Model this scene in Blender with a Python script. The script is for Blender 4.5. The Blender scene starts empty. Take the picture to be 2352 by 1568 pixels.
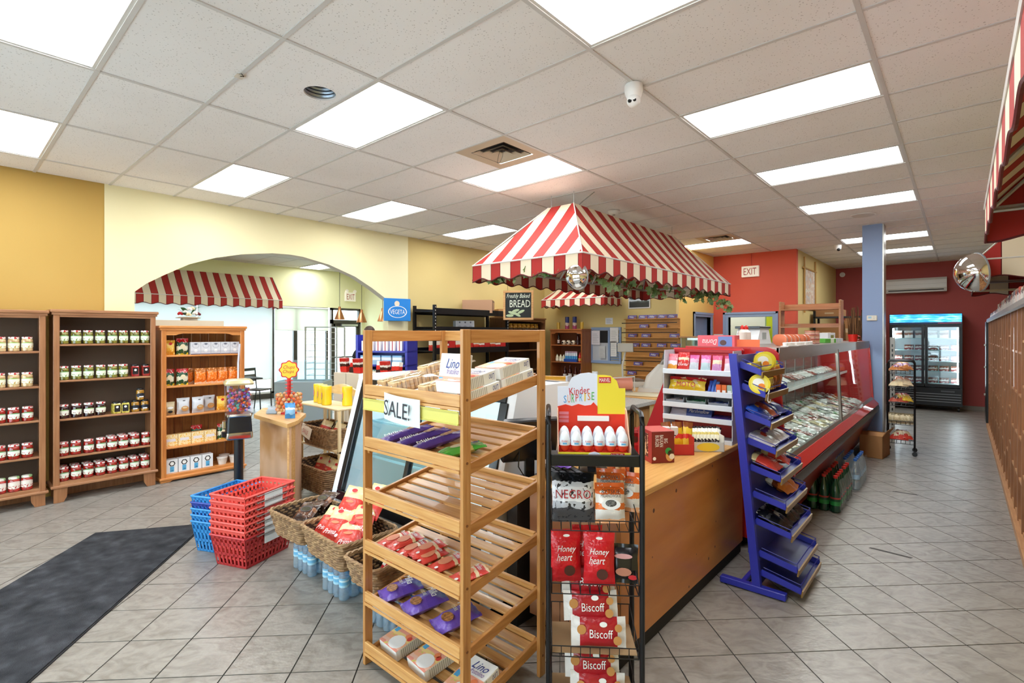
import bpy, bmesh, math, random
from mathutils import Vector, Matrix, Euler
random.seed(7)
PI = math.pi
SC = bpy.context.scene
COL = SC.collection
R = math.radians

# ---------------------------------------------------------------- camera
TH = R(41.4)
EYE = 1.67
cam_d = bpy.data.cameras.new('camera')
cam = bpy.data.objects.new('camera', cam_d); COL.objects.link(cam)
cam.location = (0, 0, EYE)
cam.rotation_euler = (R(90), 0, TH)
cam_d.sensor_width = 36.0
cam_d.lens = 36.0 * 1172.0 / 2352.0
cam_d.shift_y = -17.0 / 2352.0
cam_d.clip_start = 0.05; cam_d.clip_end = 200
SC.camera = cam

# ---------------------------------------------------------------- world, sun, exposure
wd = bpy.data.worlds.new('sky_world'); SC.world = wd; wd.use_nodes = True
bg = wd.node_tree.nodes['Background']
bg.inputs[0].default_value = (0.90, 0.96, 1.0, 1); bg.inputs[1].default_value = 5.5
SC.view_settings.view_transform = 'Standard'
SC.view_settings.look = 'None'
SC.view_settings.gamma = 1.0
SC.view_settings.use_curve_mapping = False
SC.view_settings.exposure = 0.40
SC.cycles.max_bounces = 7; SC.cycles.adaptive_threshold = .06
PANEL = 11.0                    # strength of the fluorescent ceiling panels
H = 3.312                       # ceiling height

# ---------------------------------------------------------------- materials
def lin(h):
    if isinstance(h, (tuple, list)): return tuple(h)[:3]
    h = h.lstrip('#'); o = []
    for k in (0, 2, 4):
        v = int(h[k:k+2], 16) / 255
        o.append(v / 12.92 if v <= .04045 else ((v + .055) / 1.055) ** 2.4)
    return tuple(o)
MATS = {}
def mat(key, col='#808080', rough=.5, metal=0., spec=.5, emit=None, es=0., coat=0.):
    if key in MATS: return MATS[key]
    m = bpy.data.materials.new(key); m.use_nodes = True
    b = m.node_tree.nodes['Principled BSDF']
    b.inputs['Base Color'].default_value = (*lin(col), 1)
    b.inputs['Roughness'].default_value = rough
    b.inputs['Metallic'].default_value = metal
    b.inputs['Specular IOR Level'].default_value = spec
    if coat: b.inputs['Coat Weight'].default_value = coat
    if emit:
        b.inputs['Emission Color'].default_value = (*lin(emit), 1)
        b.inputs['Emission Strength'].default_value = es
    MATS[key] = m
    return m
def nd(m, t, **kw):
    n = m.node_tree.nodes.new(t)
    for k, v in kw.items():
        if k in n.inputs: n.inputs[k].default_value = v
        else: setattr(n, k, v)
    return n
def lk(m, a, b): m.node_tree.links.new(a, b)
def bsdf(m): return m.node_tree.nodes['Principled BSDF']
def ramp(m, stops, interp='LINEAR'):
    n = nd(m, 'ShaderNodeValToRGB'); cr = n.color_ramp; cr.interpolation = interp
    while len(cr.elements) < len(stops): cr.elements.new(.5)
    for e, (p, c) in zip(cr.elements, stops):
        e.position = p; e.color = (*lin(c), 1)
    return n
def noisy(key, stops, scale=5., detail=4., stretch=(1, 1, 1), rough=.5, bump=0., bscale=None, coord='Object', spec=.5, metal=0., coat=0., interp='LINEAR', dist=.0):
    """colour ramp over noise in object space, optional bump"""
    if key in MATS: return MATS[key]
    m = mat(key, '#808080', rough, metal, spec, coat=coat)
    tc = nd(m, 'ShaderNodeTexCoord'); mp = nd(m, 'ShaderNodeMapping')
    mp.inputs['Scale'].default_value = stretch
    lk(m, tc.outputs[coord], mp.inputs[0])
    nz = nd(m, 'ShaderNodeTexNoise', Scale=scale, Detail=detail, Distortion=dist)
    lk(m, mp.outputs[0], nz.inputs['Vector'])
    rp = ramp(m, stops, interp); lk(m, nz.outputs[0], rp.inputs[0])
    lk(m, rp.outputs[0], bsdf(m).inputs['Base Color'])
    if bump:
        n2 = nz
        if bscale:
            n2 = nd(m, 'ShaderNodeTexNoise', Scale=bscale, Detail=3.); lk(m, mp.outputs[0], n2.inputs['Vector'])
        bp = nd(m, 'ShaderNodeBump', Strength=bump, Distance=.01)
        lk(m, n2.outputs[0], bp.inputs['Height']); lk(m, bp.outputs[0], bsdf(m).inputs['Normal'])
    return m
def bands(key, stops, axis=2, rough=.35, spec=.5, bump=0., metal=0., coord='Generated', extra=None, wob=0.):
    """flat print: constant colour bands along one axis of the thing (Generated 0..1)"""
    if key in MATS: return MATS[key]
    m = mat(key, '#808080', rough, metal, spec)
    tc = nd(m, 'ShaderNodeTexCoord'); sp = nd(m, 'ShaderNodeSeparateXYZ')
    lk(m, tc.outputs[coord], sp.inputs[0])
    val = sp.outputs[axis]
    if wob:
        nz = nd(m, 'ShaderNodeTexNoise', Scale=3., Detail=2.); lk(m, tc.outputs[coord], nz.inputs['Vector'])
        ma = nd(m, 'ShaderNodeMath', operation='MULTIPLY_ADD'); lk(m, nz.outputs[0], ma.inputs[0]); ma.inputs[1].default_value = wob
        lk(m, val, ma.inputs[2]); mb = nd(m, 'ShaderNodeMath', operation='SUBTRACT'); lk(m, ma.outputs[0], mb.inputs[0]); mb.inputs[1].default_value = wob * .5
        val = mb.outputs[0]
    rp = ramp(m, stops, 'CONSTANT'); lk(m, val, rp.inputs[0])
    out = rp.outputs[0]
    if extra:    # (colour, noise scale, threshold): printed blotches
        col, sc, th = extra
        nz = nd(m, 'ShaderNodeTexNoise', Scale=sc, Detail=2.); lk(m, tc.outputs[coord], nz.inputs['Vector'])
        gt = nd(m, 'ShaderNodeMath', operation='GREATER_THAN'); lk(m, nz.outputs[0], gt.inputs[0]); gt.inputs[1].default_value = th
        mx = nd(m, 'ShaderNodeMix', data_type='RGBA'); lk(m, gt.outputs[0], mx.inputs[0]); lk(m, out, mx.inputs[6])
        mx.inputs[7].default_value = (*lin(col), 1); out = mx.outputs[2]
    lk(m, out, bsdf(m).inputs['Base Color'])
    if bump:
        nz = nd(m, 'ShaderNodeTexNoise', Scale=9., Detail=3.); lk(m, tc.outputs['Object'], nz.inputs['Vector']); nz.inputs['Scale'].default_value = 45.
        bp = nd(m, 'ShaderNodeBump', Strength=bump, Distance=.01); lk(m, nz.outputs[0], bp.inputs['Height']); lk(m, bp.outputs[0], bsdf(m).inputs['Normal'])
    return m
def wood(key, c1, c2, c3, axis=2, rough=.42, scale=3.5, coat=0.1):
    """grain stretched along one axis of object space, few knots"""
    if key in MATS: return MATS[key]
    st = [14., 14., 14.]; st[axis] = .9
    m = noisy(key, [(.25, c1), (.5, c2), (.75, c3)], scale, 5., tuple(st), rough, .06, None, coat=coat)
    return m
def wood_rand(key, c1, c2, c3, axis=2, rough=.42, scale=3.5):
    m = wood(key, c1, c2, c3, axis, rough, scale)
    return m
def glass(key, tint='#f4fbff', gloss=.10, alpha=.0, rough=.02):
    """thin clear pane: mostly see-through, a little mirror"""
    if key in MATS: return MATS[key]
    m = bpy.data.materials.new(key); m.use_nodes = True; t = m.node_tree; t.nodes.clear()
    o = nd(m, 'ShaderNodeOutputMaterial'); tr = nd(m, 'ShaderNodeBsdfTransparent'); tr.inputs[0].default_value = (*lin(tint), 1)
    gl = nd(m, 'ShaderNodeBsdfGlossy'); gl.inputs[0].default_value = (1, 1, 1, 1); gl.inputs['Roughness'].default_value = rough
    mx = nd(m, 'ShaderNodeMixShader'); mx.inputs[0].default_value = gloss
    lk(m, tr.outputs[0], mx.inputs[1]); lk(m, gl.outputs[0], mx.inputs[2])
    out = mx
    if alpha:
        df = nd(m, 'ShaderNodeBsdfDiffuse'); df.inputs[0].default_value = (*lin(tint), 1)
        m2 = nd(m, 'ShaderNodeMixShader'); m2.inputs[0].default_value = alpha
        lk(m, mx.outputs[0], m2.inputs[1]); lk(m, df.outputs[0], m2.inputs[2]); out = m2
    lk(m, out.outputs[0], o.inputs[0]); MATS[key] = m
    return m
def stripes(key, c1, c2, width, axis=0, rough=.7, coord='Object', off=0., trans=.0):
    """awning cloth: woven stripes of fixed width along an axis of object space"""
    if key in MATS: return MATS[key]
    m = mat(key, c1, rough, 0, .2)
    tc = nd(m, 'ShaderNodeTexCoord'); sp = nd(m, 'ShaderNodeSeparateXYZ'); lk(m, tc.outputs[coord], sp.inputs[0])
    a = nd(m, 'ShaderNodeMath', operation='ADD'); lk(m, sp.outputs[axis], a.inputs[0]); a.inputs[1].default_value = off + 40 * width
    w = nd(m, 'ShaderNodeMath', operation='DIVIDE'); lk(m, a.outputs[0], w.inputs[0]); w.inputs[1].default_value = 2 * width
    f = nd(m, 'ShaderNodeMath', operation='FRACT'); lk(m, w.outputs[0], f.inputs[0])
    rp = ramp(m, [(0, '#5a1a1c'), (.02, c1), (.48, '#5a1a1c'), (.5, c2)], 'CONSTANT'); lk(m, f.outputs[0], rp.inputs[0])
    lk(m, rp.outputs[0], bsdf(m).inputs['Base Color'])
    return m

# ---------------------------------------------------------------- mesh builder
class MB:
    def __init__(s): s.v = []; s.f = []; s.m = []; s.M = None
    def _add(s, vs, fs, mi=0):
        b = len(s.v)
        if s.M is not None: vs = [s.M @ Vector(p) for p in vs]
        s.v += [tuple(p) for p in vs]
        for f in fs: s.f.append([b + k for k in f]); s.m.append(mi)
        return s
    def at(s, x=0, y=0, z=0, rx=0, ry=0, rz=0, sc=None):
        s.M = Matrix.Translation((x, y, z)) @ Euler((rx, ry, rz)).to_matrix().to_4x4()
        if sc: s.M = s.M @ Matrix.Diagonal((*sc, 1))
        return s
    def box(s, x0, x1, y0, y1, z0, z1, mi=0):
        vs = [(x0, y0, z0), (x1, y0, z0), (x1, y1, z0), (x0, y1, z0), (x0, y0, z1), (x1, y0, z1), (x1, y1, z1), (x0, y1, z1)]
        return s._add(vs, [(0, 3, 2, 1), (4, 5, 6, 7), (0, 1, 5, 4), (1, 2, 6, 5), (2, 3, 7, 6), (3, 0, 4, 7)], mi)
    def cbox(s, x0, x1, y0, y1, z0, z1, c=.004, mi=0):
        """box with chamfered vertical and horizontal edges"""
        bm = bmesh.new(); bmesh.ops.create_cube(bm, size=1)
        for v in bm.verts:
            v.co = Vector((x0 + (v.co.x + .5) * (x1 - x0), y0 + (v.co.y + .5) * (y1 - y0), z0 + (v.co.z + .5) * (z1 - z0)))
        bmesh.ops.bevel(bm, geom=list(bm.edges), offset=c, segments=1, affect='EDGES')
        bm.verts.index_update()
        s._add([v.co.copy() for v in bm.verts], [[v.index for v in f.verts] for f in bm.faces], mi); bm.free()
        return s
    def prism(s, poly, a, b, axis=2, mi=0):
        """extrude a 2-D polygon along an axis from a to b"""
        n = len(poly)
        def mk(p, t):
            if axis == 2: return (p[0], p[1], t)
            if axis == 1: return (p[0], t, p[1])
            return (t, p[0], p[1])
        vs = [mk(p, a) for p in poly] + [mk(p, b) for p in poly]
        fs = [[k, (k + 1) % n, n + (k + 1) % n, n + k] for k in range(n)] + [list(range(n))[::-1], [n + k for k in range(n)]]
        return s._add(vs, fs, mi)
    def lathe(s, prof, seg=16, mi=0, cap=True, sx=1., sy=1.):
        n = len(prof); vs = []
        for r, z in prof:
            for k in range(seg):
                a = 2 * PI * k / seg; vs.append((r * math.cos(a) * sx, r * math.sin(a) * sy, z))
        fs = []
        for j in range(n - 1):
            for k in range(seg):
                k2 = (k + 1) % seg; fs.append([j * seg + k, j * seg + k2, (j + 1) * seg + k2, (j + 1) * seg + k])
        if cap: fs += [list(range(seg))[::-1], [(n - 1) * seg + k for k in range(seg)]]
        return s._add(vs, fs, mi)
    def cyl(s, x, y, z0, z1, r, seg=12, mi=0, r2=None):
        r2 = r if r2 is None else r2; vs = []
        for rr, z in ((r, z0), (r2, z1)):
            for k in range(seg):
                a = 2 * PI * k / seg; vs.append((x + rr * math.cos(a), y + rr * math.sin(a), z))
        fs = [[k, (k + 1) % seg, seg + (k + 1) % seg, seg + k] for k in range(seg)] + [list(range(seg))[::-1], [seg + k for k in range(seg)]]
        return s._add(vs, fs, mi)
    def tube(s, pts, r, seg=6, mi=0, closed=False):
        pts = [Vector(p) for p in pts]; n = len(pts); rings = []
        for k in range(n):
            if closed: d = pts[(k + 1) % n] - pts[k - 1]
            else: d = pts[min(k + 1, n - 1)] - pts[max(k - 1, 0)]
            if d.length < 1e-9: d = Vector((0, 0, 1))
            d.normalize(); up = Vector((0, 0, 1)) if abs(d.z) < .95 else Vector((1, 0, 0))
            a = d.cross(up).normalized(); b = a.cross(d)
            rr = r[k] if isinstance(r, (list, tuple)) else r
            rings.append([pts[k] + (a * math.cos(2 * PI * q / seg) + b * math.sin(2 * PI * q / seg)) * rr for q in range(seg)])
        vs = [p for g in rings for p in g]; fs = []
        for k in range(n if closed else n - 1):
            k2 = (k + 1) % n
            for q in range(seg):
                q2 = (q + 1) % seg; fs.append([k * seg + q, k * seg + q2, k2 * seg + q2, k2 * seg + q])
        if not closed: fs += [list(range(seg))[::-1], [(n - 1) * seg + q for q in range(seg)]]
        return s._add(vs, fs, mi)
    def sphere(s, x, y, z, r, seg=12, rings=8, mi=0, sx=1, sy=1, sz=1):
        vs = [(x, y, z - r * sz)]
        for j in range(1, rings):
            a = PI * j / rings
            for k in range(seg):
                b = 2 * PI * k / seg; vs.append((x + r * sx * math.sin(a) * math.cos(b), y + r * sy * math.sin(a) * math.sin(b), z - r * sz * math.cos(a)))
        vs.append((x, y, z + r * sz)); fs = []
        for k in range(seg): fs.append([0, 1 + (k + 1) % seg, 1 + k])
        for j in range(rings - 2):
            for k in range(seg):
                k2 = (k + 1) % seg; fs.append([1 + j * seg + k, 1 + j * seg + k2, 1 + (j + 1) * seg + k2, 1 + (j + 1) * seg + k])
        L = len(vs) - 1; b0 = 1 + (rings - 2) * seg
        for k in range(seg): fs.append([b0 + k, b0 + (k + 1) % seg, L])
        return s._add(vs, fs, mi)
    def grid(s, fn, nu, nv, mi=0, closed_u=False):
        vs = [fn(u / nu, v / nv) for v in range(nv + 1) for u in range(nu + 1)]
        fs = [[v * (nu + 1) + u, v * (nu + 1) + u + 1, (v + 1) * (nu + 1) + u + 1, (v + 1) * (nu + 1) + u] for v in range(nv) for u in range(nu)]
        return s._add(vs, fs, mi)
    def quad(s, a, b, c, d, mi=0): return s._add([a, b, c, d], [[0, 1, 2, 3]], mi)
    def mesh(s, name, mats, smooth=False):
        me = bpy.data.meshes.new(name); me.from_pydata(s.v, [], s.f)
        for m in (mats if isinstance(mats, (list, tuple)) else [mats]): me.materials.append(m)
        if any(s.m): me.polygons.foreach_set('material_index', s.m)
        if smooth:
            me.polygons.foreach_set('use_smooth', [True] * len(me.polygons))
            try: me.set_sharp_from_angle(angle=R(35))
            except Exception: pass
        me.update(); return me
    def build(s, name, mats, parent=None, loc=(0, 0, 0), rot=(0, 0, 0), smooth=False, **kw):
        return obj(name, s.mesh(name, mats, smooth), parent, loc, rot, **kw)
def obj(name, me, parent=None, loc=(0, 0, 0), rot=(0, 0, 0), scale=None, label=None, cat=None, group=None, kind=None):
    o = bpy.data.objects.new(name, me); COL.objects.link(o)
    o.location = loc; o.rotation_euler = rot
    if scale: o.scale = scale
    if parent: o.parent = parent
    tag(o, label, cat, group, kind)
    return o
def tag(o, label=None, cat=None, group=None, kind=None):
    if label: o['label'] = label
    if cat: o['category'] = cat
    if group: o['group'] = group
    if kind: o['kind'] = kind
    return o
def thing(name, label, cat, loc=(0, 0, 0), rz=0, group=None, rot=None):
    o = bpy.data.objects.new(name, None); COL.objects.link(o)
    o.empty_display_size = .05; o.location = loc; o.rotation_euler = rot or (0, 0, rz)
    return tag(o, label, cat, group)
def dup(root, loc, rz=None, label=None, group=None, rot=None, scale=None):
    def cp(o, par):
        c = o.copy(); COL.objects.link(c)
        if par: c.parent = par
        for ch in kids.get(o.name, []): cp(ch, c)
        return c
    kids = KIDS(root)
    c = cp(root, None); c.location = loc
    if rz is not None: c.rotation_euler = (0, 0, rz)
    if rot is not None: c.rotation_euler = rot
    if scale: c.scale = scale
    tag(c, label, None, group)
    return c
def KIDS(root):
    d = {}; todo = [root]
    while todo:
        o = todo.pop(); ch = list(o.children); d[o.name] = ch; todo += ch
    return d
ORD = ['first', 'second', 'third', 'fourth', 'fifth', 'sixth', 'seventh', 'eighth', 'ninth', 'tenth', 'eleventh', 'twelfth', 'thirteenth', 'fourteenth', 'fifteenth', 'sixteenth', 'seventeenth', 'eighteenth', 'nineteenth']
for _t, _u in (('twentieth', 'twenty'), ('thirtieth', 'thirty'), ('fortieth', 'forty'), ('fiftieth', 'fifty'), ('sixtieth', 'sixty'), ('seventieth', 'seventy'), ('eightieth', 'eighty'), ('ninetieth', 'ninety'), ('hundredth', 'hundred')):
    ORD.append(_t); ORD += [_u + '-' + o for o in ORD[:9]]
def struct(mb, name, mats, parent=None, **kw):
    return mb.build(name, mats, parent, kind='structure', **kw)

# ---------------------------------------------------------------- lettering (all strings turned to meshes once, early)
TXT = {}
def prep_text(lst):
    tmp = []
    for s in lst:
        shear = 0.; t = s
        if s.startswith('/'): shear = .35; t = s[1:]
        c = bpy.data.curves.new('lettering', 'FONT'); c.body = t; c.size = 1; c.align_x = 'CENTER'; c.align_y = 'CENTER'
        c.resolution_u = 2; c.shear = shear; c.space_line = .85
        if s.startswith('//'): pass
        o = bpy.data.objects.new('tmp', c); COL.objects.link(o); tmp.append((s, o, c))
    dg = bpy.context.evaluated_depsgraph_get()
    for s, o, c in tmp:
        me = bpy.data.meshes.new_from_object(o.evaluated_get(dg)); me.name = 'lettering'
        xs = [v.co.x for v in me.vertices]; ys = [v.co.y for v in me.vertices]
        cx, cy = (min(xs) + max(xs)) / 2, (min(ys) + max(ys)) / 2
        w, h = max(xs) - min(xs), max(ys) - min(ys)
        for v in me.vertices: v.co.x = (v.co.x - cx) / w; v.co.y = (v.co.y - cy) / h
        me.materials.clear()
        TXT[s] = me; bpy.data.objects.remove(o); bpy.data.curves.remove(c)
TM = {}
def text(s, w, h, m, parent, loc, rot=(R(90), 0, 0), name='lettering'):
    """letters w wide and h tall; default rot: standing, read from -Y"""
    k = (s, m.name)
    if k not in TM:
        me = TXT[s].copy(); me.materials.append(m); TM[k] = me
    return obj(name, TM[k], parent, loc, rot, (w, h, 1))
# ================================================================ structure
prep_text(['EXIT', 'VEGETA', '/Chupa', '/Chups', 'SALE!', 'SALE', '/Lino', '/frutolino', '/Milka', 'COOKIE', '/Prima', 'CLASSIC', 'Kinder', 'S', 'U', 'R', 'P', 'I', 'E', 'MARVEL',
           'NEGRO', 'KROWKI', 'MILANOWSKIE', '/Honey', '/heart', 'Biscoff', '/Dorina', 'Bananko', 'BIG\nBALKAN\nBURGER', '/Freshly Baked', 'BREAD', 'YES', 'CHIPS', 'MOTO', '/Manner', '/Marshmallow',
           'CONVENIENCE', 'SHOPPERS', 'GO', '15', 'PUNJAB', '/Zamek', 'NEW', 'Fruit Delight', '/Pardon', 'VINDI', 'TEA', '18', 'RYTSKIE'])
XL, YB, XR, YF = -7.05, 9.1, .95, -2.1
GX0, GY0 = -1.61, 2.505
def gx(i): return GX0 + i * 1.2192
def gy(j): return GY0 + j * .6096

# ---- floor
m_grout = mat('grout', '#211f1d', .9)
def tile_mat(key, a, b, c, rough):
    m = noisy(key, [(.28, a), (.46, b), (.62, c), (.8, b)], 5.5, 9., (1, 1.6, 1), rough, .35, 20., coord='Object', dist=2.2)
    oi = nd(m, 'ShaderNodeObjectInfo'); tc = [n for n in m.node_tree.nodes if n.type == 'TEX_COORD'][0]; mp = [n for n in m.node_tree.nodes if n.type == 'MAPPING'][0]
    ad = nd(m, 'ShaderNodeVectorMath', operation='ADD'); ml = nd(m, 'ShaderNodeVectorMath', operation='SCALE'); ml.inputs[3].default_value = 37.
    lk(m, oi.outputs['Location'], ml.inputs[0]); lk(m, tc.outputs['Object'], ad.inputs[0]); lk(m, ml.outputs[0], ad.inputs[1]); lk(m, ad.outputs[0], mp.inputs[0])
    return m
m_tile = tile_mat('slate_floor_tile', '#7d766d', '#8f8981', '#9c968e', .34)
b = MB(); b.box(-14.2, XR + .2, YF - .3, 15.6, -.12, -.003)
floor = struct(b, 'floor', m_grout)
TS = .322; tu, tv = .0334, .006; hs = TS / 2 - .0035
tb = MB(); tb.box(-hs, hs, -hs, hs, -.012, 0); tile_me = tb.mesh('floor_tile', m_tile)
sl, cl_ = math.sin(TH), math.cos(TH)
cand = []
for iu in range(-50, 60):
    for iv in range(-50, 85):
        u = tu + (iu + .5) * TS; v = tv + (iv + .5) * TS
        x = (u - v) / 2 ** .5; y = (u + v) / 2 ** .5
        if x < -14 or x > XR or y < YF or y > 15.2: continue
        r = x * cl_ + y * sl; fw = -x * sl + y * cl_
        seen = fw > 1.0 and abs(r) < fw * 1.03 + .2 and EYE / fw < .76
        if seen and x < -1.6 and y > 2.3 and x > -5 : seen = False
        cand.append((fw if seen else 99 + fw, x, y))
cand.sort()
for k, (d, x, y) in enumerate(cand[:298]):
    obj('floor_tile', tile_me, floor, (x, y, 0), (0, 0, R(45)))
fb = MB()
for d, x, y in cand[298:]:
    fb.at(x, y, 0, rz=R(45)); fb.quad((-hs, -hs, 0), (hs, -hs, 0), (hs, hs, 0), (-hs, hs, 0))
fb.build('floor_tile_field', m_tile, floor, kind='stuff')

# ---- ceiling
def ceil_mat():
    m = mat('acoustic_ceiling_tile', '#efedea', .9, 0, .1)
    tc = nd(m, 'ShaderNodeTexCoord'); mp = nd(m, 'ShaderNodeMapping'); lk(m, tc.outputs['Object'], mp.inputs[0])
    oi = nd(m, 'ShaderNodeObjectInfo'); ad = nd(m, 'ShaderNodeVectorMath', operation='ADD'); lk(m, mp.outputs[0], ad.inputs[0]); lk(m, oi.outputs['Location'], ad.inputs[1])
    v = nd(m, 'ShaderNodeTexVoronoi', Scale=55.); lk(m, ad.outputs[0], v.inputs['Vector'])
    n = nd(m, 'ShaderNodeTexNoise', Scale=16., Detail=2.); lk(m, ad.outputs[0], n.inputs['Vector'])
    mu = nd(m, 'ShaderNodeMath', operation='MULTIPLY'); lk(m, n.outputs[0], mu.inputs[0]); mu.inputs[1].default_value = .36
    lt = nd(m, 'ShaderNodeMath', operation='LESS_THAN'); lk(m, v.outputs['Distance'], lt.inputs[0]); lk(m, mu.outputs[0], lt.inputs[1])
    n2 = nd(m, 'ShaderNodeTexNoise', Scale=.9, Detail=3.); lk(m, ad.outputs[0], n2.inputs['Vector'])
    rp = ramp(m, [(.3, '#ebe8e5'), (.7, '#f3f1ef')]); lk(m, n2.outputs[0], rp.inputs[0])
    mx = nd(m, 'ShaderNodeMix', data_type='RGBA'); lk(m, rp.outputs[0], mx.inputs[6]); mx.inputs[7].default_value = (*lin('#b5b0ac'), 1)
    ms = nd(m, 'ShaderNodeMath', operation='MULTIPLY'); lk(m, lt.outputs[0], ms.inputs[0]); ms.inputs[1].default_value = .65; lk(m, ms.outputs[0], mx.inputs[0])
    lk(m, mx.outputs[2], bsdf(m).inputs['Base Color']); return m
m_ct = ceil_mat(); m_tee = mat('ceiling_tee', '#cfccc8', .5)
b = MB(); b.box(XL - .1, XR + .1, YF - .1, 15.3, H + .18, H + .26)
ceiling = struct(b, 'ceiling', mat('plenum', '#777370', .9))
LIGHTS = [(-2, -4), (-2, -1), (-2, 2), (-2, 11), (-4, -4), (-4, -1), (-4, 2), (-4, 5), (-4, 8), (0, -4), (0, -1), (0, 2), (0, 5), (0, 8), (0, 13), (0, 16)]
VENTS = [(-2, 1), (-2, 10)]
def solid_ceiling(x, y): return not ((y > YB and x < -3.97) or (y > 11.0 and x < -2.39))
HOLE = (-3.295, 1.75)
tcache = {}
for i in range(-5, 3):
    for j in range(-8, 21):
        x0, x1 = max(gx(i), XL), min(gx(i + 1), XR); y0, y1 = max(gy(j), YF), min(gy(j + 1), 15.2)
        if x1 - x0 < .05 or y1 - y0 < .05 or (i, j) in LIGHTS: continue
        if not solid_ceiling((x0 + x1) / 2, y1 - .3) and not solid_ceiling((x0 + x1) / 2, y0 + .02): continue
        if (i, j) in VENTS: x1 = (x0 + x1) / 2
        k = (round(x1 - x0, 3), round(y1 - y0, 3))
        if (i, j) == (-2, -2):      # tile with the round duct hole
            hx, hy, hr = HOLE[0], HOLE[1], .105; hb = MB(); ring = 24
            P = []
            for q in range(ring):
                a = 2 * PI * q / ring + PI / 4; ca, sa = math.cos(a), math.sin(a)
                tx = ((x1 - hx) / ca if ca > 1e-6 else (x0 - hx) / ca if ca < -1e-6 else 9e9); ty = ((y1 - hy) / sa if sa > 1e-6 else (y0 - hy) / sa if sa < -1e-6 else 9e9)
                t = min(tx, ty); P.append(((hx + hr * ca, hy + hr * sa), (hx + t * ca, hy + t * sa)))
            for cxy in ((x0, y0), (x1, y0), (x1, y1), (x0, y1)):
                q = min(range(ring), key=lambda n_: (P[n_][1][0] - cxy[0]) ** 2 + (P[n_][1][1] - cxy[1]) ** 2); P[q] = (P[q][0], cxy)
            for q in range(ring):
                (a0, o0), (a1, o1) = P[q], P[(q + 1) % ring]
                hb.quad((*a0, H + .004), (*o0, H + .004), (*o1, H + .004), (*a1, H + .004)); hb.quad((*a0, H + .004), (*a1, H + .004), (*a1, H + .022), (*a0, H + .022))
            hb.build('ceiling_tile', m_ct, ceiling); continue
        if k not in tcache:
            t = MB(); t.box(-k[0] / 2 + .008, k[0] / 2 - .008, -k[1] / 2 + .008, k[1] / 2 - .008, .003, .018); tcache[k] = t.mesh('ceiling_tile', m_ct)
        obj('ceiling_tile', tcache[k], ceiling, ((x0 + x1) / 2, (y0 + y1) / 2, H))
for i in range(-4, 3):
    ye = YB if gx(i) < -3.97 else 11.0 if gx(i) < -2.39 else 15.2
    b = MB(); b.box(gx(i) - .0125, gx(i) + .0125, YF, ye, H - .004, H + .003).box(gx(i) - .002, gx(i) + .002, YF, ye, H + .003, H + .03); b.build('grid_bar', m_tee, ceiling)
for j in range(-7, 21):
    xs = XL if gy(j) < YB else -3.97 if gy(j) < 11 else -2.39
    b = MB(); b.box(xs, XR, gy(j) - .012, gy(j) + .012, H - .003, H + .003); b.build('grid_bar', m_tee, ceiling)

# ---- fluorescent panels
m_pan = mat('lit_diffuser', '#ffffff', .6, emit=(.945, .975, 1.0), es=PANEL); m_pf = mat('light_frame', '#d6d3cc', .4)
pb = MB(); pb.box(-.58, .58, -.275, .275, .012, .016); pan_me = pb.mesh('diffuser', m_pan)
pb = MB()
for a in ((-.597, .597, -.293, -.275), (-.597, .597, .275, .293), (-.597, -.58, -.275, .275), (.58, .597, -.275, .275)): pb.box(*a, .002, .03)
pb.box(-.597, .597, -.293, .293, .06, .07)
frm_me = pb.mesh('frame', m_pf)
where = {-4: 'row by the arch wall', -2: 'middle row', 0: 'row above the aisle'}
cnt = {}
for i, j in LIGHTS:
    cnt[i] = cnt.get(i, 0) + 1
    t = thing('ceiling_light', f'bright rectangular ceiling panel, {ORD[cnt[i]-1]} from the front in the {where[i]}', 'light', ((gx(i) + gx(i + 1)) / 2, (gy(j) + gy(j + 1)) / 2, H), group='fluorescent ceiling panels')
    obj('frame', frm_me, t); obj('diffuser', pan_me, t)
# ---- air vents
m_vent = mat('vent_beige', '#c9b79d', .5); m_dark = mat('vent_dark', '#171615', .7)
for n, (i, j) in enumerate(VENTS):
    x = gx(i + 1) - .305; y = (gy(j) + gy(j + 1)) / 2
    t = thing('air_vent', ['square beige ceiling diffuser with dangling wires beside the middle light', 'soot-stained square ceiling diffuser near the red wall'][n], 'vent', (x, y, H), group='ceiling vents')
    b = MB(); b.box(-.2, .2, -.2, .2, .03, .09); b.build('duct_box', m_dark, t)
    b = MB(); b.prism([(-.3, -.3), (.3, -.3), (.3, .3), (-.3, .3)], .02, .021); b.v = []; b.f = []; b.m = []
    for s0, s1, z0, z1 in ((.3, .2, -.004, -.002),):
        for q in range(4):
            b.at(0, 0, 0, rz=q * PI / 2); b.quad((-s0, -s0, z0), (s0, -s0, z0), (s1, -s1, z1), (-s1, -s1, z1))
    b.build('face_plate', m_vent, t)
    for s in (.19, .13, .07):
        b = MB()
        for q in range(4):
            b.at(0, 0, 0, rz=q * PI / 2); b.quad((-s, -s, -.004), (s, -s, -.004), (s - .035, -s + .035, .02), (-s + .035, -s + .035, .02)); b.quad((-s, -s, -.004), (-s + .035, -s + .035, .026), (s - .035, -s + .035, .026), (s, -s, -.001))
        b.build('louvre', m_vent, t)
    if n == 0:
        b = MB(); b.tube([(.03, -.02, .03), (.035, -.03, -.04), (.02, -.05, -.1), (.05, -.12, -.13)], .0025, 4).tube([(-.03, 0, .03), (-.035, -.02, -.05), (-.03, -.03, -.09)], .0025, 4); b.build('wire', mat('wire', '#5a5650', .5), t)
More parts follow.
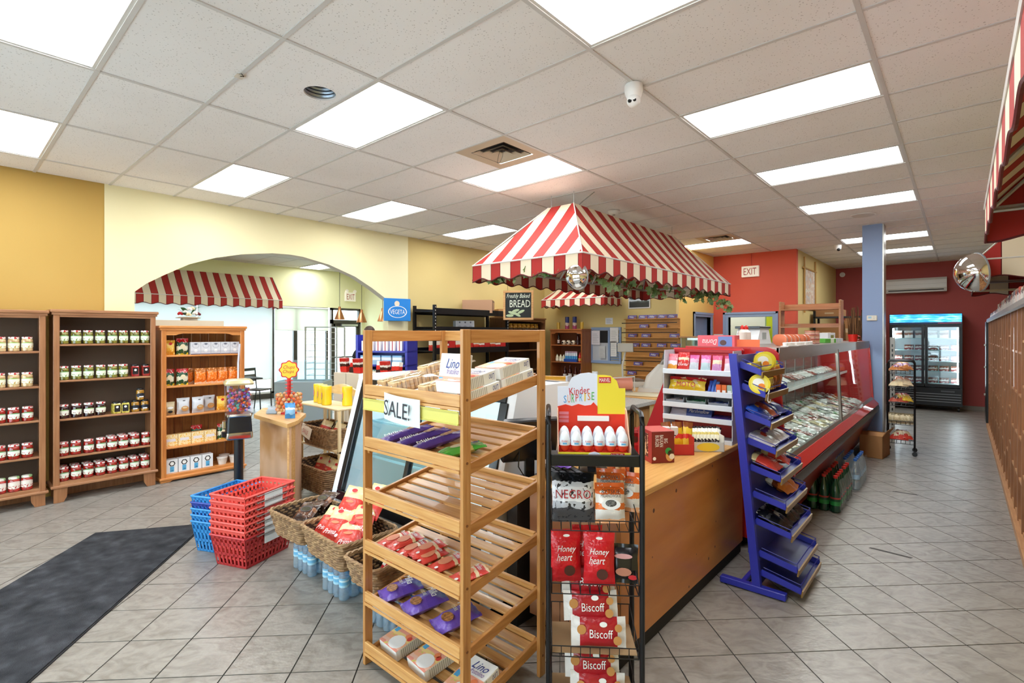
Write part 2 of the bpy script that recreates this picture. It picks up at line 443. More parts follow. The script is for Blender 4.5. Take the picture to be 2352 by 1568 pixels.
# ---- flexible duct in the hole
m_foil = mat('foil', '#9aa3ad', .35, .9)
b = MB(); prof = []
for k in range(15): prof.append((.102 + (.006 if k % 2 else 0), .014 + k * .012))
b.lathe(prof, 24, cap=False).cyl(0, 0, .175, .178, .11, 24)
b.build('flexible_duct', m_foil, None, (*HOLE, H), label='crinkled foil duct showing through a round ceiling hole', cat='duct', smooth=True)

# ---- walls
m_must = noisy('mustard_paint', [(.3, '#bd974a'), (.7, '#c39f54')], .8, 2, rough=.75, bump=.03, bscale=60)
m_cream = noisy('pale_yellow_paint', [(.3, '#f1e6b6'), (.7, '#f4ebc0')], .8, 2, rough=.75, bump=.03, bscale=60)
m_soft = noisy('soft_yellow_paint', [(.3, '#d6be7c'), (.7, '#dbc587')], .8, 2, rough=.75, bump=.03, bscale=60)
m_red = noisy('coral_red_paint', [(.3, '#d2553f'), (.7, '#d95f47')], .8, 2, rough=.7, bump=.03, bscale=60)
m_dred = noisy('dark_red_paint', [(.3, '#a84846'), (.7, '#ae504c')], .8, 2, rough=.7, bump=.03, bscale=60)
m_green = noisy('lime_cream_paint', [(.3, '#ecebb8'), (.7, '#f0eec2')], .8, 2, rough=.75)
m_soffit = mat('arch_soffit', '#ddd6c6', .8)
HT = H + .2
b = MB(); b.box(XL - .12, XL, YF - .2, 1.24, 0, HT); struct(b, 'wall_left', m_must)
b = MB(); b.box(XL - .12, XL, 5.32, YB + .15, 0, HT); struct(b, 'wall_left_rear', m_soft)
# arch wall
A0, A1 = 1.51, 4.92
ARCH = [(1.51, 2.15), (1.62, 2.25), (1.79, 2.36), (2.06, 2.52), (2.35, 2.63), (2.66, 2.71), (3.05, 2.77), (3.3, 2.78), (3.48, 2.77), (3.88, 2.70), (4.31, 2.56), (4.62, 2.4), (4.92, 2.22)]
b = MB(); x0, x1 = XL - .13, XL + .012
b.box(x0, x1, 1.24, A0, 0, HT).box(x0, x1, A1, 5.32, 0, HT)
for (ya, za), (yb, zb) in zip(ARCH[:-1], ARCH[1:]):
    b.quad((x1, ya, za), (x1, yb, zb), (x1, yb, HT), (x1, ya, HT)); b.quad((x0, yb, zb), (x0, ya, za), (x0, ya, HT), (x0, yb, HT))
    b.quad((x0, ya, za), (x0, yb, zb), (x1, yb, zb), (x1, ya, za), 1)
struct(b, 'wall_arch', [m_cream, m_soffit])
b = MB(); b.box(XL - .42, XL - .15, A0, 2.5, 0, 1.84); struct(b, 'wall_partition', mat('beige_paint', '#ddd0b6', .7))
b = MB(); b.box(XL - .12, -3.97, YB, YB + .12, 0, HT); struct(b, 'wall_back', m_soft)
b = MB()      # wall with the blue door, seen edge-on at the back
dy0, dy1, dz = 9.98, 10.82, 2.02
b.box(-4.09, -3.97, YB + .12, dy0, 0, HT).box(-4.09, -3.97, dy1, 11.0, 0, HT).box(-4.09, -3.97, dy0, dy1, dz, HT)
struct(b, 'wall_door_side', noisy('warm_yellow_paint', [(.3, '#e6bc66'), (.7, '#ebc570')], .8, 2, rough=.75))
b = MB()      # coral wall with the service window
wx0, wx1, wz0, wz1 = -3.66, -2.81, 1.0, 2.02
b.box(-4.09, wx0, 11.0, 11.12, 0, HT).box(wx1, -2.39, 11.0, 11.12, 0, HT).box(wx0, wx1, 11.0, 11.12, wz1, HT).box(wx0, wx1, 11.0, 11.12, 0, wz0)
struct(b, 'wall_red', m_red)
b = MB(); b.box(-2.51, -2.39, 11.12, 15.2, 0, HT); struct(b, 'wall_side_yellow', m_soft)
b = MB(); b.box(-2.51, XR + .12, 15.1, 15.22, 0, HT); struct(b, 'wall_far', m_dred)
b = MB(); b.box(-2.39, XR, 15.085, 15.1, 0, .09); struct(b, 'baseboard_far', mat('grey_base', '#8d857c', .6))
b = MB(); b.box(XR, XR + .12, YF - .2, 15.2, 0, HT); struct(b, 'wall_right', m_soft)
# front of the shop, behind the camera: shop windows that let daylight in
m_alu = mat('window_frame', '#8e9299', .4, .6); m_pane = glass('window_glass', '#f2fafd', .06)
b = MB(); b.box(XL, XR, YF - .12, YF, 0, .35).box(XL, XR, YF - .12, YF, 2.6, HT)
for x in (XL, -4.6, -2.2, .1): b.box(x, x + .35, YF - .12, YF, .35, 2.6)
b.box(.45, XR, YF - .12, YF, .35, 2.6)
struct(b, 'wall_front', m_must)
for n, (a, c) in enumerate(((XL + .35, -4.6), (-4.25, -2.2), (-1.85, .1))):
    b = MB(); w = .05; z0, z1 = .35, 2.6
    b.box(a, c, YF - .09, YF - .03, z0, z0 + w).box(a, c, YF - .09, YF - .03, z1 - w, z1).box(a, a + w, YF - .09, YF - .03, z0, z1).box(c - w, c, YF - .09, YF - .03, z0, z1)
    wdo = struct(b, f'window_{n + 1}', m_alu)
    b = MB(); b.box(a + w, c - w, YF - .062, YF - .056, z0 + w, z1 - w); b.build('pane', m_pane, wdo)

# ---- cafe beyond the arch
CX, CY0, CY1, CH = -13.5, .3, 8.6, 3.46
b = MB(); b.box(CX - .1, XL - .12, CY0 - .12, CY1 + .12, CH, CH + .1); cafe_c = struct(b, 'ceiling_cafe', mat('cafe_ceiling', '#d8d6d2', .9, 0, .1))
for i in range(1, 6):
    x = XL - i * 1.2192; b = MB(); b.box(x - .0125, x + .0125, CY0, CY1, CH - .006, CH - .001); b.build('grid_bar', m_tee, cafe_c)
for j in range(1, 14):
    y = CY0 + j * .6096; b = MB(); b.box(CX, XL - .12, y - .012, y + .012, CH - .006, CH - .001); b.build('grid_bar', m_tee, cafe_c)
b = MB(); b.box(CX, XL - .12, CY1, CY1 + .12, 0, CH); struct(b, 'wall_cafe_right', m_green)
b = MB(); b.box(CX, XL - .12, CY0 - .12, CY0, 0, CH); struct(b, 'wall_cafe_left', m_green)
b = MB(); b.box(CX - .12, CX, CY0, CY1, 2.42, CH).box(CX - .12, CX, CY0, 7.55, 0, .12).box(CX - .12, CX, 8.5, CY1, 0, 2.42); struct(b, 'wall_cafe_far', m_green)
m_dkf = mat('dark_bronze', '#4a4742', .45, .3)
b = MB(); b.box(CX - .14, CX + .03, CY0, 7.5, .0, .13); struct(b, 'trim_1', m_dkf)
WY = [CY0, 2.2, 4.05, 5.86, 6.48, 7.42]
m_wf = mat('white_mullion', '#eef1f2', .5)
for n in range(5):
    a, c = WY[n], WY[n + 1]; b = MB(); w = .05
    b.box(CX - .09, CX - .01, a, a + w, .12, 2.42).box(CX - .09, CX - .01, c - w, c, .12, 2.42).box(CX - .09, CX - .01, a, c, .12, .18).box(CX - .09, CX - .01, a, c, 2.36, 2.42)
    wdo = struct(b, f'window_{n + 4}', m_wf if n < 3 else m_dkf)
    b = MB(); b.box(CX - .055, CX - .05, a + w, c - w, .18, 2.36); b.build('pane', m_pane, wdo)
# glass door of the cafe
b = MB(); a, c = 7.52, 8.46; w = .09
b.box(CX - .1, CX, a, a + .06, 0, 2.42).box(CX - .1, CX, c - .06, c, 0, 2.42).box(CX - .1, CX, a, c, 2.36, 2.42).box(CX - .1, CX, a, c, 1.97, 2.08)
d = struct(b, 'door_1', m_dkf)
b = MB(); b.box(CX - .08, CX - .03, a + .06, a + .13, .02, 1.97).box(CX - .08, CX - .03, c - .13, c - .06, .02, 1.97).box(CX - .08, CX - .03, a + .06, c - .06, .02, .2).box(CX - .08, CX - .03, a + .06, c - .06, 1.88, 1.97).box(CX - .08, CX - .03, a + .06, c - .06, .98, 1.02); b.build('door_leaf', m_dkf, d)
b = MB(); b.box(CX - .06, CX - .055, a + .13, c - .13, .2, 1.88); b.build('pane', m_pane, d)
b = MB(); b.box(CX - .06, CX - .055, a + .06, c - .06, 2.08, 2.36); b.build('transom_pane', m_pane, d)
b = MB(); b.box(CX - .03, CX + .05, a + .3, c - .12, 1.9, 1.96); b.build('door_closer', mat('alu', '#b8bcc0', .35, .8), d)
# street outside
b = MB(); b.box(-40, CX - .15, -14, 30, -.14, -.12); struct(b, 'ground_street', noisy('bright_pavement', [(.3, '#c9cdd0'), (.7, '#dfe3e6')], .6, 3, rough=.9))
b = MB(); b.box(-16, 12, -14, YF - .25, -.14, -.12); struct(b, 'ground_street_front', MATS['bright_pavement'])
# roller blinds
m_bl1 = mat('blind_blue_white', '#eceeec', .9); m_bl2 = mat('blind_cream', '#ecefe2', .9)
for m in (m_bl1, m_bl2):
    tr = nd(m, 'ShaderNodeBsdfTranslucent'); tr.inputs[0].default_value = bsdf(m).inputs['Base Color'].default_value
    mx = nd(m, 'ShaderNodeMixShader'); mx.inputs[0].default_value = .45; o = [n for n in m.node_tree.nodes if n.type == 'OUTPUT_MATERIAL'][0]
    lk(m, bsdf(m).outputs[0], mx.inputs[1]); lk(m, tr.outputs[0], mx.inputs[2]); lk(m, mx.outputs[0], o.inputs[0])
for n, (a, c, z0, mm, lab) in enumerate(((.4, 2.16, .5, m_bl1, 'long white roller blind at the far end of the cafe window'), (2.24, 4.0, .5, m_bl1, 'long white roller blind behind the flower arrangement'), (4.1, 5.8, .52, m_bl1, 'long bluish white roller blind left of the white mullion'), (5.9, 7.4, 1.78, m_bl2, 'short cream roller blind beside the glass door'))):
    t = thing('roller_blind', lab, 'blind', (CX + .04, (a + c) / 2, 0), group='cafe roller blinds'); w = (c - a) / 2
    b = MB(); b.box(-.002, .002, -w, w, z0, 2.36); b.build('cloth', mm, t)
    b = MB(); b.box(-.008, .008, -w, w, z0 - .02, z0); b.build('hem_bar', m_wf, t)
    b = MB(); b.at(0, 0, 2.38, rx=R(90)).cyl(0, 0, -w, w, .025, 10); b.build('roller_tube', m_wf, t)
# ---- blue door and frames at the back
m_bluef = mat('blue_grey_trim', '#90a5c4', .5)
b = MB(); b.box(-4.1, -3.95, dy0 - .09, dy0, 0, dz + .09).box(-4.1, -3.95, dy1, dy1 + .09, 0, dz + .09).box(-4.1, -3.95, dy0, dy1, dz, dz + .09)
b.box(-4.1, -3.935, dy0 - .09, dy0 - .05, 0, dz + .09).box(-4.1, -3.935, dy0 - .09, dy1 + .09, dz + .05, dz + .09)
struct(b, 'trim_2', m_bluef)
b = MB(); b.box(-4.08, -4.04, dy0, dy1, 0.01, dz)
d = struct(b, 'door_2', mat('blue_door', '#7d92b4', .5))
for zz0, zz1 in ((.15, .85), (1.0, 1.75)):
    for yy in (dy0 + .1, dy0 + .47): b = MB(); b.cbox(-4.045, -4.032, yy, yy + .27, zz0, zz1, .006); b.build('panel', MATS['blue_door'], d)
b = MB(); b.box(wx0 - .1, wx0, 10.97, 11.13, wz0 - .1, wz1 + .1).box(wx1, wx1 + .1, 10.97, 11.13, wz0 - .1, wz1 + .1).box(wx0, wx1, 10.97, 11.13, wz1, wz1 + .1).box(wx0, wx1, 10.97, 11.13, wz0 - .1, wz0)
b.box(wx0 - .1, wx0 - .06, 10.955, 10.97, wz0 - .1, wz1 + .1).box(wx1 + .06, wx1 + .1, 10.955, 10.97, wz0 - .1, wz1 + .1).box(wx0 - .1, wx1 + .1, 10.955, 10.97, wz1 + .06, wz1 + .1)
struct(b, 'trim_3', m_bluef)
# kitchen behind the service window
m_kw = mat('kitchen_white', '#e8efe9', .6)
b = MB(); b.box(-6, -2.51, 13.2, 13.3, 0, HT); struct(b, 'wall_kitchen', mat('kitchen_lime', '#d9d92f', .7))
b = MB(); b.box(-6.1, -6, 11.12, 13.3, 0, HT).box(-2.66, -2.51, 11.12, 13.2, 0, HT); struct(b, 'wall_kitchen_side', mat('kitchen_mint', '#9fc3ad', .7))
b = MB(); b.box(-6.1, -2.5, 11.12, 13.3, HT - .3, HT - .2); struct(b, 'ceiling_kitchen', m_kw)
kt = thing('cold_room', 'white walk-in cold room door seen through the service window', 'cold room', (-4.0, 12.6, 0))
b = MB(); b.box(-.5, .62, 0, .1, 0.002, 2.4); b.build('door_leaf', m_kw, kt)
b = MB(); b.box(-.56, -.5, -.03, .1, .002, 2.4); b.build('door_frame', mat('kgrey', '#5a6268', .5), kt)
b = MB(); b.box(-.47, -.3, -.05, 0, 1.42, 1.5).box(-.5, -.42, -.06, 0, 1.38, 1.46); b.build('latch', mat('kgrey', '#5a6268', .5), kt)
t = thing('kitchen_fill_light', 'added light panel brightening the kitchen behind the service window', 'light', (-4.2, 12.2, HT - .335)); obj('frame', frm_me, t); obj('diffuser', pan_me, t)  # unseen panel added to light the kitchen beyond the window
# ---- steel column painted blue
b = MB(); b.box(-1.135, -.885, 9.33, 9.6, 0, HT); col_o = struct(b, 'column_blue', mat('column_paint', '#8ea4ca', .5))
b = MB(); b.box(-.885, -.868, 9.325, 9.61, 0, H); b.build('corner_guard', mat('steel_guard', '#b9b6ae', .35, .7), col_o)
# ================================================================ product builders
def pillow(w, h, t, seed=0, crimp=.018, nx=8, ny=10, flat=.0, sag=.0):
    """sealed film bag: stands on its bottom edge, front towards -Y, crimped top and bottom seals"""
    rnd = random.Random(seed); ph = [rnd.uniform(0, 6.28) for _ in range(6)]; b = MB()
    def prof(u, v):
        z = v * h; e = min(z, h - z)
        env = min(1., max(0, (e - crimp) / (.22 * h))) if e > crimp else 0
        env = env ** .6; side = (1 - abs(2 * u - 1) ** 3.2) ** .7 if 0 < u < 1 else 0
        wr = .10 * math.sin(9 * u + ph[0] + 5 * v) * math.sin(7 * v + ph[1]) + .05 * math.sin(23 * u + ph[2]) * (1 - env)
        return (env * side * (1 + wr)) * t / 2 + .0012, z
    def side_fn(sgn):
        def fn(u, v):
            y, z = prof(u, v); x = (u - .5) * w
            x *= 1 - .05 * math.sin(PI * v) + .012 * math.sin(14 * v + ph[3])
            y2 = y * sgn + .004 * math.sin(15 * u + ph[4]) * (1 if z < crimp or z > h - crimp else 0) + sag * math.sin(PI * v) * t
            return (x, y2, z)
        return fn
    f = side_fn(-1); g = side_fn(1)
    b.grid(f, nx, ny); n = len(b.v); b.grid(lambda u, v: g(1 - u, v), nx, ny)
    for v in range(ny):      # close the two long sides
        a, c = v * (nx + 1), (v + 1) * (nx + 1)
        b.f.append([a, c, n + c + nx, n + a + nx]); b.m.append(0); b.f.append([a + nx, n + a, n + c, c + nx]); b.m.append(0)
    return b
def bag_thing(name, label, cat, w, h, t, m, seed=0, lay=False, texts=(), parts=(), group=None):
    """bag with its printing as parts; texts = (string, w, h, material, x, z)"""
    o = thing(name, label, cat, group=group)
    film = obj('film', pillow(w, h, t, seed).mesh('film', m, True), o)
    for s, tw, th, tm, x, z in texts: text(s, tw, th, tm, o, (x, -t / 2 * 1.12 - .0015, z))
    for px, pz, pw, phh, pm in parts:
        q = MB(); n = 14
        for k in range(n):
            a0, a1 = 2 * PI * k / n, 2 * PI * (k + 1) / n
            q._add([(px, 0, pz), (px + pw / 2 * math.cos(a0), 0, pz + phh / 2 * math.sin(a0)), (px + pw / 2 * math.cos(a1), 0, pz + phh / 2 * math.sin(a1))], [[0, 1, 2]])
        q.build('print', pm, o, (0, -t / 2 * 1.08 - .001, 0))
    return o
HIDE = (0, 0, -50)
def first_or_dup(proto, loc, rz=0, label=None, rot=None, group=None):
    """use the prototype itself the first time, copies after that"""
    if not proto.get('_used'):
        proto['_used'] = 1; proto.location = loc; proto.rotation_euler = rot if rot is not None else (0, 0, rz); tag(proto, label, None, group)
        del proto['_used']; USED.add(proto.name); return proto
    return dup(proto, loc, rz, label, group, rot)
USED = set()
def put(proto, loc, rz=0, label=None, rot=None, group=None):
    if proto.name not in USED:
        USED.add(proto.name); proto.location = loc; proto.rotation_euler = rot if rot is not None else (0, 0, rz)
        return tag(proto, label, None, group)
    return dup(proto, loc, rz, label, group, rot)
W_ = mat('print_white', '#f4f4f2', .5); K_ = mat('print_black', '#151515', .5); RD_ = mat('print_red', '#c8202a', .45); BL_ = mat('print_blue', '#2a3f8f', .45)
OR_ = mat('print_orange', '#f08a2c', .45); GN_ = mat('print_green', '#2f9a4a', .45); YE_ = mat('print_yellow', '#f2d13c', .45); NV_ = mat('print_navy', '#1c2a5c', .45); PK_ = mat('print_pink', '#e68aa0', .45); SKY_ = mat('print_sky', '#58aede', .45); CR_ = mat('print_cream', '#eadfb8', .5); TN_ = mat('print_tan', '#c58a4a', .5)

# ---- jars
m_lidr = noisy('lid_print', [(.45, '#f2efe9'), (.52, '#c4262c')], 38, 1, rough=.3, interp='CONSTANT')
def label_mat(key, base, edge, spot):
    """paper jar label: pale oval on coloured ground with fruit print at the foot"""
    m = mat(key, base, .45); tc = nd(m, 'ShaderNodeTexCoord'); sp = nd(m, 'ShaderNodeSeparateXYZ'); lk(m, tc.outputs['Generated'], sp.inputs[0])
    rp = ramp(m, [(0, edge), (.10, base), (.78, base), (.9, edge)], 'LINEAR'); lk(m, sp.outputs[2], rp.inputs[0])
    nz = nd(m, 'ShaderNodeTexNoise', Scale=14., Detail=1.); lk(m, tc.outputs['Object'], nz.inputs['Vector']); nz.inputs['Scale'].default_value = 70.
    lo = nd(m, 'ShaderNodeMath', operation='LESS_THAN'); lk(m, sp.outputs[2], lo.inputs[0]); lo.inputs[1].default_value = .42
    gt = nd(m, 'ShaderNodeMath', operation='GREATER_THAN'); lk(m, nz.outputs[0], gt.inputs[0]); gt.inputs[1].default_value = .55
    mu = nd(m, 'ShaderNodeMath', operation='MULTIPLY'); lk(m, lo.outputs[0], mu.inputs[0]); lk(m, gt.outputs[0], mu.inputs[1])
    mx = nd(m, 'ShaderNodeMix', data_type='RGBA'); lk(m, mu.outputs[0], mx.inputs[0]); lk(m, rp.outputs[0], mx.inputs[6]); mx.inputs[7].default_value = (*lin(spot), 1)
    lk(m, mx.outputs[2], bsdf(m).inputs['Base Color']); return m
def make_jar(body_m, lab_m, lid_m, r=.043, h=.138, lab=(.03, .088), square=False):
    t = thing('food_jar', 'jar', 'jar')
    seg = 4 if square else 18
    b = MB()
    if square: b.M = Matrix.Rotation(PI / 4, 4, 'Z') @ Matrix.Diagonal((1.3, 1.3, 1, 1))
    b.lathe([(r * .86, 0), (r, .006), (r, h * .74), (r * .93, h * .82), (r * .82, h * .86), (r * .82, h * .88)], seg); b.build('glass_body', body_m, t, smooth=not square)
    b = MB(); b.lathe([(r * .88, h * .87), (r * .9, h * .875), (r * .9, h * .975), (r * .86, h)], 18); b.build('lid', lid_m, t, smooth=True)
    b = MB(); a0, a1, n = R(-90 - 78), R(-90 + 78), 12
    if square:
        b.box(-r * .72, r * .72, -r * .935, -r * .93, lab[0], lab[1])
    else:
        b.grid(lambda u, v: ((r + .0006) * math.cos(a0 + (a1 - a0) * u), (r + .0006) * math.sin(a0 + (a1 - a0) * u), lab[0] + (lab[1] - lab[0]) * v - (.012 * (2 * u - 1) ** 2) * (1 if v > .5 else -1)), n, 2)
    b.build('label', lab_m, t, smooth=not square)
    return t
def jarglass(key, c1, c2, sc=30): return noisy(key, [(.4, c1), (.6, c2)], sc, 2, rough=.08, spec=.7, coat=.6)
LAB_P = label_mat('pickle_label', '#eef2df', '#5fa046', '#6f8f3a'); LAB_A = label_mat('ajvar_label', '#eef3e6', '#4f9a52', '#b3262b'); LAB_M = label_mat('mushroom_label', '#f0efd8', '#8fb548', '#c49a4a'); LAB_D = label_mat('plum_label', '#f1efe2', '#7fb05a', '#7a2030'); LAB_W = label_mat('white_jar_label', '#efe6dc', '#e6d3cb', '#b8403c')
J_pick = make_jar(jarglass('pickle_glass', '#4c4a1c', '#8a8436'), LAB_P, m_lidr)
J_mush = make_jar(jarglass('mushroom_glass', '#b08c5c', '#d9bd8e'), LAB_M, m_lidr)
J_ajv = make_jar(jarglass('ajvar_glass', '#7d160f', '#a4231a'), LAB_A, m_lidr)
J_plum = make_jar(jarglass('plum_glass', '#1c0a0e', '#3a1216'), LAB_D, m_lidr)
J_white = make_jar(jarglass('pate_glass', '#8e1e18', '#b8302a'), LAB_W, noisy('cloth_lid', [(.45, '#efe9df'), (.55, '#9cc083')], 20, 1, rough=.7), lab=(.028, .1))
J_sqr = make_jar(jarglass('sauce_glass', '#8c1712', '#b02018'), mat('dark_label', '#1d1b1d', .4), mat('black_lid', '#141414', .35), r=.036, h=.13, lab=(.025, .095), square=True)
J_sqy = make_jar(jarglass('pepper_glass', '#b7a53a', '#dccf6a'), mat('dark_label', '#1d1b1d', .4), mat('black_lid', '#141414', .35), r=.036, h=.125, lab=(.02, .09), square=True)
J_nav = make_jar(jarglass('olive_glass', '#8f6a20', '#c08a34'), mat('navy_label', '#1b2636', .4), mat('black_lid', '#141414', .35), r=.037, h=.125, lab=(.028, .075))
for j in (J_sqr, J_sqy):
    b = MB(); b.cyl(0, 0, 0, .0008, .012, 12); b.build('emblem', W_, j, (0, -.0345, .07), (R(90), 0, 0))
b = MB(); b.box(-.02, .02, -.0385, -.038, .03, .042); b.build('white_panel', W_, J_nav)

# ---- bookcases
m_pine_d = wood('aged_pine', '#8a5a38', '#a06c46', '#b07d55', 2, .45); m_pine_dh = wood('aged_pine_h', '#8a5a38', '#a87550', '#b98a62', 0, .45)
m_back = mat('brown_hardboard', '#5c4a3c', .55)
m_pine_o = wood('orange_pine', '#b96e32', '#cf8443', '#dd9650', 2, .4); m_pine_oh = wood('orange_pine_h', '#bd7436', '#d58c4a', '#e29d58', 0, .4)
XF = -6.70
def bookcase(label, y0, y1, top, shelves, style):
    """front faces +X; local x runs along world +Y"""
    t = thing('bookcase', label, 'bookcase', (XF, y0, 0), R(90)); w = y1 - y0; D = .33
    V, Hh = (m_pine_d, m_pine_dh) if style == 0 else (m_pine_o, m_pine_oh)
    bz = shelves[-1]
    for s in (0, 1):
        b = MB(); x = .018 if s == 0 else w - .018 - .02
        b.box(x, x + .02, .02, D, bz - .05, top - .03); b.build('side_panel', V, t)
        b = MB(); x = .012 if s == 0 else w - .012 - .048
        b.cbox(x, x + .048, -.004, .02, bz - .05, top - .03, .004)
        if style:
            for g in (.012, .022, .032): b.box(x + g, x + g + .004, -.007, -.003, bz - .02, top - .05)
        b.build('stile', V, t)
    b = MB(); b.cbox(-.012, w + .012, -.025, D, top - .03, top, .006); b.box(0, w, -.012, D, top - .052, top - .03); b.build('crown', Hh, t)
    if style == 0:
        b = MB(); b.box(.06, w - .06, 0, .018, top - .075, top - .05); b.build('top_rail', Hh, t)
        b = MB(); b.box(.03, w - .03, D - .012, D, bz - .02, top - .03); b.build('back_panel', m_back, t)
    else:
        b = MB(); a = .06; c = w - .06
        b.prism([(a, top - .052), (a, top - .108), (a + .09, top - .108), (a + .12, top - .096), (a + .16, top - .088), (c - .16, top - .088), (c - .12, top - .096), (c - .09, top - .108), (c, top - .108), (c, top - .052)], .0, .018, 1); b.build('top_rail', Hh, t)
        n = 9; pw = (w - .06) / n
        for k in range(n):
            b = MB(); b.box(.03 + k * pw + .002, .03 + (k + 1) * pw - .002, D - .012 + (k % 2) * .002, D, bz - .02, top - .03); b.build('back_plank', wood('plank_' + str(k % 3), ['#8f5426', '#9c6030', '#854c22'][k % 3], ['#a3682f', '#ad6f38', '#9a5d2a'][k % 3], '#b87a40', 2, .5), t)
    for z in shelves[:-1]:
        b = MB(); b.cbox(.036, w - .036, .006, D - .01, z - .02, z, .004); b.build('shelf', Hh, t)
    b = MB(); b.cbox(-.008, w + .008, -.02, D, bz - .055, bz - .03, .005); b.box(.02, w - .02, 0, D - .01, bz - .03, bz); b.build('bottom_board', Hh, t)
    if style == 0:
        for s in (0, 1):
            b = MB(); x0 = .015; x1 = .15
            pts = [(x0, 0.002), (x0 + .075, 0.002), (x0 + .1, .05), (x1 - .03, bz - .055), (x0, bz - .055)]
            if s: pts = [(w - p[0], p[1]) for p in pts][::-1]
            b.prism(pts, 0, .03, 1); b.build('foot', V, t)
        b = MB(); b.box(.03, w - .03, D - .04, D - .02, .002, bz - .05); b.build('rear_rail', V, t)
    else:
        b = MB(); pts = [(0.005, .002), (.09, .002), (.12, .018), (w - .12, .018), (w - .09, .002), (w - .005, .002), (w - .005, bz - .055), (.005, bz - .055)]
        b.prism(pts, 0, .022, 1); b.build('plinth', Hh, t)
        for x in (.005, w - .025): b = MB(); b.box(x, x + .02, .022, D, .002, bz - .055); b.build('plinth_side', V, t)
    return t
S1 = [1.505, 1.165, .835, .485, .175]; S2 = [1.57, 1.21, .825, .45, .20]; S3 = [1.43, 1.08, .745, .39, .085]
bookcase('aged pine bookcase with brown back at the left edge, holding few jars', -.155, .738, 1.90, S1, 0)
bookcase('aged pine bookcase with brown back, fully stocked with rows of jars', .768, 1.642, 1.915, S2, 0)
bookcase('orange pine bookcase with planked back, holding bags and boxes', 1.672, 2.575, 1.765, S3, 1)
def onshelf(proto, y, z, dx=.05, rz=0, label=None, group=None):
    return put(proto, (XF - dx, y, z + .0005), R(90) + rz, label, group=group)
rj = random.Random(3)
def jar_row(proto, ys, z, desc, shelf, case, dx=.055, start=0, group=None):
    for k, y in enumerate(ys):
        onshelf(proto, y + rj.uniform(-.003, .003), z, dx + rj.uniform(-.004, .008), rj.uniform(-.25, .25), f'{desc}, {ORD[k + start]} from left on {shelf} shelf of {case} bookcase', group or f'{desc}s')
def lin_sp(a, b, n): return [a + (b - a) * k / (n - 1) for k in range(n)] if n > 1 else [a]
L2, R2 = .768 + .095, 1.642 - .095
p8 = lin_sp(L2, R2, 8)
jar_row(J_pick, p8, S2[0], 'green pickle jar', 'top', 'fully stocked', group='pickle jars')
jar_row(J_pick, p8[:6], S2[1], 'green pickle jar', 'second', 'fully stocked', group='pickle jars')
jar_row(J_sqr, p8[6:], S2[1], 'square red sauce jar', 'second', 'fully stocked', group='square red sauce jars')
jar_row(J_plum, p8[:4], S2[2], 'dark plum jam jar', 'third', 'fully stocked', group='plum jam jars')
jar_row(J_sqy, [1.285, 1.37], S2[2], 'square yellow pepper jar', 'third', 'fully stocked', group='yellow pepper jars')
jar_row(J_nav, [1.455, 1.54], S2[2], 'navy labelled amber jar', 'third', 'fully stocked', group='navy label jars')
onshelf(J_nav, 1.50, S2[2] + .126, .06, .1, 'small amber jar with navy label stacked on top of two others', 'navy label jars')
jar_row(J_ajv, p8, S2[3], 'red relish jar', 'fourth', 'fully stocked', group='red relish jars')
jar_row(J_ajv, p8[4:7], S2[3], 'rear red relish jar', 'fourth', 'fully stocked', dx=.155, group='red relish jars')
jar_row(J_ajv, p8, S2[4], 'red relish jar', 'bottom', 'fully stocked', dx=.06, group='red relish jars')
jar_row(J_ajv, p8, S2[4], 'rear red relish jar', 'bottom', 'fully stocked', dx=.165, group='red relish jars')
p4 = [.30, .405, .51, .615]
p4 = [.31, .41, .505, .60]
for nn, (pr, ds, sh) in enumerate(((J_mush, 'beige mushroom jar', 'top'), (J_mush, 'beige mushroom jar', 'second'), (J_ajv, 'red relish jar', 'third'), (J_ajv, 'red relish jar', 'fourth'), (J_white, 'cloth lidded jar', 'bottom'))):
    jar_row(pr, p4, S1[nn], ds, sh, 'leftmost', group=ds + 's')

# ---- packets on the orange bookcase
m_yb = bands('yellow_bag', [(0, '#e09a1e'), (.1, '#f1bb3c'), (.45, '#f6cf62'), (.8, '#eeb02c')], rough=.3, extra=('#fbe6a8', 7, .6))
m_gb = bands('green_bag', [(0, '#e0c42e'), (.06, '#1f5a38'), (.3, '#e9ead0'), (.5, '#1d4f33'), (.76, '#b4141c')], rough=.25, wob=.35, extra=('#eef0e0', 6, .62))
m_ob = bands('orange_bag', [(0, '#f7d9b8'), (.12, '#f07a22'), (.75, '#b96a2c')], rough=.2, wob=.3, extra=('#ffb36a', 9, .58))
m_sv = bands('silver_bag', [(0, '#c9ccd2'), (.3, '#d9dce2')], rough=.35); m_tb = bands('tan_bag', [(0, '#cdbd96'), (.7, '#d9cba4')], rough=.5)
m_fl = noisy('floral_box', [(.35, '#efb43c'), (.5, '#f7e6bd'), (.62, '#f0c25a')], 38, 2, rough=.5)
B_yel = bag_thing('coffee_packet', 'x', 'packet', .115, .17, .07, m_yb, 1, texts=(), parts=((0, .13, .035, .03, RD_),))
B_grn = bag_thing('snack_packet', 'x', 'packet', .12, .19, .07, m_gb, 2, parts=((0, .1, .05, .05, CR_),))
B_org = bag_thing('crouton_packet', 'x', 'packet', .125, .185, .075, m_ob, 3)
B_sil = bag_thing('coffee_packet', 'x', 'packet', .13, .185, .07, m_sv, 4, parts=((.01, .065, .075, .06, TN_), (.01, .075, .05, .022, CR_), (0, .155, .03, .01, K_)))
B_tan = bag_thing('coffee_packet', 'x', 'packet', .12, .15, .07, m_tb, 5, parts=((0, .085, .06, .028, W_), (.0, .04, .05, .03, K_)))
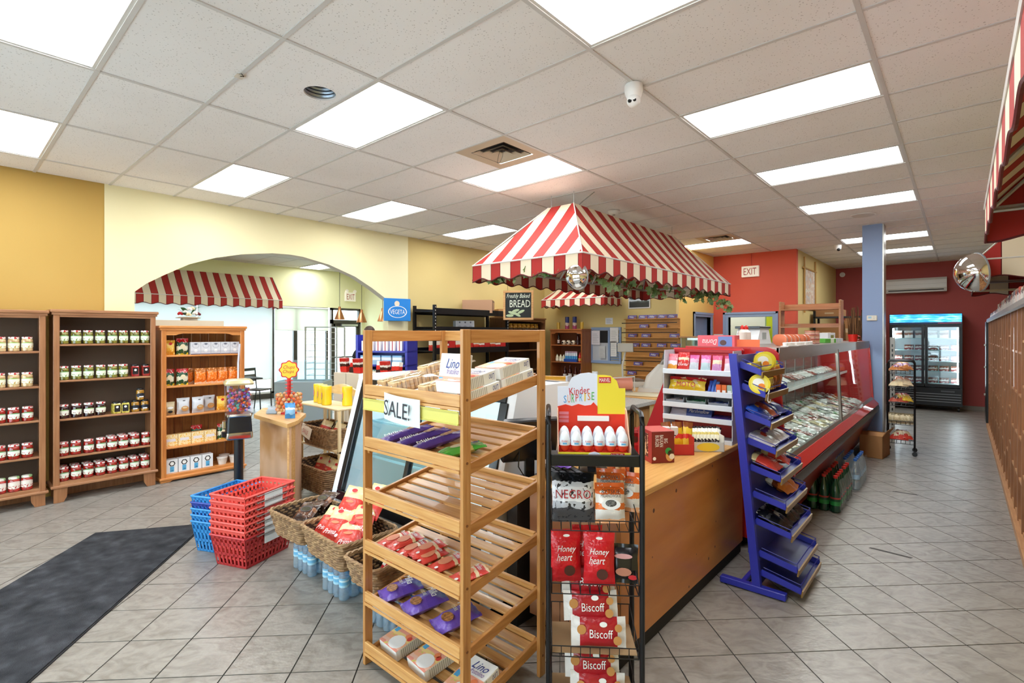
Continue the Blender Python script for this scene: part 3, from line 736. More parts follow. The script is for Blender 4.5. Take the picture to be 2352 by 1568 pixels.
def carton(name, label, cat, w, d, h, mats, texts=(), panels=(), group=None, c=.002):
    """printed box, front towards -Y; mats = body; panels = (x0,x1,z0,z1,mat) on the front, depth -.0006"""
    t = thing(name, label, cat, group=group)
    b = MB(); b.cbox(-w / 2, w / 2, 0, d, 0, h, c); b.build('box_body', mats, t)
    for x0, x1, z0, z1, pm in panels:
        q = MB(); q.box(x0, x1, -.0008, 0, z0, z1); q.build('printed_panel', pm, t)
    for s, tw, th, tm, x, z in texts: text(s, tw, th, tm, t, (x, -.0014, z))
    return t
def disc(parent, m, x, y, z, r, sx=1., nm='print', rot=(R(90), 0, 0), seg=16):
    b = MB(); b.cyl(0, 0, 0, .0008, r, seg); return b.build(nm, m, parent, (x, y, z), rot, ) if sx == 1. else obj(nm, b.mesh(nm, m), parent, (x, y, z), rot, (sx, 1, 1))
C_gry = carton('tea_carton', 'x', 'box', .105, .11, .145, mat('pale_grey_card', '#d5d8de', .5), panels=((-.052, .052, .0, .008, NV_), (-.052, .052, .012, .045, mat('grey_card2', '#bcc0ca', .5))))
disc(C_gry, mat('grey_print', '#a9adb8', .5), 0, 0, .105, .03, 1.2); disc(C_gry, mat('pale_grey_card', '#d5d8de', .5), 0, -.0009, .105, .026, 1.2); disc(C_gry, W_, 0, 0, .045, .018); disc(C_gry, mat('dgrey_print', '#6b7080', .5), 0, -.001, .122, .01, 1.8)
C_flo = carton('floral_carton', 'x', 'box', .13, .08, .13, m_fl, panels=((-.045, .045, .055, .085, mat('pale_lilac', '#e7dfe4', .5)),))
C_wb = carton('tea_carton', 'x', 'box', .115, .09, .155, mat('white_card', '#eceff2', .45), panels=((-.02, .02, .015, .075, SKY_),), texts=(('18', .022, .016, NV_, 0, .03), ('15', .03, .03, NV_, 0, .108)))
disc(C_wb, K_, 0, 0, .108, .033, seg=6); disc(C_wb, W_, 0, -.0009, .108, .022, seg=6)
Y3 = 1.672; c3 = 'orange pine bookcase'
onshelf(B_yel, 1.785, S3[0], .10, .1, 'golden yellow coffee packet leaning at left end of top orange shelf')
onshelf(B_grn, 1.915, S3[0], .10, -.1, 'green and red snack packet beside grey cartons on top shelf', 'green and red snack packets')
for k in range(5): onshelf(C_gry, 2.04 + k * .107, S3[0], .05, 0, f'pale grey carton with blue base, {ORD[k]} from left on top shelf', 'pale grey cartons')
onshelf(B_grn, 1.775, S3[1], .09, .12, 'green and red snack packet at left end of second shelf', 'green and red snack packets')
onshelf(B_grn, 1.91, S3[1], .08, -.05, 'green and red snack packet next to orange crouton packets', 'green and red snack packets')
for k, y in enumerate((2.0, 2.10, 2.225, 2.345, 2.465)): onshelf(B_org, y, S3[1], .2 if k == 0 else .09, -.15 + .07 * k, f'orange crouton packet, {ORD[k]} from left on second shelf', 'orange crouton packets')
onshelf(B_tan, 1.78, S3[2], .09, .1, 'small tan coffee packet at left end of third shelf')
for k, y in enumerate((1.92, 2.07, 2.21)): onshelf(B_sil, y, S3[2] + .0, (.085, .075, .15)[k], (-.05, .1, 0)[k], f'silver coffee packet with cup picture, {ORD[k]} from left on third shelf', 'silver coffee packets')
onshelf(B_yel, 2.335, S3[2], .09, -.1, 'golden yellow coffee packet behind the gumball globe on third shelf')
for k, y in enumerate((1.79, 1.925, 2.06, 2.195)): onshelf(C_flo, y, S3[3], .05, .05 * (k - 1.5), f'yellow floral carton, {ORD[k]} from left on fourth shelf', 'yellow floral cartons')
onshelf(B_grn, 2.09, S3[3], .19, 0, 'green and red snack packet behind the floral cartons', 'green and red snack packets')
onshelf(B_grn, 2.34, S3[3], .09, .1, 'green and red snack packet right of the floral cartons', 'green and red snack packets')
onshelf(B_grn, 2.48, S3[3], .12, .1, 'green and red snack packet at right end of fourth shelf', 'green and red snack packets')
for k in range(4): onshelf(C_wb, 1.80 + k * .122, S3[4], .05, 0, f'white tea carton with black emblem, {ORD[k]} from left on bottom shelf', 'white tea cartons')
t = thing('white_tub', 'x', 'tub'); b = MB(); b.lathe([(.042, 0), (.055, .075), (.058, .078), (.058, .082)], 18); b.build('tub_body', mat('tub_white', '#e9e4dc', .4), t, smooth=True)
b = MB(); b.lathe([(.06, .08), (.06, .088), (.05, .09)], 18); b.build('lid', mat('tub_lid', '#dcd8d2', .3), t, smooth=True)
for k, (y, dx) in enumerate(((2.335, .08), (2.40, .2), (2.47, .08))): onshelf(t, y, S3[4], dx, 0, ['white plastic tub in front, nearest the tea cartons', 'white plastic tub behind the other two', 'white plastic tub in front at right end of bottom shelf'][k], 'white plastic tubs')

# ---- flower arrangement on the partition
t = thing('flower_arrangement', 'artificial red and white flowers with broad leaves on a small stand', 'flowers', (XL - .28, 2.13, 1.841), R(90))
b = MB(); b.cbox(-.07, .09, -.06, .06, 0, .03, .005); b.build('base_block', mat('plant_base', '#e3e0da', .6), t)
b = MB(); b.lathe([(.13, .03), (.14, .035), (.10, .045)], 18); b.build('dish', mat('dish_tan', '#c9b79a', .5), t)
rr = random.Random(5)
for k in range(9):
    a = rr.uniform(0, 6.28); L = rr.uniform(.09, .16); up = rr.uniform(.02, .12); b = MB()
    b.grid(lambda u, v: ((v * L), (u - .5) * .06 * math.sin(PI * min(v * .95 + .03, 1)), up * math.sin(PI * .6 * v)), 2, 6)
    b.build('leaf', mat('leaf_green', '#4f8052', .5), t, (.02 * math.cos(a), .02 * math.sin(a), .06), (0, 0, a), smooth=True)
for k, (x, y, z, m) in enumerate(((-.1, -.05, .08, RD_), (-.05, -.07, .1, W_), (0, -.05, .14, W_), (.04, -.02, .15, CR_), (.06, -.06, .09, W_), (-.02, -.09, .07, CR_), (.1, -.04, .08, mat('wine', '#6e1f2c', .5)))):
    b = MB()
    for q in range(7):
        a = q * .9; b.sphere(x + .018 * math.cos(a), y + .018 * math.sin(a), z + .006 * (q % 3), .016, 7, 5)
    b.build('bloom', m, t, smooth=True)

# ---- floor mat
m_mat = noisy('mat_carpet', [(.3, '#2c2d30'), (.55, '#3f4044'), (.8, '#54555a')], 9, 8, rough=.95, bump=.5, bscale=160, spec=.1)
t = thing('door_mat', 'long charcoal carpet entrance mat with rubber border on the tiles', 'mat', (0, 0, 0))
q = [(-5.45, .9), (-4.98, 1.6), (-3.02, .05), (-3.55, -.65)]
def inset(poly, d):
    cx = sum(p[0] for p in poly) / 4; cy = sum(p[1] for p in poly) / 4
    return [(p[0] + (cx - p[0]) * d, p[1] + (cy - p[1]) * d) for p in poly]
b = MB(); b.prism(q, .0005, .006); b.build('rubber_border', mat('rubber', '#232325', .8), t)
b = MB(); b.prism(inset(q, .022), .0062, .012); b.build('carpet_pile', m_mat, t)
# ================================================================ left aisle: gumball machine, desk, baskets
def rrect(w, d, r, n=4):
    pts = []
    for cx, cy, a0 in ((w / 2 - r, d / 2 - r, 0), (-w / 2 + r, d / 2 - r, 90), (-w / 2 + r, -d / 2 + r, 180), (w / 2 - r, -d / 2 + r, 270)):
        for k in range(n + 1): a = R(a0 + 90 * k / n); pts.append((cx + r * math.cos(a), cy + r * math.sin(a)))
    return pts
m_chrome = mat('chrome', '#c9c6bd', .15, 1.); m_blk = mat('gloss_black', '#101216', .25, 0, .6); m_navy = mat('black_navy', '#12161f', .3)
t = thing('gumball_machine', 'gumball machine with clear globe on a black pole before the orange bookcase', 'gumball machine', (-4.70, 1.75, 0), R(-15))
b = MB(); b.lathe([(.16, .002), (.16, .02), (.06, .04), (.04, .06)], 24); b.build('base', m_blk, t, smooth=True)
b = MB(); b.cyl(0, 0, .05, .78, .037, 16); b.build('pole', m_navy, t, smooth=True)
b = MB(); pr = rrect(.2, .2, .02)
def loft(b, secs, mi=0):
    n = len(secs[0][0]); vs = [(p[0], p[1], z) for poly, z in secs for p in poly]; fs = []
    for k in range(len(secs) - 1):
        for q in range(n): q2 = (q + 1) % n; fs.append([k * n + q, k * n + q2, (k + 1) * n + q2, (k + 1) * n + q])
    fs += [list(range(n))[::-1], [(len(secs) - 1) * n + q for q in range(n)]]
    b._add(vs, fs, mi); return b
def sc_poly(p, s): return [(x * s, y * s) for x, y in p]
loft(b, [(sc_poly(pr, .98), .83), (sc_poly(pr, .9), .965)]); b.build('body', m_navy, t, smooth=True)
b = MB(); loft(b, [(sc_poly(pr, .97), .775), (sc_poly(pr, 1.02), .785), (sc_poly(pr, 1.0), .832)]); b.build('chrome_skirt', m_chrome, t, smooth=True)
b = MB(); loft(b, [(sc_poly(pr, .93), .963), (sc_poly(pr, .98), .972), (sc_poly(pr, .93), .99)]); b.build('chrome_collar', m_chrome, t, smooth=True)
gp = rrect(.205, .205, .035)
b = MB(); loft(b, [(sc_poly(gp, .93), .99), (sc_poly(gp, 1.0), 1.01), (sc_poly(gp, 1.03), 1.235)]); b.build('globe', glass('globe_plastic', '#f3f0f5', .10), t, smooth=True)
b = MB(); loft(b, [(sc_poly(gp, 1.06), 1.235), (sc_poly(gp, 1.1), 1.25), (sc_poly(gp, .95), 1.275), (sc_poly(gp, .6), 1.283)]); b.build('lid', mat('cream_gold', '#d9cb9d', .25, .3), t, smooth=True)
b = MB(); rg = random.Random(4)
for k in range(190):
    x, y = rg.uniform(-.082, .082), rg.uniform(-.082, .082); z = 1.012 + .185 * (k / 190) + rg.uniform(-.006, .006)
    b.sphere(x, y, z, .0125, 7, 5, k % 6)
b.build('gumballs', [mat('gum_%d' % k, c, .3) for k, c in enumerate(('#d63a52', '#e87a2e', '#5c6fc4', '#8d4fae', '#4fae9c', '#e2a2c0'))], t, smooth=True, kind='stuff')
b = MB(); b.cyl(0, 0, .99, 1.24, .004, 6).box(-.012, .012, -.012, .012, .99, 1.03); b.build('inner_rod', mat('rod_grey', '#7a7f88', .4), t)
b = MB(); b.cbox(-.03, .03, -.125, -.095, .86, .93, .006).cbox(-.02, .02, -.14, -.12, .875, .905, .004); b.build('coin_slot', m_chrome, t)
b = MB(); b.cbox(-.03, .03, -.13, -.09, .79, .835, .006); b.build('chute_flap', m_navy, t)
b = MB(); b.tube([(-.04, 0, 1.28), (-.035, .0, 1.42), (-.015, .01, 1.585)], .008, 8); b.build('clear_stick', mat('clear_stick', '#cfccd6', .2), t, smooth=True)

# ---- low wooden desk with cut corners
m_desk = wood('desk_maple', '#c89454', '#d8a869', '#e3b97c', 0, .4); m_dside = noisy('desk_side', [(.35, '#b5834e'), (.5, '#cfa582'), (.65, '#d6b092')], 2.2, 3, (1, 3, 1), .5)
t = thing('display_desk', 'small cut-corner wooden desk beside the gumball machine', 'desk', (0, 0, 0))
dp = [(-5.06, 2.02), (-4.30, 1.99), (-4.42, 2.14), (-4.75, 2.38), (-5.3, 2.38), (-5.44, 2.26)]
b = MB(); b.prism(dp, .87, .905); b.build('top', m_desk, t)
di = [(-5.02, 2.06), (-4.36, 2.035), (-4.47, 2.14), (-4.78, 2.35), (-5.28, 2.35), (-5.38, 2.26)]
for k in range(6):
    a, c = di[k], di[(k + 1) % 6]; b = MB(); ax, ay = a; cx_, cy_ = c; d = math.hypot(cx_ - ax, cy_ - ay); nx_, ny_ = (cy_ - ay) / d * .018, -(cx_ - ax) / d * .018
    b.prism([(ax, ay), (cx_, cy_), (cx_ - nx_, cy_ - ny_), (ax - nx_, ay - ny_)], .002, .87); b.build('side_board', m_dside if k != 1 else m_desk, t)

# ---- lollipop stand
t = thing('lollipop_stand', 'red lollipop tower with yellow flower-shaped sign on the desk', 'lollipop stand', (-4.87, 2.27, .9055), R(58))
m_lred = mat('lolly_red', '#d42422', .35)
b = MB(); b.lathe([(.075, 0), (.07, .012), (.015, .025)], 20); b.build('base', m_lred, t, smooth=True)
b = MB(); b.cyl(0, 0, .02, .335, .018, 10)
for k in range(9): b.cyl(0, 0, .04 + k * .034, .046 + k * .034, .036, 12)
b.build('pole', m_lred, t)
b = MB()
for k in range(5):
    z = .045 + k * .034; n = 15
    for q in range(n): a = 2 * PI * (q + .5 * (k % 2)) / n; b.sphere(.105 * math.cos(a), .105 * math.sin(a), z, .0165, 8, 6, (q * 7 + k * 3) % 4)
b.build('lollipops', [mat('lol0', '#e58a4c', .35), mat('lol1', '#d9683c', .35), mat('lol2', '#c9a05c', .35), mat('lol3', '#e0b48a', .35)], t, smooth=True, kind='stuff')
def flower(b, R0, amp, n, y0, y1, cz, mi=0, seg=48):
    P = [((R0 + amp * abs(math.cos(n * a / 2))) * math.cos(a) if 0 else (R0 + amp * math.cos(n * a)) * math.cos(a), (R0 + amp * math.cos(n * a)) * math.sin(a) + cz) for a in [2 * PI * k / seg for k in range(seg)]]
    b.prism(P, y0, y1, 1, mi)
b = MB(); flower(b, .086, .007, 8, 0, .008, .42); b.build('sign_back', m_lred, t)
b = MB(); flower(b, .075, .006, 8, -.002, 0, .42); sg = b.build('sign_face', YE_, t)
text('/Chupa', .1, .042, RD_, sg, (.0, -.003, .442)); text('/Chups', .1, .042, RD_, sg, (-.004, -.003, .40))
# small things on the desk
bb = bag_thing('wipes_packet', 'crumpled light blue packet standing on the desk edge', 'packet', .09, .14, .045, bands('blue_packet', [(0, '#3f8fd6'), (.3, '#8cc3ee'), (.55, '#dfeefa'), (.7, '#4b97d8')], rough=.25, wob=.3), 8)
bb.location = (-4.57, 2.14, .906); bb.rotation_euler = (0, 0, R(50))
t = thing('card_holder', 'clear acrylic card holder on the desk', 'card holder', (-4.95, 2.14, .906), R(40))
b = MB(); b.at(0, 0, 0, rx=R(-25)); b.box(-.05, .05, 0, .003, 0, .08).box(-.05, .05, -.02, -.017, 0, .04).box(-.05, .05, -.02, .003, 0, .003); b.build('holder', glass('acrylic', '#e8f0f5', .18, .15), t)
b = MB(); b.at(0, 0, 0, rx=R(-25)); b.box(-.044, .044, -.006, -.001, .004, .065); b.build('cards', mat('card_grey', '#b9c3cf', .5), t)

# ---- cream plywood stand with wicker baskets
m_ply = wood('birch_ply', '#dcc08c', '#e6cd9e', '#edd9b0', 2, .4); m_plyh = wood('birch_ply_h', '#dcc08c', '#e8d0a0', '#f0deb6', 0, .4)
t = thing('plywood_stand', 'pale birch plywood display stand holding yellow canisters and wicker baskets', 'stand', (-5.33, 2.6, 0))
w, D, z = .80, .30, .945
for x in (0, w - .028):
    for y in (0, D - .03): b = MB(); b.cbox(x, x + .028, y, y + .03, .002, z - .02 if y == 0 else z + .12, .005); b.build('post', m_ply, t)
b = MB(); b.cbox(-.005, w + .005, -.01, D, z - .025, z, .008); b.build('top_shelf', m_plyh, t)
for zz in (.525, .125): b = MB(); b.box(.0, w, .0, D, zz - .018, zz); b.build('shelf', m_plyh, t)
for k in range(5): b = MB(); b.box(.09 + k * .14, .11 + k * .14, D - .02, D - .005, .12, z - .02); b.build('back_slat', m_ply, t)
b = MB(); pts = [(0, z + .085)] + [(w * u, z + .16 + .035 * math.sin(2 * PI * u - PI / 2)) for u in lin_sp(0, 1, 13)] + [(w, z + .085)]
b.prism(pts, D - .028, D - .006, 1); b.build('arched_back', m_plyh, t)
t = thing('yellow_canister', 'x', 'canister'); b = MB(); b.lathe([(.046, 0), (.05, .004), (.05, .06), (.047, .10), (.05, .14), (.05, .150)], 20)
b.build('can_body', mat('can_yellow', '#f0cf22', .35), t, smooth=True)
b = MB(); b.lathe([(.0515, .15), (.0515, .187), (.048, .192)], 20); b.build('lid', mat('lid_yellow', '#f4c81e', .35), t, smooth=True)
b = MB(); b.grid(lambda u, v: (.0508 * math.cos(R(200 + 70 * u)), .0508 * math.sin(R(200 + 70 * u)), .05 + .06 * v + .02 * u), 6, 2); b.build('print', PK_, t)
b = MB(); b.grid(lambda u, v: (.0509 * math.cos(R(215 + 50 * u)), .0509 * math.sin(R(215 + 50 * u)), .04 + .018 * v + .02 * u), 6, 1); b.build('print', GN_, t)
for k, (x, y) in enumerate(((-5.17, 2.73), (-5.03, 2.70), (-4.89, 2.67), (-4.68, 2.78))): put(t, (x, y, .946), .0, f'yellow drink canister with lid, {ORD[k]} from left on the plywood stand', group='yellow canisters')

# ---- wicker baskets
m_wick = noisy('wicker', [(.3, '#75563a'), (.55, '#a07e58'), (.8, '#c2a276')], 30, 3, rough=.6); m_wickd = mat('wicker_dark', '#3a281b', .8)
def wicker(label, loc, w, d, h, rz=0, taper=.82, rows=12, seed=0):
    t = thing('wicker_basket', label, 'basket', loc, rz, group='wicker baskets')
    def ring(z, off):
        s = taper + (1 - taper) * z / h; P = rrect(w * s, d * s, .045 * s, 3); Q = []
        for k in range(len(P)):
            a, c = Vector((*P[k], 0)), Vector((*P[(k + 1) % len(P)], 0)); n = max(1, int((c - a).length / .014))
            for q in range(n): Q.append(a.lerp(c, q / n))
        return [Vector((p.x, p.y, z)) for p in Q]
    b = MB(); hh = h - .015
    for k in range(rows):
        z = .008 + hh * k / (rows - 1) * .97; Q = ring(z, 0); n = len(Q); out = []
        for q in range(n):
            d_ = Vector((Q[q].x / (w * .5), Q[q].y / (d * .5), 0)); d_.normalize(); ph = 1 if ((q // 2 + k) % 2) else -1
            out.append(Q[q] + d_ * .003 * ph)
        b.tube(out, .5 * hh / rows * 1.05, 5, closed=True)
    b.build('weave', m_wick, t, smooth=True, kind='stuff')
    b = MB(); P0 = rrect(w * taper * .96, d * taper * .96, .04, 3); P1 = rrect(w * .965, d * .965, .045, 3)
    loft(b, [(P0, .004), (P1, h * .96)]); b.f.pop(); b.m.pop(); b.build('liner', m_wickd, t)
    b = MB(); Q = ring(h, 0); n = len(Q)
    for s in (0, 1):
        b.tube([Vector((p.x * (1 + .015 * math.cos(q * 1.1 + s * PI)), p.y * (1 + .015 * math.cos(q * 1.1 + s * PI)), p.z + .006 * math.sin(q * 1.1 + s * PI))) for q, p in enumerate(Q)], .009, 5, closed=True)
    b.build('rim', m_wick, t, smooth=True)
    return t
m_prima = bands('prima_bag', [(0, '#c92f28'), (.04, '#d8443a'), (.6, '#e6d09c'), (.93, '#dcc384')], rough=.24, wob=.06, bump=.35)
m_choc = bands('choc_bag', [(0, '#3a241c'), (.25, '#5a3524'), (.45, '#8a5632'), (.6, '#3f2a22'), (.85, '#564036')], rough=.22, wob=.5, bump=.3, extra=('#c9b79f', 8, .66))
B_pri = bag_thing('pretzel_bag', 'x', 'bag', .17, .235, .065, m_prima, 11, texts=(('/Prima', .085, .032, W_, .0, .05),), parts=((0, .192, .042, .026, RD_), (.0, .115, .06, .02, mat('pretzel_print', '#e0805a', .4)), (.055, .03, .022, .022, W_)))
B_cho = bag_thing('chocolate_bag', 'x', 'bag', .15, .20, .05, m_choc, 12, parts=((0, .11, .09, .06, mat('choc_print', '#2a1712', .4)), (.0, .11, .07, .04, CR_)))
def lay(proto, x, y, z, tilt, rz, roll, label, group):
    return put(proto, (x, y, z), 0, label, rot=(Matrix.Rotation(R(rz), 4, 'Z') @ Matrix.Rotation(R(roll), 4, 'Y') @ Matrix.Rotation(R(-tilt), 4, 'X')).to_euler(), group=group)
# two baskets on the plywood stand
wicker('small wicker basket on upper plywood shelf with a paper sale note', (-4.93, 2.73, .526), .66, .34, .20, 0)
wicker('wide wicker basket on lower plywood shelf filled with red pretzel bags', (-4.80, 2.63, .127), .68, .42, .25, 0)
for k, (x, y, r) in enumerate(((-4.97, 2.60, 8), (-4.79, 2.585, -6), (-4.61, 2.57, 12))): lay(B_pri, x, y, .20, 28, r, 0, f'red and cream pretzel bag, {ORD[k]} from left in the lower plywood-stand basket', 'pretzel bags')
BX = ((-5.14, 2.70, -20, m_choc), (-5.0, 2.68, 30, m_prima), (-4.86, 2.69, -15, m_choc), (-4.74, 2.68, 25, m_prima), (-4.94, 2.77, 0, bands('teal_bag', [(0, '#58b9b0'), (.5, '#dff0ea'), (.7, '#3fa39b')], rough=.3, wob=.3)))
for k, (x, y, r, mm) in enumerate(BX):
    q = bag_thing('wafer_bag', ['dark brown wafer bag at left in the upper wicker basket', 'red wafer bag leaning left in the upper wicker basket', 'dark brown wafer bag in the middle of the upper wicker basket', 'red wafer bag at right in the upper wicker basket', 'teal and white wafer bag at the back of the upper wicker basket'][k], 'bag', .12, .16, .035, mm, 20 + k, group='wafer bags in the upper basket')
    q.location = (x, y, .60 + .02 * (k % 2)); q.rotation_euler = (R(-25), R(r * .5), R(r))
for k, (x, z, mm) in enumerate(((-5.14, .70, RD_), (-5.0, .70, W_), (-4.86, .70, RD_))): pass
t = thing('paper_note', 'folded paper note with red handwriting on the upper wicker basket', 'sign', (-5.08, 2.545, .66), 0, rot=(R(-8), R(14), 0))
b = MB(); b.box(-.1, .1, -.002, 0, -.05, .065); b.build('sheet', mat('note_paper', '#eee8d8', .7), t); b = MB(); b.quad((-.1, 0, .065), (.1, 0, .065), (.1, .05, .02), (-.1, .05, .02)); b.build('folded_flap', mat('note_paper', '#eee8d8', .7), t)
text('SALE', .11, .045, mat('pale_red_ink', '#d98a84', .6), t, (-.01, -.003, .0))

# ---- stacked shopping baskets with real openings
def basket_mesh(w, d, h, full):
    """lattice basket: w long, d short at the rim; tapered; walls made of bars"""
    b = MB(); s = .84
    def P(u, side, z):
        k = s + (1 - s) * z / h; hw, hd = w / 2 * k, d / 2 * k
        return ((u * 2 - 1) * hw, -hd, z) if side == 0 else (hw, (u * 2 - 1) * hd, z) if side == 1 else ((1 - u * 2) * hw, hd, z) if side == 2 else (-hw, (1 - u * 2) * hd, z)
    def slab(side, u0, u1, z0, z1, th=.004):
        a, c, e, g = P(u0, side, z0), P(u1, side, z0), P(u1, side, z1), P(u0, side, z1)
        n = ((0, 1), (-1, 0), (0, -1), (1, 0))[side]
        I = [(p[0] + n[0] * th, p[1] + n[1] * th, p[2]) for p in (a, c, e, g)]
        b._add([a, c, e, g] + I, [[0, 1, 2, 3], [7, 6, 5, 4], [0, 4, 5, 1], [1, 5, 6, 2], [2, 6, 7, 3], [3, 7, 4, 0]])
    for side in range(4):
        n = 12 if side % 2 == 0 else 8
        zs = [0, .018, .085, .10, .165, .182, h] if full else [0, .165, .182, h]
        for z0, z1 in (((0, .018), (.08, .10), (.15, .176), (h - .026, h)) if full else ((0, .1), (.16, .178), (h - .016, h))):
            slab(side, 0, 1, z0, z1)
        for k in range(n + 1):
            u = k / n; du = .018 if side % 2 == 0 else .028
            slab(side, max(0, u - du), min(1, u + du), .0, h)
    b.box(-w / 2 * s, w / 2 * s, -d / 2 * s, d / 2 * s, 0, .004)
    # rolled rim
    for side in range(4):
        a, c = P(0, side, h), P(1, side, h); b.tube([a, c], .008, 6)
    return b
def shopping_stack(pos, rz, cols, group, desc, n, base_z=.002, dims=(.47, .33, .225), sign=True):
    w, d, h = dims; full = basket_mesh(w, d, h, True).mesh('lattice_body', cols[0])
    cache = {}
    hws = []
    for s in (-1, 1):
        wb = MB(); wb.tube([(-w * .3, s * (d / 2 + .012), h + .0), (-w * .3, s * (d / 2 + .014), h - .012), (w * .3, s * (d / 2 + .014), h - .012), (w * .3, s * (d / 2 + .012), h)], .0035, 5)
        hws.append(wb.mesh('wire_handle', mat('handle_steel', '#8d8680', .4, .6)))
    for k in range(n):
        lab = desc + (', topmost of the stack' if k == n - 1 else ', at the bottom of the stack' if k == 0 else f', {ORD[k]} from the bottom of the stack')
        t = thing('shopping_basket', lab, 'basket', (pos[0], pos[1], base_z + k * .048), rz, group)
        c = cols[min(k, len(cols) - 1)]
        if c.name not in cache: m2 = full.copy(); m2.materials.clear(); m2.materials.append(c); cache[c.name] = m2
        obj('lattice_body', cache[c.name], t); [obj('wire_handle', q, t) for q in hws]
        if sign:
            b = MB(); b.at(0, 0, 0, rx=R(0)); k2 = (h - .03) / h; hd = d / 2 * (.84 + .16 * k2)
            b.box(-.07, .1, -hd - .016, -hd - .012, h - .085, h - .008); pl = b.build('name_plate', mat('plate_white', '#e6e4e2', .5) if k != n - 3 else cols[-1], t)
            if k == n - 1: text('CONVENIENCE', .15, .02, mat('plate_ink', '#b0605a', .5), pl, (.015, -hd - .0168, h - .06))
            if k == n - 3: text('SHOPPERS', .14, .022, W_, pl, (.02, -hd - .0168, h - .05))
    return
m_sbr = mat('basket_red', '#e65a50', .4); m_sbr0 = mat('basket_dark_red', '#c23436', .4)
m_sbb = mat('basket_blue', '#3c93d8', .4); m_sbd = mat('basket_royal', '#3446a0', .4)
# near bottom corner (-3.805,1.469); long side runs towards 112 deg
ang = R(112); Lb, Sb = .47 * .84, .33 * .84
ux, uy = math.cos(ang), math.sin(ang); nx_, ny_ = -uy, ux      # local +Y direction
cxp = -3.805 + ux * Lb / 2 + nx_ * Sb / 2; cyp = 1.469 + uy * Lb / 2 + ny_ * Sb / 2
shopping_stack((cxp, cyp), ang, [m_sbr0, m_sbr, m_sbr, m_sbr, m_sbr, m_sbr, m_sbr], 'stacked red shopping baskets', 'red plastic lattice shopping basket', 7)
shopping_stack((cxp - .385, cyp - .03), ang + R(3), [m_sbb, m_sbb, m_sbb, m_sbd, m_sbb], 'stacked blue shopping baskets', 'blue plastic shopping basket behind the red stack', 5, dims=(.44, .30, .235), sign=False)

# ---- water bottle packs under the floor baskets
def bottle_prof(r, h): return [(r * .8, 0), (r, .008), (r, h * .3), (r * .93, h * .34), (r, h * .38), (r, h * .58), (r * .75, h * .72), (r * .42, h * .86), (r * .36, h * .88), (r * .36, h * .93)]
m_wat = glass('water_plastic', '#d3e8f5', .16, .2); m_wlab = bands('water_label', [(0, '#b5dff2'), (.25, '#78bfe6'), (.6, '#d9eef8'), (.8, '#86c6e8')], rough=.3)
def bottle(r, h, body, lab, cap, lz=(.3, .5), sub=True):
    t = thing('water_bottle', 'x', 'bottle'); b = MB(); b.lathe(bottle_prof(r, h), 12); b.build('bottle_body', body, t, smooth=True)
    b = MB(); b.lathe([(r * 1.01, h * lz[0]), (r * 1.01, h * lz[1])], 12, cap=False); b.build('label', lab, t, smooth=True)
    b = MB(); b.lathe([(r * .4, h * .93), (r * .4, h), (r * .34, h)], 10); b.build('cap', cap, t, smooth=True)
    return t
BW = bottle(.032, .28, m_wat, m_wlab, mat('cap_blue', '#3f7fc8', .4))
def pack(name, proto, label, loc, rz, nx, ny, pitch, film_h, blab, group):
    """shrink-wrapped pack: film is the thing's part, each bottle is a thing of its own"""
    ca, sa = math.cos(rz), math.sin(rz); k = 0
    for i in range(nx):
        for j in range(ny):
            x, y = (i - (nx - 1) / 2) * pitch, (j - (ny - 1) / 2) * pitch
            put(proto, (loc[0] + x * ca - y * sa, loc[1] + x * sa + y * ca, loc[2] + .002), rz + .7 * k, f'{blab}, {ORD[i]} column, {ORD[j]} row', group=group); k += 1
    return
pack('water_pack', BW, '', (-3.47, 1.80, 0), 0, 4, 3, .068, .2, 'small clear water bottle under chocolate basket', 'water bottles under the left basket')
pack('water_pack', BW, '', (-3.02, 1.78, 0), 0, 4, 3, .068, .2, 'small clear water bottle under heaped pretzel basket', 'water bottles under the middle basket')
pack('water_pack', BW, '', (-2.46, 1.77, 0), 0, 4, 3, .068, .2, 'small clear water bottle under half-hidden basket', 'water bottles under the right basket')
# floor wicker baskets resting on the bottles
wicker('wicker basket of brown chocolate bags beside the red shopping baskets', (-3.42, 1.74, .283), .42, .38, .165, R(3), rows=10)
wicker('large wicker basket heaped with red pretzel bags', (-2.91, 1.74, .283), .52, .40, .17, R(-2), rows=10)
wicker('wicker basket half hidden behind the bread rack post', (-2.455, 1.71, .283), .31, .38, .14, R(0), rows=9)
for k, (x, y, z, tl, r) in enumerate(((-3.53, 1.70, .375, 62, -25), (-3.38, 1.64, .385, 66, 30), (-3.31, 1.78, .40, 60, -40), (-3.48, 1.80, .40, 62, 15))): lay(B_cho, x, y, z, tl, r, 0, ['dark brown chocolate bag at left of the chocolate basket', 'dark brown chocolate bag at front of the chocolate basket', 'dark brown chocolate bag at right of the chocolate basket', 'dark brown chocolate bag at back of the chocolate basket'][k], 'chocolate bags')
for k, (x, y, z, tl, r, ro) in enumerate(((-3.08, 1.64, .37, 55, 20, 0), (-2.93, 1.61, .39, 52, 24, 0), (-2.99, 1.75, .47, 44, 24, 4), (-2.79, 1.72, .42, 52, 30, -8), (-2.76, 1.61, .37, 60, 38, 0), (-2.85, 1.83, .49, 40, 12, 0))): lay(B_pri, x, y, z, tl, r, ro, ['pretzel bag at left rim of the heaped basket', 'pretzel bag at front middle of the heaped basket', 'pretzel bag on top of the heap', 'pretzel bag leaning right in the heaped basket', 'pretzel bag at front right rim of the heaped basket', 'pretzel bag standing at back of the heaped basket'][k], 'pretzel bags')

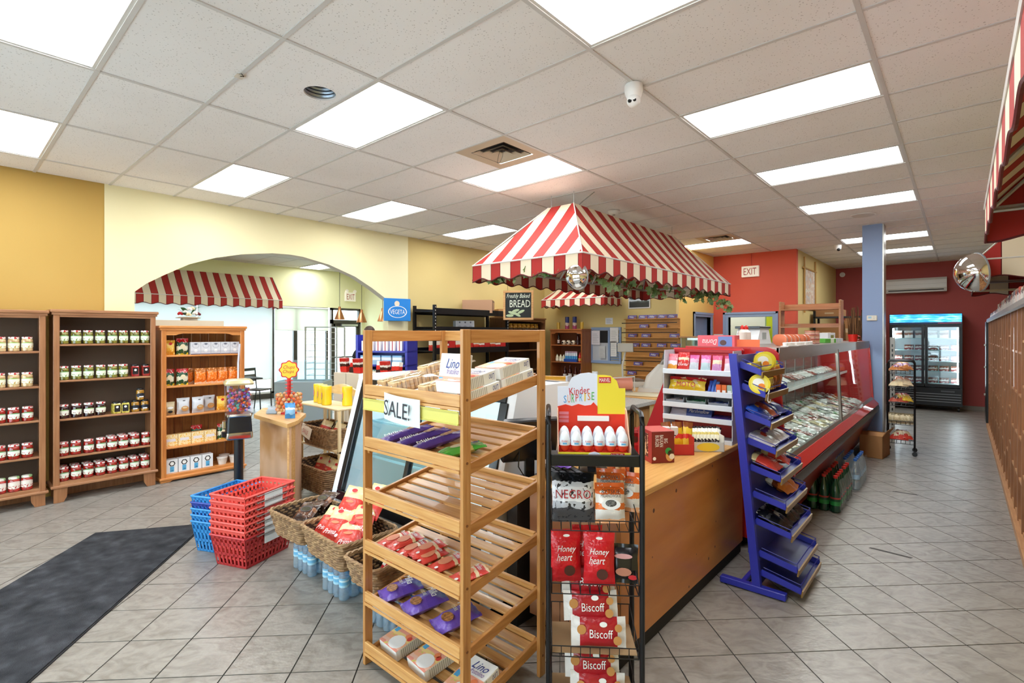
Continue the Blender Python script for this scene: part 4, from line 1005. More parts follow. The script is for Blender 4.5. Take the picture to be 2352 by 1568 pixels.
# ---- white open-front cooler with slanted black-framed glass
m_wh = mat('enamel_white', '#e8edf0', .3); m_in = mat('cooler_inside', '#dfe5e6', .45)
t = thing('display_cooler', 'white display cooler with slanted black-framed glass behind the bread rack', 'cooler', (-3.76, 2.1, 0))
Lc = 1.72; sl_b, sl_t = (0, .38), (.25, 1.30)
side = [(0, .10), (.78, .10), (.78, 1.34), (.25, 1.34), (.25, 1.30), (0, .38)]
for x in (0, Lc - .05): b = MB(); b.prism([(p[0] - (.012 if p[0] < .3 else 0), p[1]) for p in side], x, x + .07, 0); b.build('end_panel', m_wh, t)
b = MB(); b.box(.05, Lc - .05, .0, .03, .12, .38); b.build('front_panel', m_wh, t)
b = MB(); b.box(0, Lc, .03, .75, .002, .12); b.build('kick_base', m_blk, t)
b = MB(); b.box(.05, Lc - .05, -.012, .012, .26, .32); b.build('bumper', mat('navy_trim', '#1d2836', .4), t)
b = MB(); b.box(.05, Lc - .05, .74, .78, .12, 1.34); b.build('rear_wall', m_in, t)
b = MB(); b.box(.05, Lc - .05, .25, .78, 1.30, 1.34); b.build('roof', m_wh, t)
b = MB(); b.box(.12, Lc - .12, .30, .33, 1.275, 1.295); b.build('lamp_tube', mat('cooler_fill_light', '#ffffff', .5, emit=(.92, .97, 1), es=26), t)  # glowing tube added to brighten the cooler interior
b = MB(); b.box(.05, Lc - .05, .03, .74, .34, .38); b.build('deck', m_in, t)
an = math.atan2(.25, .92); Ls = math.hypot(.25, .92)
fr = thing('x', 'x', 'x'); bpy.data.objects.remove(fr)
for nm, (x0, x1, s0, s1) in (('glass_frame', (.075, Lc - .05, .0, .07)), ('glass_frame', (.075, Lc - .05, Ls - .06, Ls)), ('glass_frame', (.075, .135, .07, Ls - .06)), ('glass_frame', (Lc - .10, Lc - .03, .07, Ls - .06)), ('glass_frame', (.84, .88, .07, Ls - .06))):
    b = MB(); b.at(0, 0, .38, rx=-an); b.cbox(x0, x1, -.022, .02, s0, s1, .004); b.build(nm, m_blk, t)
b = MB(); b.at(0, 0, .38, rx=-an); b.box(.1, Lc - .1, -.004, .002, .07, Ls - .06); b.build('pane', glass('cooler_glass', '#eef5f6', .10), t)
for z in (.66, .95): b = MB(); b.box(.06, Lc - .06, .3, .72, z, z + .008); b.build('glass_shelf', glass('shelf_glass', '#d5eef2', .15, .1), t); b = MB(); b.box(.06, Lc - .06, .296, .304, z - .004, z + .014); b.build('shelf_edge', mat('aqua_edge', '#a9dbe8', .3), t)
b = MB(); b.cbox(.35, 1.05, .32, .66, .39, .45, .006); b.build('stone_tray', noisy('granite', [(.4, '#8d9290'), (.6, '#c9ccc8')], 160, 2, rough=.4), t)
b = MB(); b.cbox(1.06, 1.5, .32, .66, .67, .71, .006); b.build('stone_tray', MATS['granite'], t)
# dark crate on the floor by the stand
t = carton('black_crate', 'black printed cardboard box on the floor under the plywood stand', 'box', .36, .22, .22, mat('crate_black', '#22211f', .6), panels=((-.12, .05, .06, .15, mat('crate_print', '#a89a86', .6)),)); t.location = (-4.22, 2.42, .002)
# ================================================================ wooden bread rack
m_rk = wood('rack_wood', '#a86f36', '#bb8347', '#c79458', 2, .38, 5); m_rky = wood('rack_wood_y', '#a46a31', '#b87e42', '#c58f52', 1, .38, 5); m_rkx = wood('rack_wood_x', '#bd8445', '#cf9a59', '#dcae72', 0, .38, 5)
RX0, RX1, RY0, RY1, RT = -2.275, -1.535, 1.438, 1.99, 1.69
t = thing('bread_rack', 'tall open wooden bread rack with six slanted slatted shelves in front', 'rack', (RX0, RY0, 0)); rack = t
rw, rd = RX1 - RX0, RY1 - RY0
for x in (0, rw - .02):
    for y in (0, rd - .045): b = MB(); b.cbox(x, x + .02, y, y + .045, .002, RT, .002); b.build('post', m_rk, t)
for x in (0.001, rw - .019):
    b = MB(); b.cbox(x, x + .018, .045, rd - .045, RT - .058, RT - .001, .002); b.build('side_rail', m_rky, t)
b = MB(); b.cbox(.02, rw - .02, rd - .022, rd - .004, RT - .058, RT - .001, .002); b.build('back_rail', m_rkx, t)
SZ = [1.417, 1.155, .896, .637, .375, .122]; SA = math.atan2(.095, .52)
for k, z in enumerate(SZ):
    zs = z - .045
    b = MB(); b.cbox(.02, rw - .02, -.002, .016, z - .05, z, .002); b.box(.02, rw - .02, -.006, .0, z - .064, z - .052); b.build('front_lip', m_rkx, t)
    for x in (.0205, rw - .0385):
        b = MB(); b.at(0, .01, zs - .02, rx=SA); b.cbox(x, x + .018, 0, rd - .02, -.022, .026, .002); b.build('shelf_side', m_rky, t)
    b = MB(); b.at(0, 0, zs - .02, rx=SA); b.cbox(.039, rw - .039, rd - .03, rd - .012, -.015, .03, .002); b.build('rear_lip', m_rkx, t)
    for q in range(7):
        y = .03 + q * .071; b = MB(); b.at(0, .01, zs - .02, rx=SA); b.cbox(.039, rw - .039, y, y + .052, -.004, .009, .0025); b.build('slat', m_rkx, t)
for x in (rw + .0005,):
    for y in (.022, rd - .022):
        for z in SZ: b = MB(); b.at(x, y, z - .02, ry=R(90)); b.cyl(0, 0, -.002, .002, .006, 8); b.build('screw_cap', mat('screw_brown', '#7a4a22', .5), t)
def rk(k, x, s, off=0.):
    """point on shelf k: world X, distance s up the slope, height off above the slats"""
    zs = SZ[k] - .065 + .009
    return (x, RY0 + .01 + s * math.cos(SA) - off * math.sin(SA), zs + s * math.sin(SA) + off * math.cos(SA))
def on_rack(proto, k, x, s, t_, rz, label, group=None, roll=0):
    p = rk(k, x, s, t_ / 2 + .002); return lay(proto, *p, 90 - math.degrees(SA), rz, roll, label, group)
# yellow price strip and paper sign on the top shelf
t = thing('price_strip', 'yellow-green price strip along the top front edge of the bread rack', 'strip', (RX0 + .02, RY0 - .009, SZ[0] - .125))
b = MB(); b.box(0, rw - .04, 0, .004, 0, .058); b.build('strip', mat('strip_yellow', '#d6cf6a', .5), t); b = MB(); b.box(0, rw - .04, -.003, 0, 0, .006).box(0, rw - .04, -.003, 0, .052, .058); b.build('strip_edge', mat('strip_edge', '#c9c25c', .5), t)
t = thing('sale_sign', 'white paper sign lettered SALE in black hung on the bread rack', 'sign', (-1.925, RY0 - .02, SZ[0] - .085), 0)
b = MB(); b.grid(lambda u, v: ((u - .5) * .27, -.012 * math.sin(PI * u) - .006 * math.sin(3 * u), (v - .5) * .125 - .015 * u), 10, 3); b.build('sheet', mat('sign_paper', '#dfecee', .7), t, smooth=True)
text('SALE!', .195, .072, mat('ink', '#2c2c34', .6), t, (-.012, -.0195, -.008), rot=(R(90), R(3), 0))

# ---- wrapped wafer packs
m_waf = bands('wafer_pack', [(0, '#d9b98a'), (.12, '#c79d63'), (.18, '#ddbd8c'), (.26, '#c79d63'), (.32, '#ddbd8c'), (.4, '#c79d63'), (.46, '#ddbd8c'), (.54, '#c79d63'), (.6, '#ddbd8c'), (.68, '#c79d63'), (.74, '#ddbd8c'), (.82, '#c79d63'), (.9, '#ddbd8c')], axis=2, rough=.25)
def wafer(label):
    t = thing('wafer_pack', label, 'packet', group='wafer packs')
    b = MB()
    for k in range(12): b.cbox(-.04, .04, -.028, .022, .02 + k * .0215, .02 + k * .0215 + .018, .003)
    b.build('wafers', m_waf, t, kind='stuff')
    b = MB(); b.box(-.042, .0, -.0305, -.0295, .03, .27); b.build('paper_insert', bands('wafer_paper', [(0, '#ecd9a8'), (.5, '#f3e3b8'), (.72, '#b03a34'), (.8, '#f4ead8')], rough=.5), t)
    obj('wrap', pillow(.105, .315, .078, 33).mesh('wrap', glass('cellophane', '#fbf7f2', .16, .06, .08), True), t)
    return t
wf = wafer('x')
for k, (x, s, rz, off) in enumerate(((-2.20, .03, -12, .07), (-2.095, .02, -14, .07), (-2.07, .19, -16, .15), (-1.86, .02, -14, .07))):
    on_rack(wf, 0, x, s, off, rz, ['clear-wrapped wafer pack at left end of the top rack shelf', 'clear-wrapped wafer pack second from left at front of the top rack shelf', 'clear-wrapped wafer pack lying on top behind the others', 'clear-wrapped wafer pack with cream tag between long box and upright box'][k], 'wafer packs')
LB = carton('biscuit_box', 'long white biscuit box slanting up the top rack shelf', 'box', .075, .045, .34, mat('lilac_white', '#e6e4ee', .45), texts=(), panels=((-.03, .03, .05, .3, mat('lilac2', '#d8d5e4', .45)),))
on_rack(LB, 0, -1.975, .015, .045, -16, 'long white biscuit box slanting up the top rack shelf')
b = MB(); b.cbox(-.0375, .0375, .0, .001, 0, .001, .0002)
text('Fruit Delight', .16, .026, mat('grey_ink', '#5b5870', .6), LB, (.0, -.0016, .17), rot=(R(90), R(-90), 0))
# cereal boxes: white top, peach lower part, bowl print
def cereal(label):
    t = carton('cereal_box', label, 'box', .155, .052, .225, mat('cereal_white', '#f2f2ee', .4), group='baby cereal boxes',
               panels=((-.0775, .0775, .0, .125, bands('cereal_art', [(0, '#e89a86'), (.12, '#f0c4ae'), (.3, '#f3b48e'), (.55, '#f6d98f'), (.8, '#f2a890')], rough=.4, wob=.5, extra=('#d9d06a', 5, .64))),))
    for a in ((-.0775, -.075), ): pass
    text('/Lino', .088, .042, BL_, t, (.012, -.0016, .182)); text('/frutolino', .08, .026, mat('print_purple', '#8a6aa8', .5), t, (.018, -.0016, .148))
    disc(t, W_, .02, -.0012, .045, .042, 1.15); disc(t, mat('peach', '#f08a5a', .5), .04, -.0016, .1, .016); disc(t, mat('apple_red', '#d8473c', .5), .06, -.0016, .092, .014)
    b = MB(); b.box(-.072, -.046, -.0014, 0, .085, .12); b.build('printed_panel', SKY_, t)
    b = MB(); b.box(.0775, .0783, .004, .048, .02, .2); sp = b.build('side_print', bands('side_text', [(.0, '#eceadf')] + [(.04 + .06 * k + (.03 if q else 0), '#eceadf' if q else '#b9b6a6') for k in range(11) for q in (0, 1)], axis=2, rough=.5), t)
    text('/Lino', .036, .03, BL_, sp, (.0788, .026, .195), rot=(R(90), R(90), R(90)))
    b = MB(); b.box(-.0783, -.0775, .004, .048, .02, .2); b.build('side_print', MATS['side_text'], t)
    return t
CB = cereal('x')
put(CB, rk(0, -1.665, .012, .0), 0, 'upright fruit cereal box standing at front right of the top rack shelf', rot=(R(-9), 0, R(-3)), group='baby cereal boxes')
for k, (s, lev, lab) in enumerate(((.03, 0, 'cereal box lying lowest at the front of the side stack'), (.02, 1, 'cereal box lying on top at the front of the side stack'), (.275, 0, 'cereal box lying lowest at the back of the side stack'), (.265, 1, 'cereal box lying on top at the back of the side stack'))):
    p = rk(0, -1.645, s, .0535 + lev * .053); lay(CB, *p, 90 - math.degrees(SA), 2 if lev else -1, 0, lab, 'baby cereal boxes')
for k, (x, s, rz, lab) in enumerate(((-2.135, .05, -4, 'cereal box lying at left of the bottom rack shelf'), (-1.915, .05, -7, 'cereal box lying in the middle of the bottom rack shelf'), (-1.64, .03, 3, 'cereal box lying at right end of the bottom rack shelf'))):
    p = rk(5, x, s, .0535); lay(CB, *p, 90 - math.degrees(SA), rz, 0, lab, 'baby cereal boxes')
# purple biscuit packs
m_pur = bands('purple_film', [(0, '#5a3f9e'), (.05, '#6a4cae'), (.5, '#5f44a6'), (.9, '#4d3590')], rough=.25, wob=.2, bump=.3)
m_ck = noisy('cookie_print', [(.4, '#c98a4c'), (.6, '#7a4a26')], 60, 2, rough=.5)
B_long = bag_thing('biscuit_pack', 'x', 'packet', .085, .30, .04, m_pur, 41, parts=((.0, .20, .045, .07, m_ck),))
text('/Milka', .1, .04, W_, B_long, (.0, -.0245, .085), rot=(R(90), R(-90), 0)); 
for k, (x, rz) in enumerate(((-2.19, -12), (-2.06, -14), (-1.93, -13))): on_rack(B_long, 1, x, .025, .045, rz, f'long purple biscuit pack, {ORD[k]} from left on the second rack shelf', 'purple biscuit packs')
gb = bag_thing('biscuit_pack', 'bright green biscuit pack near the middle post of the second rack shelf', 'packet', .11, .24, .04, bands('green_film', [(0, '#4fae3e'), (.3, '#66c04c'), (.6, '#c9b868'), (.75, '#49a83c')], rough=.25, wob=.3, bump=.3), 42, parts=((0, .12, .05, .07, CR_), (.02, .2, .03, .03, NV_)))
p = rk(1, -1.76, .02, .022); gb.location = p; gb.rotation_euler = (Matrix.Rotation(R(-26), 4, 'Z') @ Matrix.Rotation(R(-80), 4, 'X')).to_euler()
B_ckb = bag_thing('cookie_bag', 'x', 'bag', .135, .21, .06, m_pur, 43, texts=(('/Milka', .09, .035, W_, .0, .155), ('COOKIE', .05, .016, CR_, -.02, .115)), parts=((.015, .065, .075, .055, m_ck),))
for k, (x, rz, s) in enumerate(((-2.175, -24, .03), (-1.985, -22, .03), (-1.765, -20, .035))): on_rack(B_ckb, 4, x, s, .065, rz, f'puffy purple cookie bag, {ORD[k]} from left on the fifth rack shelf', 'purple cookie bags')
# red pretzel-stick packs
m_red2 = bands('stick_pack', [(0, '#d23a34'), (.06, '#dc4a3e'), (.62, '#ead3a8'), (.72, '#d8423a'), (.94, '#e2c79a')], rough=.26, wob=.1, bump=.3)
B_stk = bag_thing('pretzel_stick_pack', 'x', 'packet', .095, .18, .03, m_red2, 44, texts=(('/Pardon', .06, .02, W_, 0, .145),), parts=((0, .085, .06, .07, mat('stick_print', '#e08a62', .5)), (.025, .03, .018, .018, W_)))
for k, (x, s, rz, o) in enumerate(((-2.20, .03, -18, .03), (-2.12, .04, -16, .05), (-2.04, .02, -17, .03), (-1.955, .05, -15, .055), (-1.91, .02, -16, .035), (-1.80, .03, -19, .03), (-1.655, .02, -24, .03))): on_rack(B_stk, 3, x, s, o, rz, f'red pretzel-stick pack, {ORD[k]} from left on the fourth rack shelf', 'pretzel-stick packs')
# snack bags in the half-hidden basket
for k, (x, y, rz, st, lab) in enumerate(((-2.40, 1.70, 20, [(0, '#c42a30'), (.2, '#efe9dc'), (.45, '#58b04a'), (.75, '#c8262e')], 'green and red chip bag in the half-hidden wicker basket'), (-2.49, 1.78, -10, [(0, '#e6e0cc'), (.5, '#d9cfae'), (.8, '#b8c49a')], 'cream chip bag in the half-hidden wicker basket'))):
    q = bag_thing('chip_bag', lab, 'bag', .16, .22, .06, bands('chip_film_%d' % k, st, rough=.25, wob=.5), 45 + k, group='chip bags'); q.location = (x, y, .335); q.rotation_euler = (R(-45), 0, R(rz))

# ================================================================ black wire rack with sweets
RZ = TH - R(4); m_wr = mat('black_wire', '#0e0f11', .4); m_tub = mat('black_tube', '#141518', .35, .2)
t = thing('wire_rack', 'black wire sweets rack with five baskets in front of the pine counter', 'rack', (-1.185, 1.885, 0), RZ); wr = t
ww, wd_ = .40, .27
for x in (-ww / 2, ww / 2):
    b = MB(); b.tube([(x, 0, .002), (x, 0, 1.28), (x, .012, 1.31), (x, .035, 1.325), (x, wd_ - .035, 1.325), (x, wd_ - .012, 1.31), (x, wd_, 1.28), (x, wd_, .002)], .0115, 10); b.build('post_loop', m_tub, t, smooth=True)
b = MB(); b.cbox(-ww / 2 + .01, ww / 2 - .01, -.004, .008, 1.1, 1.15, .003); b.build('tray_front', m_tub, t)
b = MB(); b.box(-ww / 2 + .01, ww / 2 - .01, 0, wd_, 1.1, 1.106); b.build('tray_floor', m_tub, t)
for s in (-1, 1): b = MB(); b.box(s * (ww / 2 - .012) - .002, s * (ww / 2 - .012) + .002, 0, wd_, 1.1, 1.15); b.build('tray_side', m_tub, t)
def wire_basket(z, lip, back):
    b = MB(); x0, x1, y0, y1 = -ww / 2 + .014, ww / 2 - .014, .0, wd_ - .01; r = .0025
    for zz in (z, z + lip): b.tube([(x0, y0, zz), (x1, y0, zz)], r, 5)
    for xx in (x0, x1):
        b.tube([(xx, y0, z), (xx, y1, z)], r, 5).tube([(xx, y0, z + lip), (xx, y1, z + back)], r, 5)
        for q in range(4): y = y0 + (y1 - y0) * q / 3; b.tube([(xx, y, z), (xx, y, z + lip + (back - lip) * q / 3)], r, 4)
    b.tube([(x0, y1, z), (x1, y1, z)], r, 5).tube([(x0, y1, z + back), (x1, y1, z + back)], r, 5)
    n = 9
    for q in range(n + 1): xx = x0 + (x1 - x0) * q / n; b.tube([(xx, y0, z + lip), (xx, y0, z), (xx, y1, z), (xx, y1, z + back)], .0018, 4)
    b.build('wire_basket', m_wr, wr, kind='stuff')
WZ = [.822, .548, .277, .03]
for z in WZ: wire_basket(z, .045, .10)
for z in WZ[2:]: b = MB(); b.box(-ww / 2 + .016, ww / 2 - .016, .02, wd_ - .014, z + .003, z + .006); b.build('card_liner', mat('kraft', '#a98a64', .8), wr)
def wloc(x, y, z):
    c, s = math.cos(RZ), math.sin(RZ); return (-1.185 + x * c - y * s, 1.885 + x * s + y * c, z)
def in_rack(o, x, y, z, tilt=0, rz=0, roll=0): 
    o.location = wloc(x, y, z); o.rotation_euler = (Matrix.Rotation(RZ + R(rz), 4, 'Z') @ Matrix.Rotation(R(roll), 4, 'Y') @ Matrix.Rotation(R(-tilt), 4, 'X')).to_euler(); return o
# chocolate egg display
t = thing('egg_display', 'red, white and yellow cardboard chocolate egg display on the rack top', 'display', wloc(-.0, .03, 1.107), RZ)
m_ew = mat('egg_card_white', '#dfe6f6', .45); m_er = mat('egg_card_red', '#e3361f', .45); m_ey = mat('egg_card_yellow', '#f0dc3e', .45)
cw = .157
b = MB(); b.prism([(-cw, .0), (.028, 0), (.028, .375), (-.01, .383), (-.05, .378), (-.09, .36), (-.105, .33), (-.108, .318), (-cw, .318)], .16, .166, 1); b.build('back_card', m_ew, t)
b = MB(); b.prism([(.028, 0), (cw, 0), (cw, .31), (.128, .31), (.118, .345), (.09, .368), (.06, .372), (.028, .372)], .16, .166, 1); b.build('back_card', m_ey, t)
b = MB(); b.prism([(-cw, .0), (.028, 0), (.028, .225), (.01, .245), (-.002, .232), (-.03, .228), (-.06, .236), (-.09, .226), (-.12, .234), (-cw, .224)], .157, .16, 1); b.build('red_wave', m_er, t)
b = MB(); b.box(.028, cw, .157, .16, 0, .19); b.build('red_wave', m_er, t)
for s in (-1, 1):
    b = MB(); b.prism([(.0, 0), (.16, 0), (.16, .22), (.12, .21), (.06, .12), (0, .07)], s * cw - .002, s * cw + .002, 0); b.build('side_card', mat('egg_side', '#e7b79a', .5), t)
b = MB(); b.box(-cw, cw, 0, .004, 0, .046); b.build('front_card', m_ey, t); b = MB(); b.box(-cw + .004, cw - .004, .006, .155, .001, .0375); b.build('tray_card', m_er, t)
b = MB(); b.prism([(-.035, 0), (.04, 0), (.035, .03), (.02, .045), (0, .05), (-.02, .045), (-.035, .03)], -.003, 0, 1); b.build('badge', m_ew, t)
text('Kinder', .06, .018, RD_, t, (.003, -.0045, .022)); text('MARVEL', .055, .02, W_, t, (.1, -.0015, .032))
b = MB(); b.box(.07, .13, -.001, 0, .02, .045); b.build('logo_block', RD_, t)
b = MB(); b.box(-.065, .08, .14, .156, .16, .182); b.build('card_strip', W_, t)
text('Kinder', .095, .034, RD_, t, (-.055, .1585, .298), rot=(R(90), R(-6), 0))
b = MB(); b.box(.035, .09, .158, .16, .335, .362); b.build('logo_block', RD_, t); text('MARVEL', .05, .018, W_, t, (.0625, .1575, .3485))
for k, (ch, c) in enumerate(zip('SURPRISE', ('#3f9ad8', '#e8842c', '#4fae4a', '#d8443c', '#58aee0', '#e6c22c', '#e0842c', '#4fae4a'))):
    text(ch, .013 if ch != 'I' else .005, .034 + .003 * (k % 3), mat('sur_%d' % k, c, .45), t, (-.122 + k * .0185, .1585, .258 + k * .0022))
b = MB()
for k in range(3): b.box(-.15, -.105, .155, .157, .15 + k * .018, .164 + k * .018)
b.build('fine_print', PK_, t, kind='stuff')
e = thing('chocolate_egg', 'x', 'egg'); egg = [(.0, 0), (.011, .003), (.019, .012), (.0235, .025), (.0245, .036), (.0225, .05), (.017, .063), (.010, .071), (.003, .0745), (.0, .075)]
b = MB(); b.lathe([p for p in egg if p[1] >= .025], 16, cap=False); b.build('white_foil', mat('egg_white', '#e8eef6', .2, coat=.4), e, smooth=True)
b = MB(); b.lathe([p for p in egg if p[1] <= .025], 16, cap=False); b.build('orange_foil', mat('egg_orange', '#d8452c', .25), e, smooth=True)
text('Kinder', .026, .008, RD_, e, (0, -.0255, .041)); b = MB(); b.box(-.009, .009, -.0258, -.025, .03, .035); b.build('print', SKY_, e)
for row in range(2):
    for k in range(6):
        o = put(e, wloc(-.128 + k * .051, .065 + row * .055, 1.148 + row * .012), RZ, f'white chocolate egg, {ORD[k]} from left in the {"front" if row == 0 else "rear"} row of the display', group='chocolate eggs'); o.scale = (1.04, 1.04, 1.25)
# bags in the baskets
ng = bag_thing('candy_bag', 'clear and black liquorice candy bag with red lettering in the second basket', 'bag', .195, .215, .075, bands('negro_bag', [(0, '#4a4a4e'), (.3, '#b9bcc4'), (.42, '#e9eaee'), (.72, '#d9dbe2'), (.82, '#17181c')], rough=.22, wob=.15, extra=('#2a2b30', 9, .6)), 51, texts=(('NEGRO', .155, .038, mat('crimson', '#a81e2c', .4), .0, .125),))
in_rack(ng, -.09, .085, WZ[0] + .006, 10, 0)
m_kr = bands('krowki_bag', [(0, '#e8a878'), (.1, '#e9e4de'), (.35, '#ef7a34'), (.5, '#f2e9e0'), (.72, '#ee6f2c'), (.86, '#e5652a')], rough=.25, wob=.12, extra=('#f4ede4', 8, .64))
for k, (x, y, z, rz, lab) in enumerate(((.075, .08, 0, 3, 'orange fudge candy bag at front of the second basket'), (.085, .15, .045, -8, 'orange fudge candy bag behind, with black lettering'), (.15, .16, .03, -20, 'orange fudge candy bag at far right of the second basket'))):
    q = bag_thing('fudge_bag', lab, 'bag', .135, .175, .06, m_kr, 52 + k, texts=(('RYTSKIE' if k == 0 else 'KROWKI', .08, .018, K_, 0, .14), ('MILANOWSKIE', .09, .014, K_, 0, .122)), parts=((0, .085, .085, .045, W_), (0, .09, .05, .03, K_)), group='fudge bags'); in_rack(q, x, y, WZ[0] + .006 + z, 10, rz)
m_hh = bands('honey_bag', [(0, '#c0141e'), (.08, '#cf1a24'), (.85, '#d8242c')], rough=.18, bump=.5)
for k, (x, y, tl, rz, lab) in enumerate(((-.12, .10, 8, 6, 'glossy red gingerbread heart bag at left in the third basket'), (.025, .07, 10, -3, 'glossy red gingerbread heart bag at middle front of the third basket'), (-.02, .17, 4, 0, 'glossy red gingerbread heart bag at the back of the third basket'))):
    q = bag_thing('gingerbread_bag', lab, 'bag', .14, .225, .065, m_hh, 57 + k, texts=(('/Honey', .085, .034, W_, 0, .145), ('/heart', .07, .03, W_, -.01, .112)), parts=((.012, .055, .05, .045, mat('heart_choc', '#4a1e18', .4)), (.0, .205, .03, .012, W_)), group='gingerbread bags'); in_rack(q, x, y, WZ[1] + .007, tl, rz)
q = bag_thing('chocolate_bag', 'black chocolate bag at right end of the third basket', 'bag', .135, .165, .05, mat('black_film', '#16161a', .22), 61, parts=((0, .115, .08, .022, mat('rose', '#d9a0a0', .4)), (.0, .05, .07, .035, mat('praline', '#b87a62', .4)), (.04, .03, .04, .02, RD_))); in_rack(q, .135, .10, WZ[1] + .007, 14, -6)
m_bis = bands('biscoff_pack', [(0, '#eae6e2'), (.16, '#b01e28'), (.84, '#e6e2de')], axis=0, rough=.25, bump=.3)
def biscoff(label, seed):
    """biscuit pack lying on its long side: width along x"""
    q = thing('biscuit_pack', label, 'packet', group='caramel biscuit packs')
    b0 = pillow(.125, .24, .05, seed); me = b0.mesh('film', m_bis, True)
    for v in me.vertices: x, y, z = v.co; v.co = (z - .12, y, x + .0625)
    obj('film', me, q); text('Biscoff', .1, .034, W_, q, (.01, -.031, .06)); disc(q, TN_, -.075, -.028, .075, .02); disc(q, TN_, .085, -.028, .085, .016); disc(q, TN_, .08, -.028, .035, .018); disc(q, W_, .02, -.029, .098, .011, 1.5)
    return q
for k, (x, y, z, tl, bz) in enumerate(((.02, .05, .01, 12, 2), (-.01, .085, .105, 14, 2), (-.02, .13, .2, 10, 2), (.015, .05, .01, 12, 3), (-.005, .08, .10, 14, 3), (.03, .11, .19, 14, 3))):
    q = biscoff(['red and white caramel biscuit pack at bottom of the fourth basket', 'red and white caramel biscuit pack in the middle of the fourth basket', 'red and white caramel biscuit pack at top of the fourth basket', 'red and white caramel biscuit pack lowest in the floor basket', 'red and white caramel biscuit pack second in the floor basket', 'red and white caramel biscuit pack topmost in the floor basket'][k], 70 + k)
    in_rack(q, x, y, WZ[bz] + .008 + z, tl, 0, (0, -2, 2, 1, -1, 0)[k])
# ================================================================ pine counter, candy shelf, blue rack
m_cp = noisy('pine_board', [(.2, '#a5652c'), (.45, '#c17c3b'), (.6, '#cd8a48'), (.85, '#b5712f')], 2.2, 5, (1, .35, 2.2), .4, .05, coat=.2)
def knots(m, scale=7.):
    """dark knots with their own shape"""
    tc = nd(m, 'ShaderNodeTexCoord'); v = nd(m, 'ShaderNodeTexVoronoi', Scale=scale); lk(m, tc.outputs['Object'], v.inputs['Vector'])
    lt = nd(m, 'ShaderNodeMath', operation='LESS_THAN'); lk(m, v.outputs['Distance'], lt.inputs[0]); lt.inputs[1].default_value = .085
    src = bsdf(m).inputs['Base Color'].links[0].from_socket; mx = nd(m, 'ShaderNodeMix', data_type='RGBA')
    lk(m, lt.outputs[0], mx.inputs[0]); lk(m, src, mx.inputs[6]); mx.inputs[7].default_value = (*lin('#5e3415'), 1); lk(m, mx.outputs[2], bsdf(m).inputs['Base Color'])
knots(m_cp)
m_ct2 = wood('counter_top', '#cd9650', '#dca75f', '#e6b873', 1, .35, 4)
t = thing('pine_counter', 'long knotty pine sales counter with butcher-block top', 'counter', (0, 0, 0))
b = MB(); b.cbox(-1.86, -1.245, 2.2, 4.12, .815, .852, .004); b.build('worktop', m_ct2, t)
b = MB(); b.box(-1.285, -1.26, 2.24, 4.1, .09, .815); b.build('front_board', m_cp, t)
b = MB(); b.box(-1.84, -1.285, 2.24, 2.262, .09, .815); b.build('end_board', mat('end_board', '#c08a62', .5), t)
b = MB(); b.box(-1.30, -1.275, 2.255, 4.1, .002, .09); b.build('kick_board', mat('kick_black', '#1b1917', .7), t)
b = MB(); b.box(-1.84, -1.30, 4.06, 4.1, .002, .815); b.build('end_board', mat('end_board', '#c08a62', .5), t)
# side table with the till, left of the counter
t = thing('till_table', 'dark till table behind the bread rack carrying the screens', 'table', (0, 0, 0))
b = MB(); b.cbox(-2.0, -1.88, 2.15, 3.3, .77, .80, .003); b.build('table_top', mat('till_black', '#1a1b1e', .4), t)
b = MB(); b.box(-1.98, -1.90, 2.2, 3.25, .002, .77); b.build('table_front', mat('till_front', '#2b2a2b', .5), t)
def monitor(label, loc, rz, w, h, tilt):
    t = thing('till_screen', label, 'screen', loc, rz, group='till screens')
    b = MB(); b.lathe([(.09, 0), (.09, .012), (.03, .02)], 18); b.build('foot', m_blk, t, smooth=True)
    b = MB(); b.cbox(-.03, .03, .0, .025, .015, .2, .004); b.build('stem', m_blk, t)
    b = MB(); b.at(0, 0, .12, rx=tilt); b.cbox(-w / 2, w / 2, -.03, .02, 0, h, .008); b.build('housing', m_blk, t)
    b = MB(); b.at(0, 0, .12, rx=tilt); b.box(-w / 2 + .015, w / 2 - .015, -.0315, -.03, .02, h - .015); b.build('display', mat('screen_glass', '#07080b', .08), t)
    b = MB(); b.tube([(w * .2, .03, .2), (w * .25, .06, .1), (w * .1, .08, .01)], .004, 5); b.build('cable', m_blk, t)
    return t
monitor('black till touch screen tilted, seen behind the bread rack', (-1.94, 2.35, .8), R(-120), .34, .26, R(-14))
monitor('black till screen turned away behind the wire rack', (-1.66, 2.62, .853), R(160), .30, .24, R(-10))
t = thing('till_keyboard', 'black till keyboard block on the counter end', 'keyboard', (-1.70, 2.36, .853), R(-30)); b = MB(); b.cbox(-.14, .14, -.1, .1, 0, .05, .01); b.build('case', m_blk, t); b = MB()
for i in range(6):
    for j in range(4): b.cbox(-.12 + i * .04, -.09 + i * .04, -.08 + j * .04, -.05 + j * .04, .05, .058, .003)
b.build('keys', mat('key_grey', '#4c4e53', .5), t, kind='stuff')
q = bag_thing('wafer_bar', 'small red and violet chocolate bar left on the till keyboard', 'bar', .09, .12, .03, bands('violet_bar', [(0, '#6a3fa0'), (.3, '#b8203c'), (.7, '#c9304a')], rough=.25, wob=.2), 80); q.location = (-1.66, 2.31, .93); q.rotation_euler = (R(-80), 0, R(20))
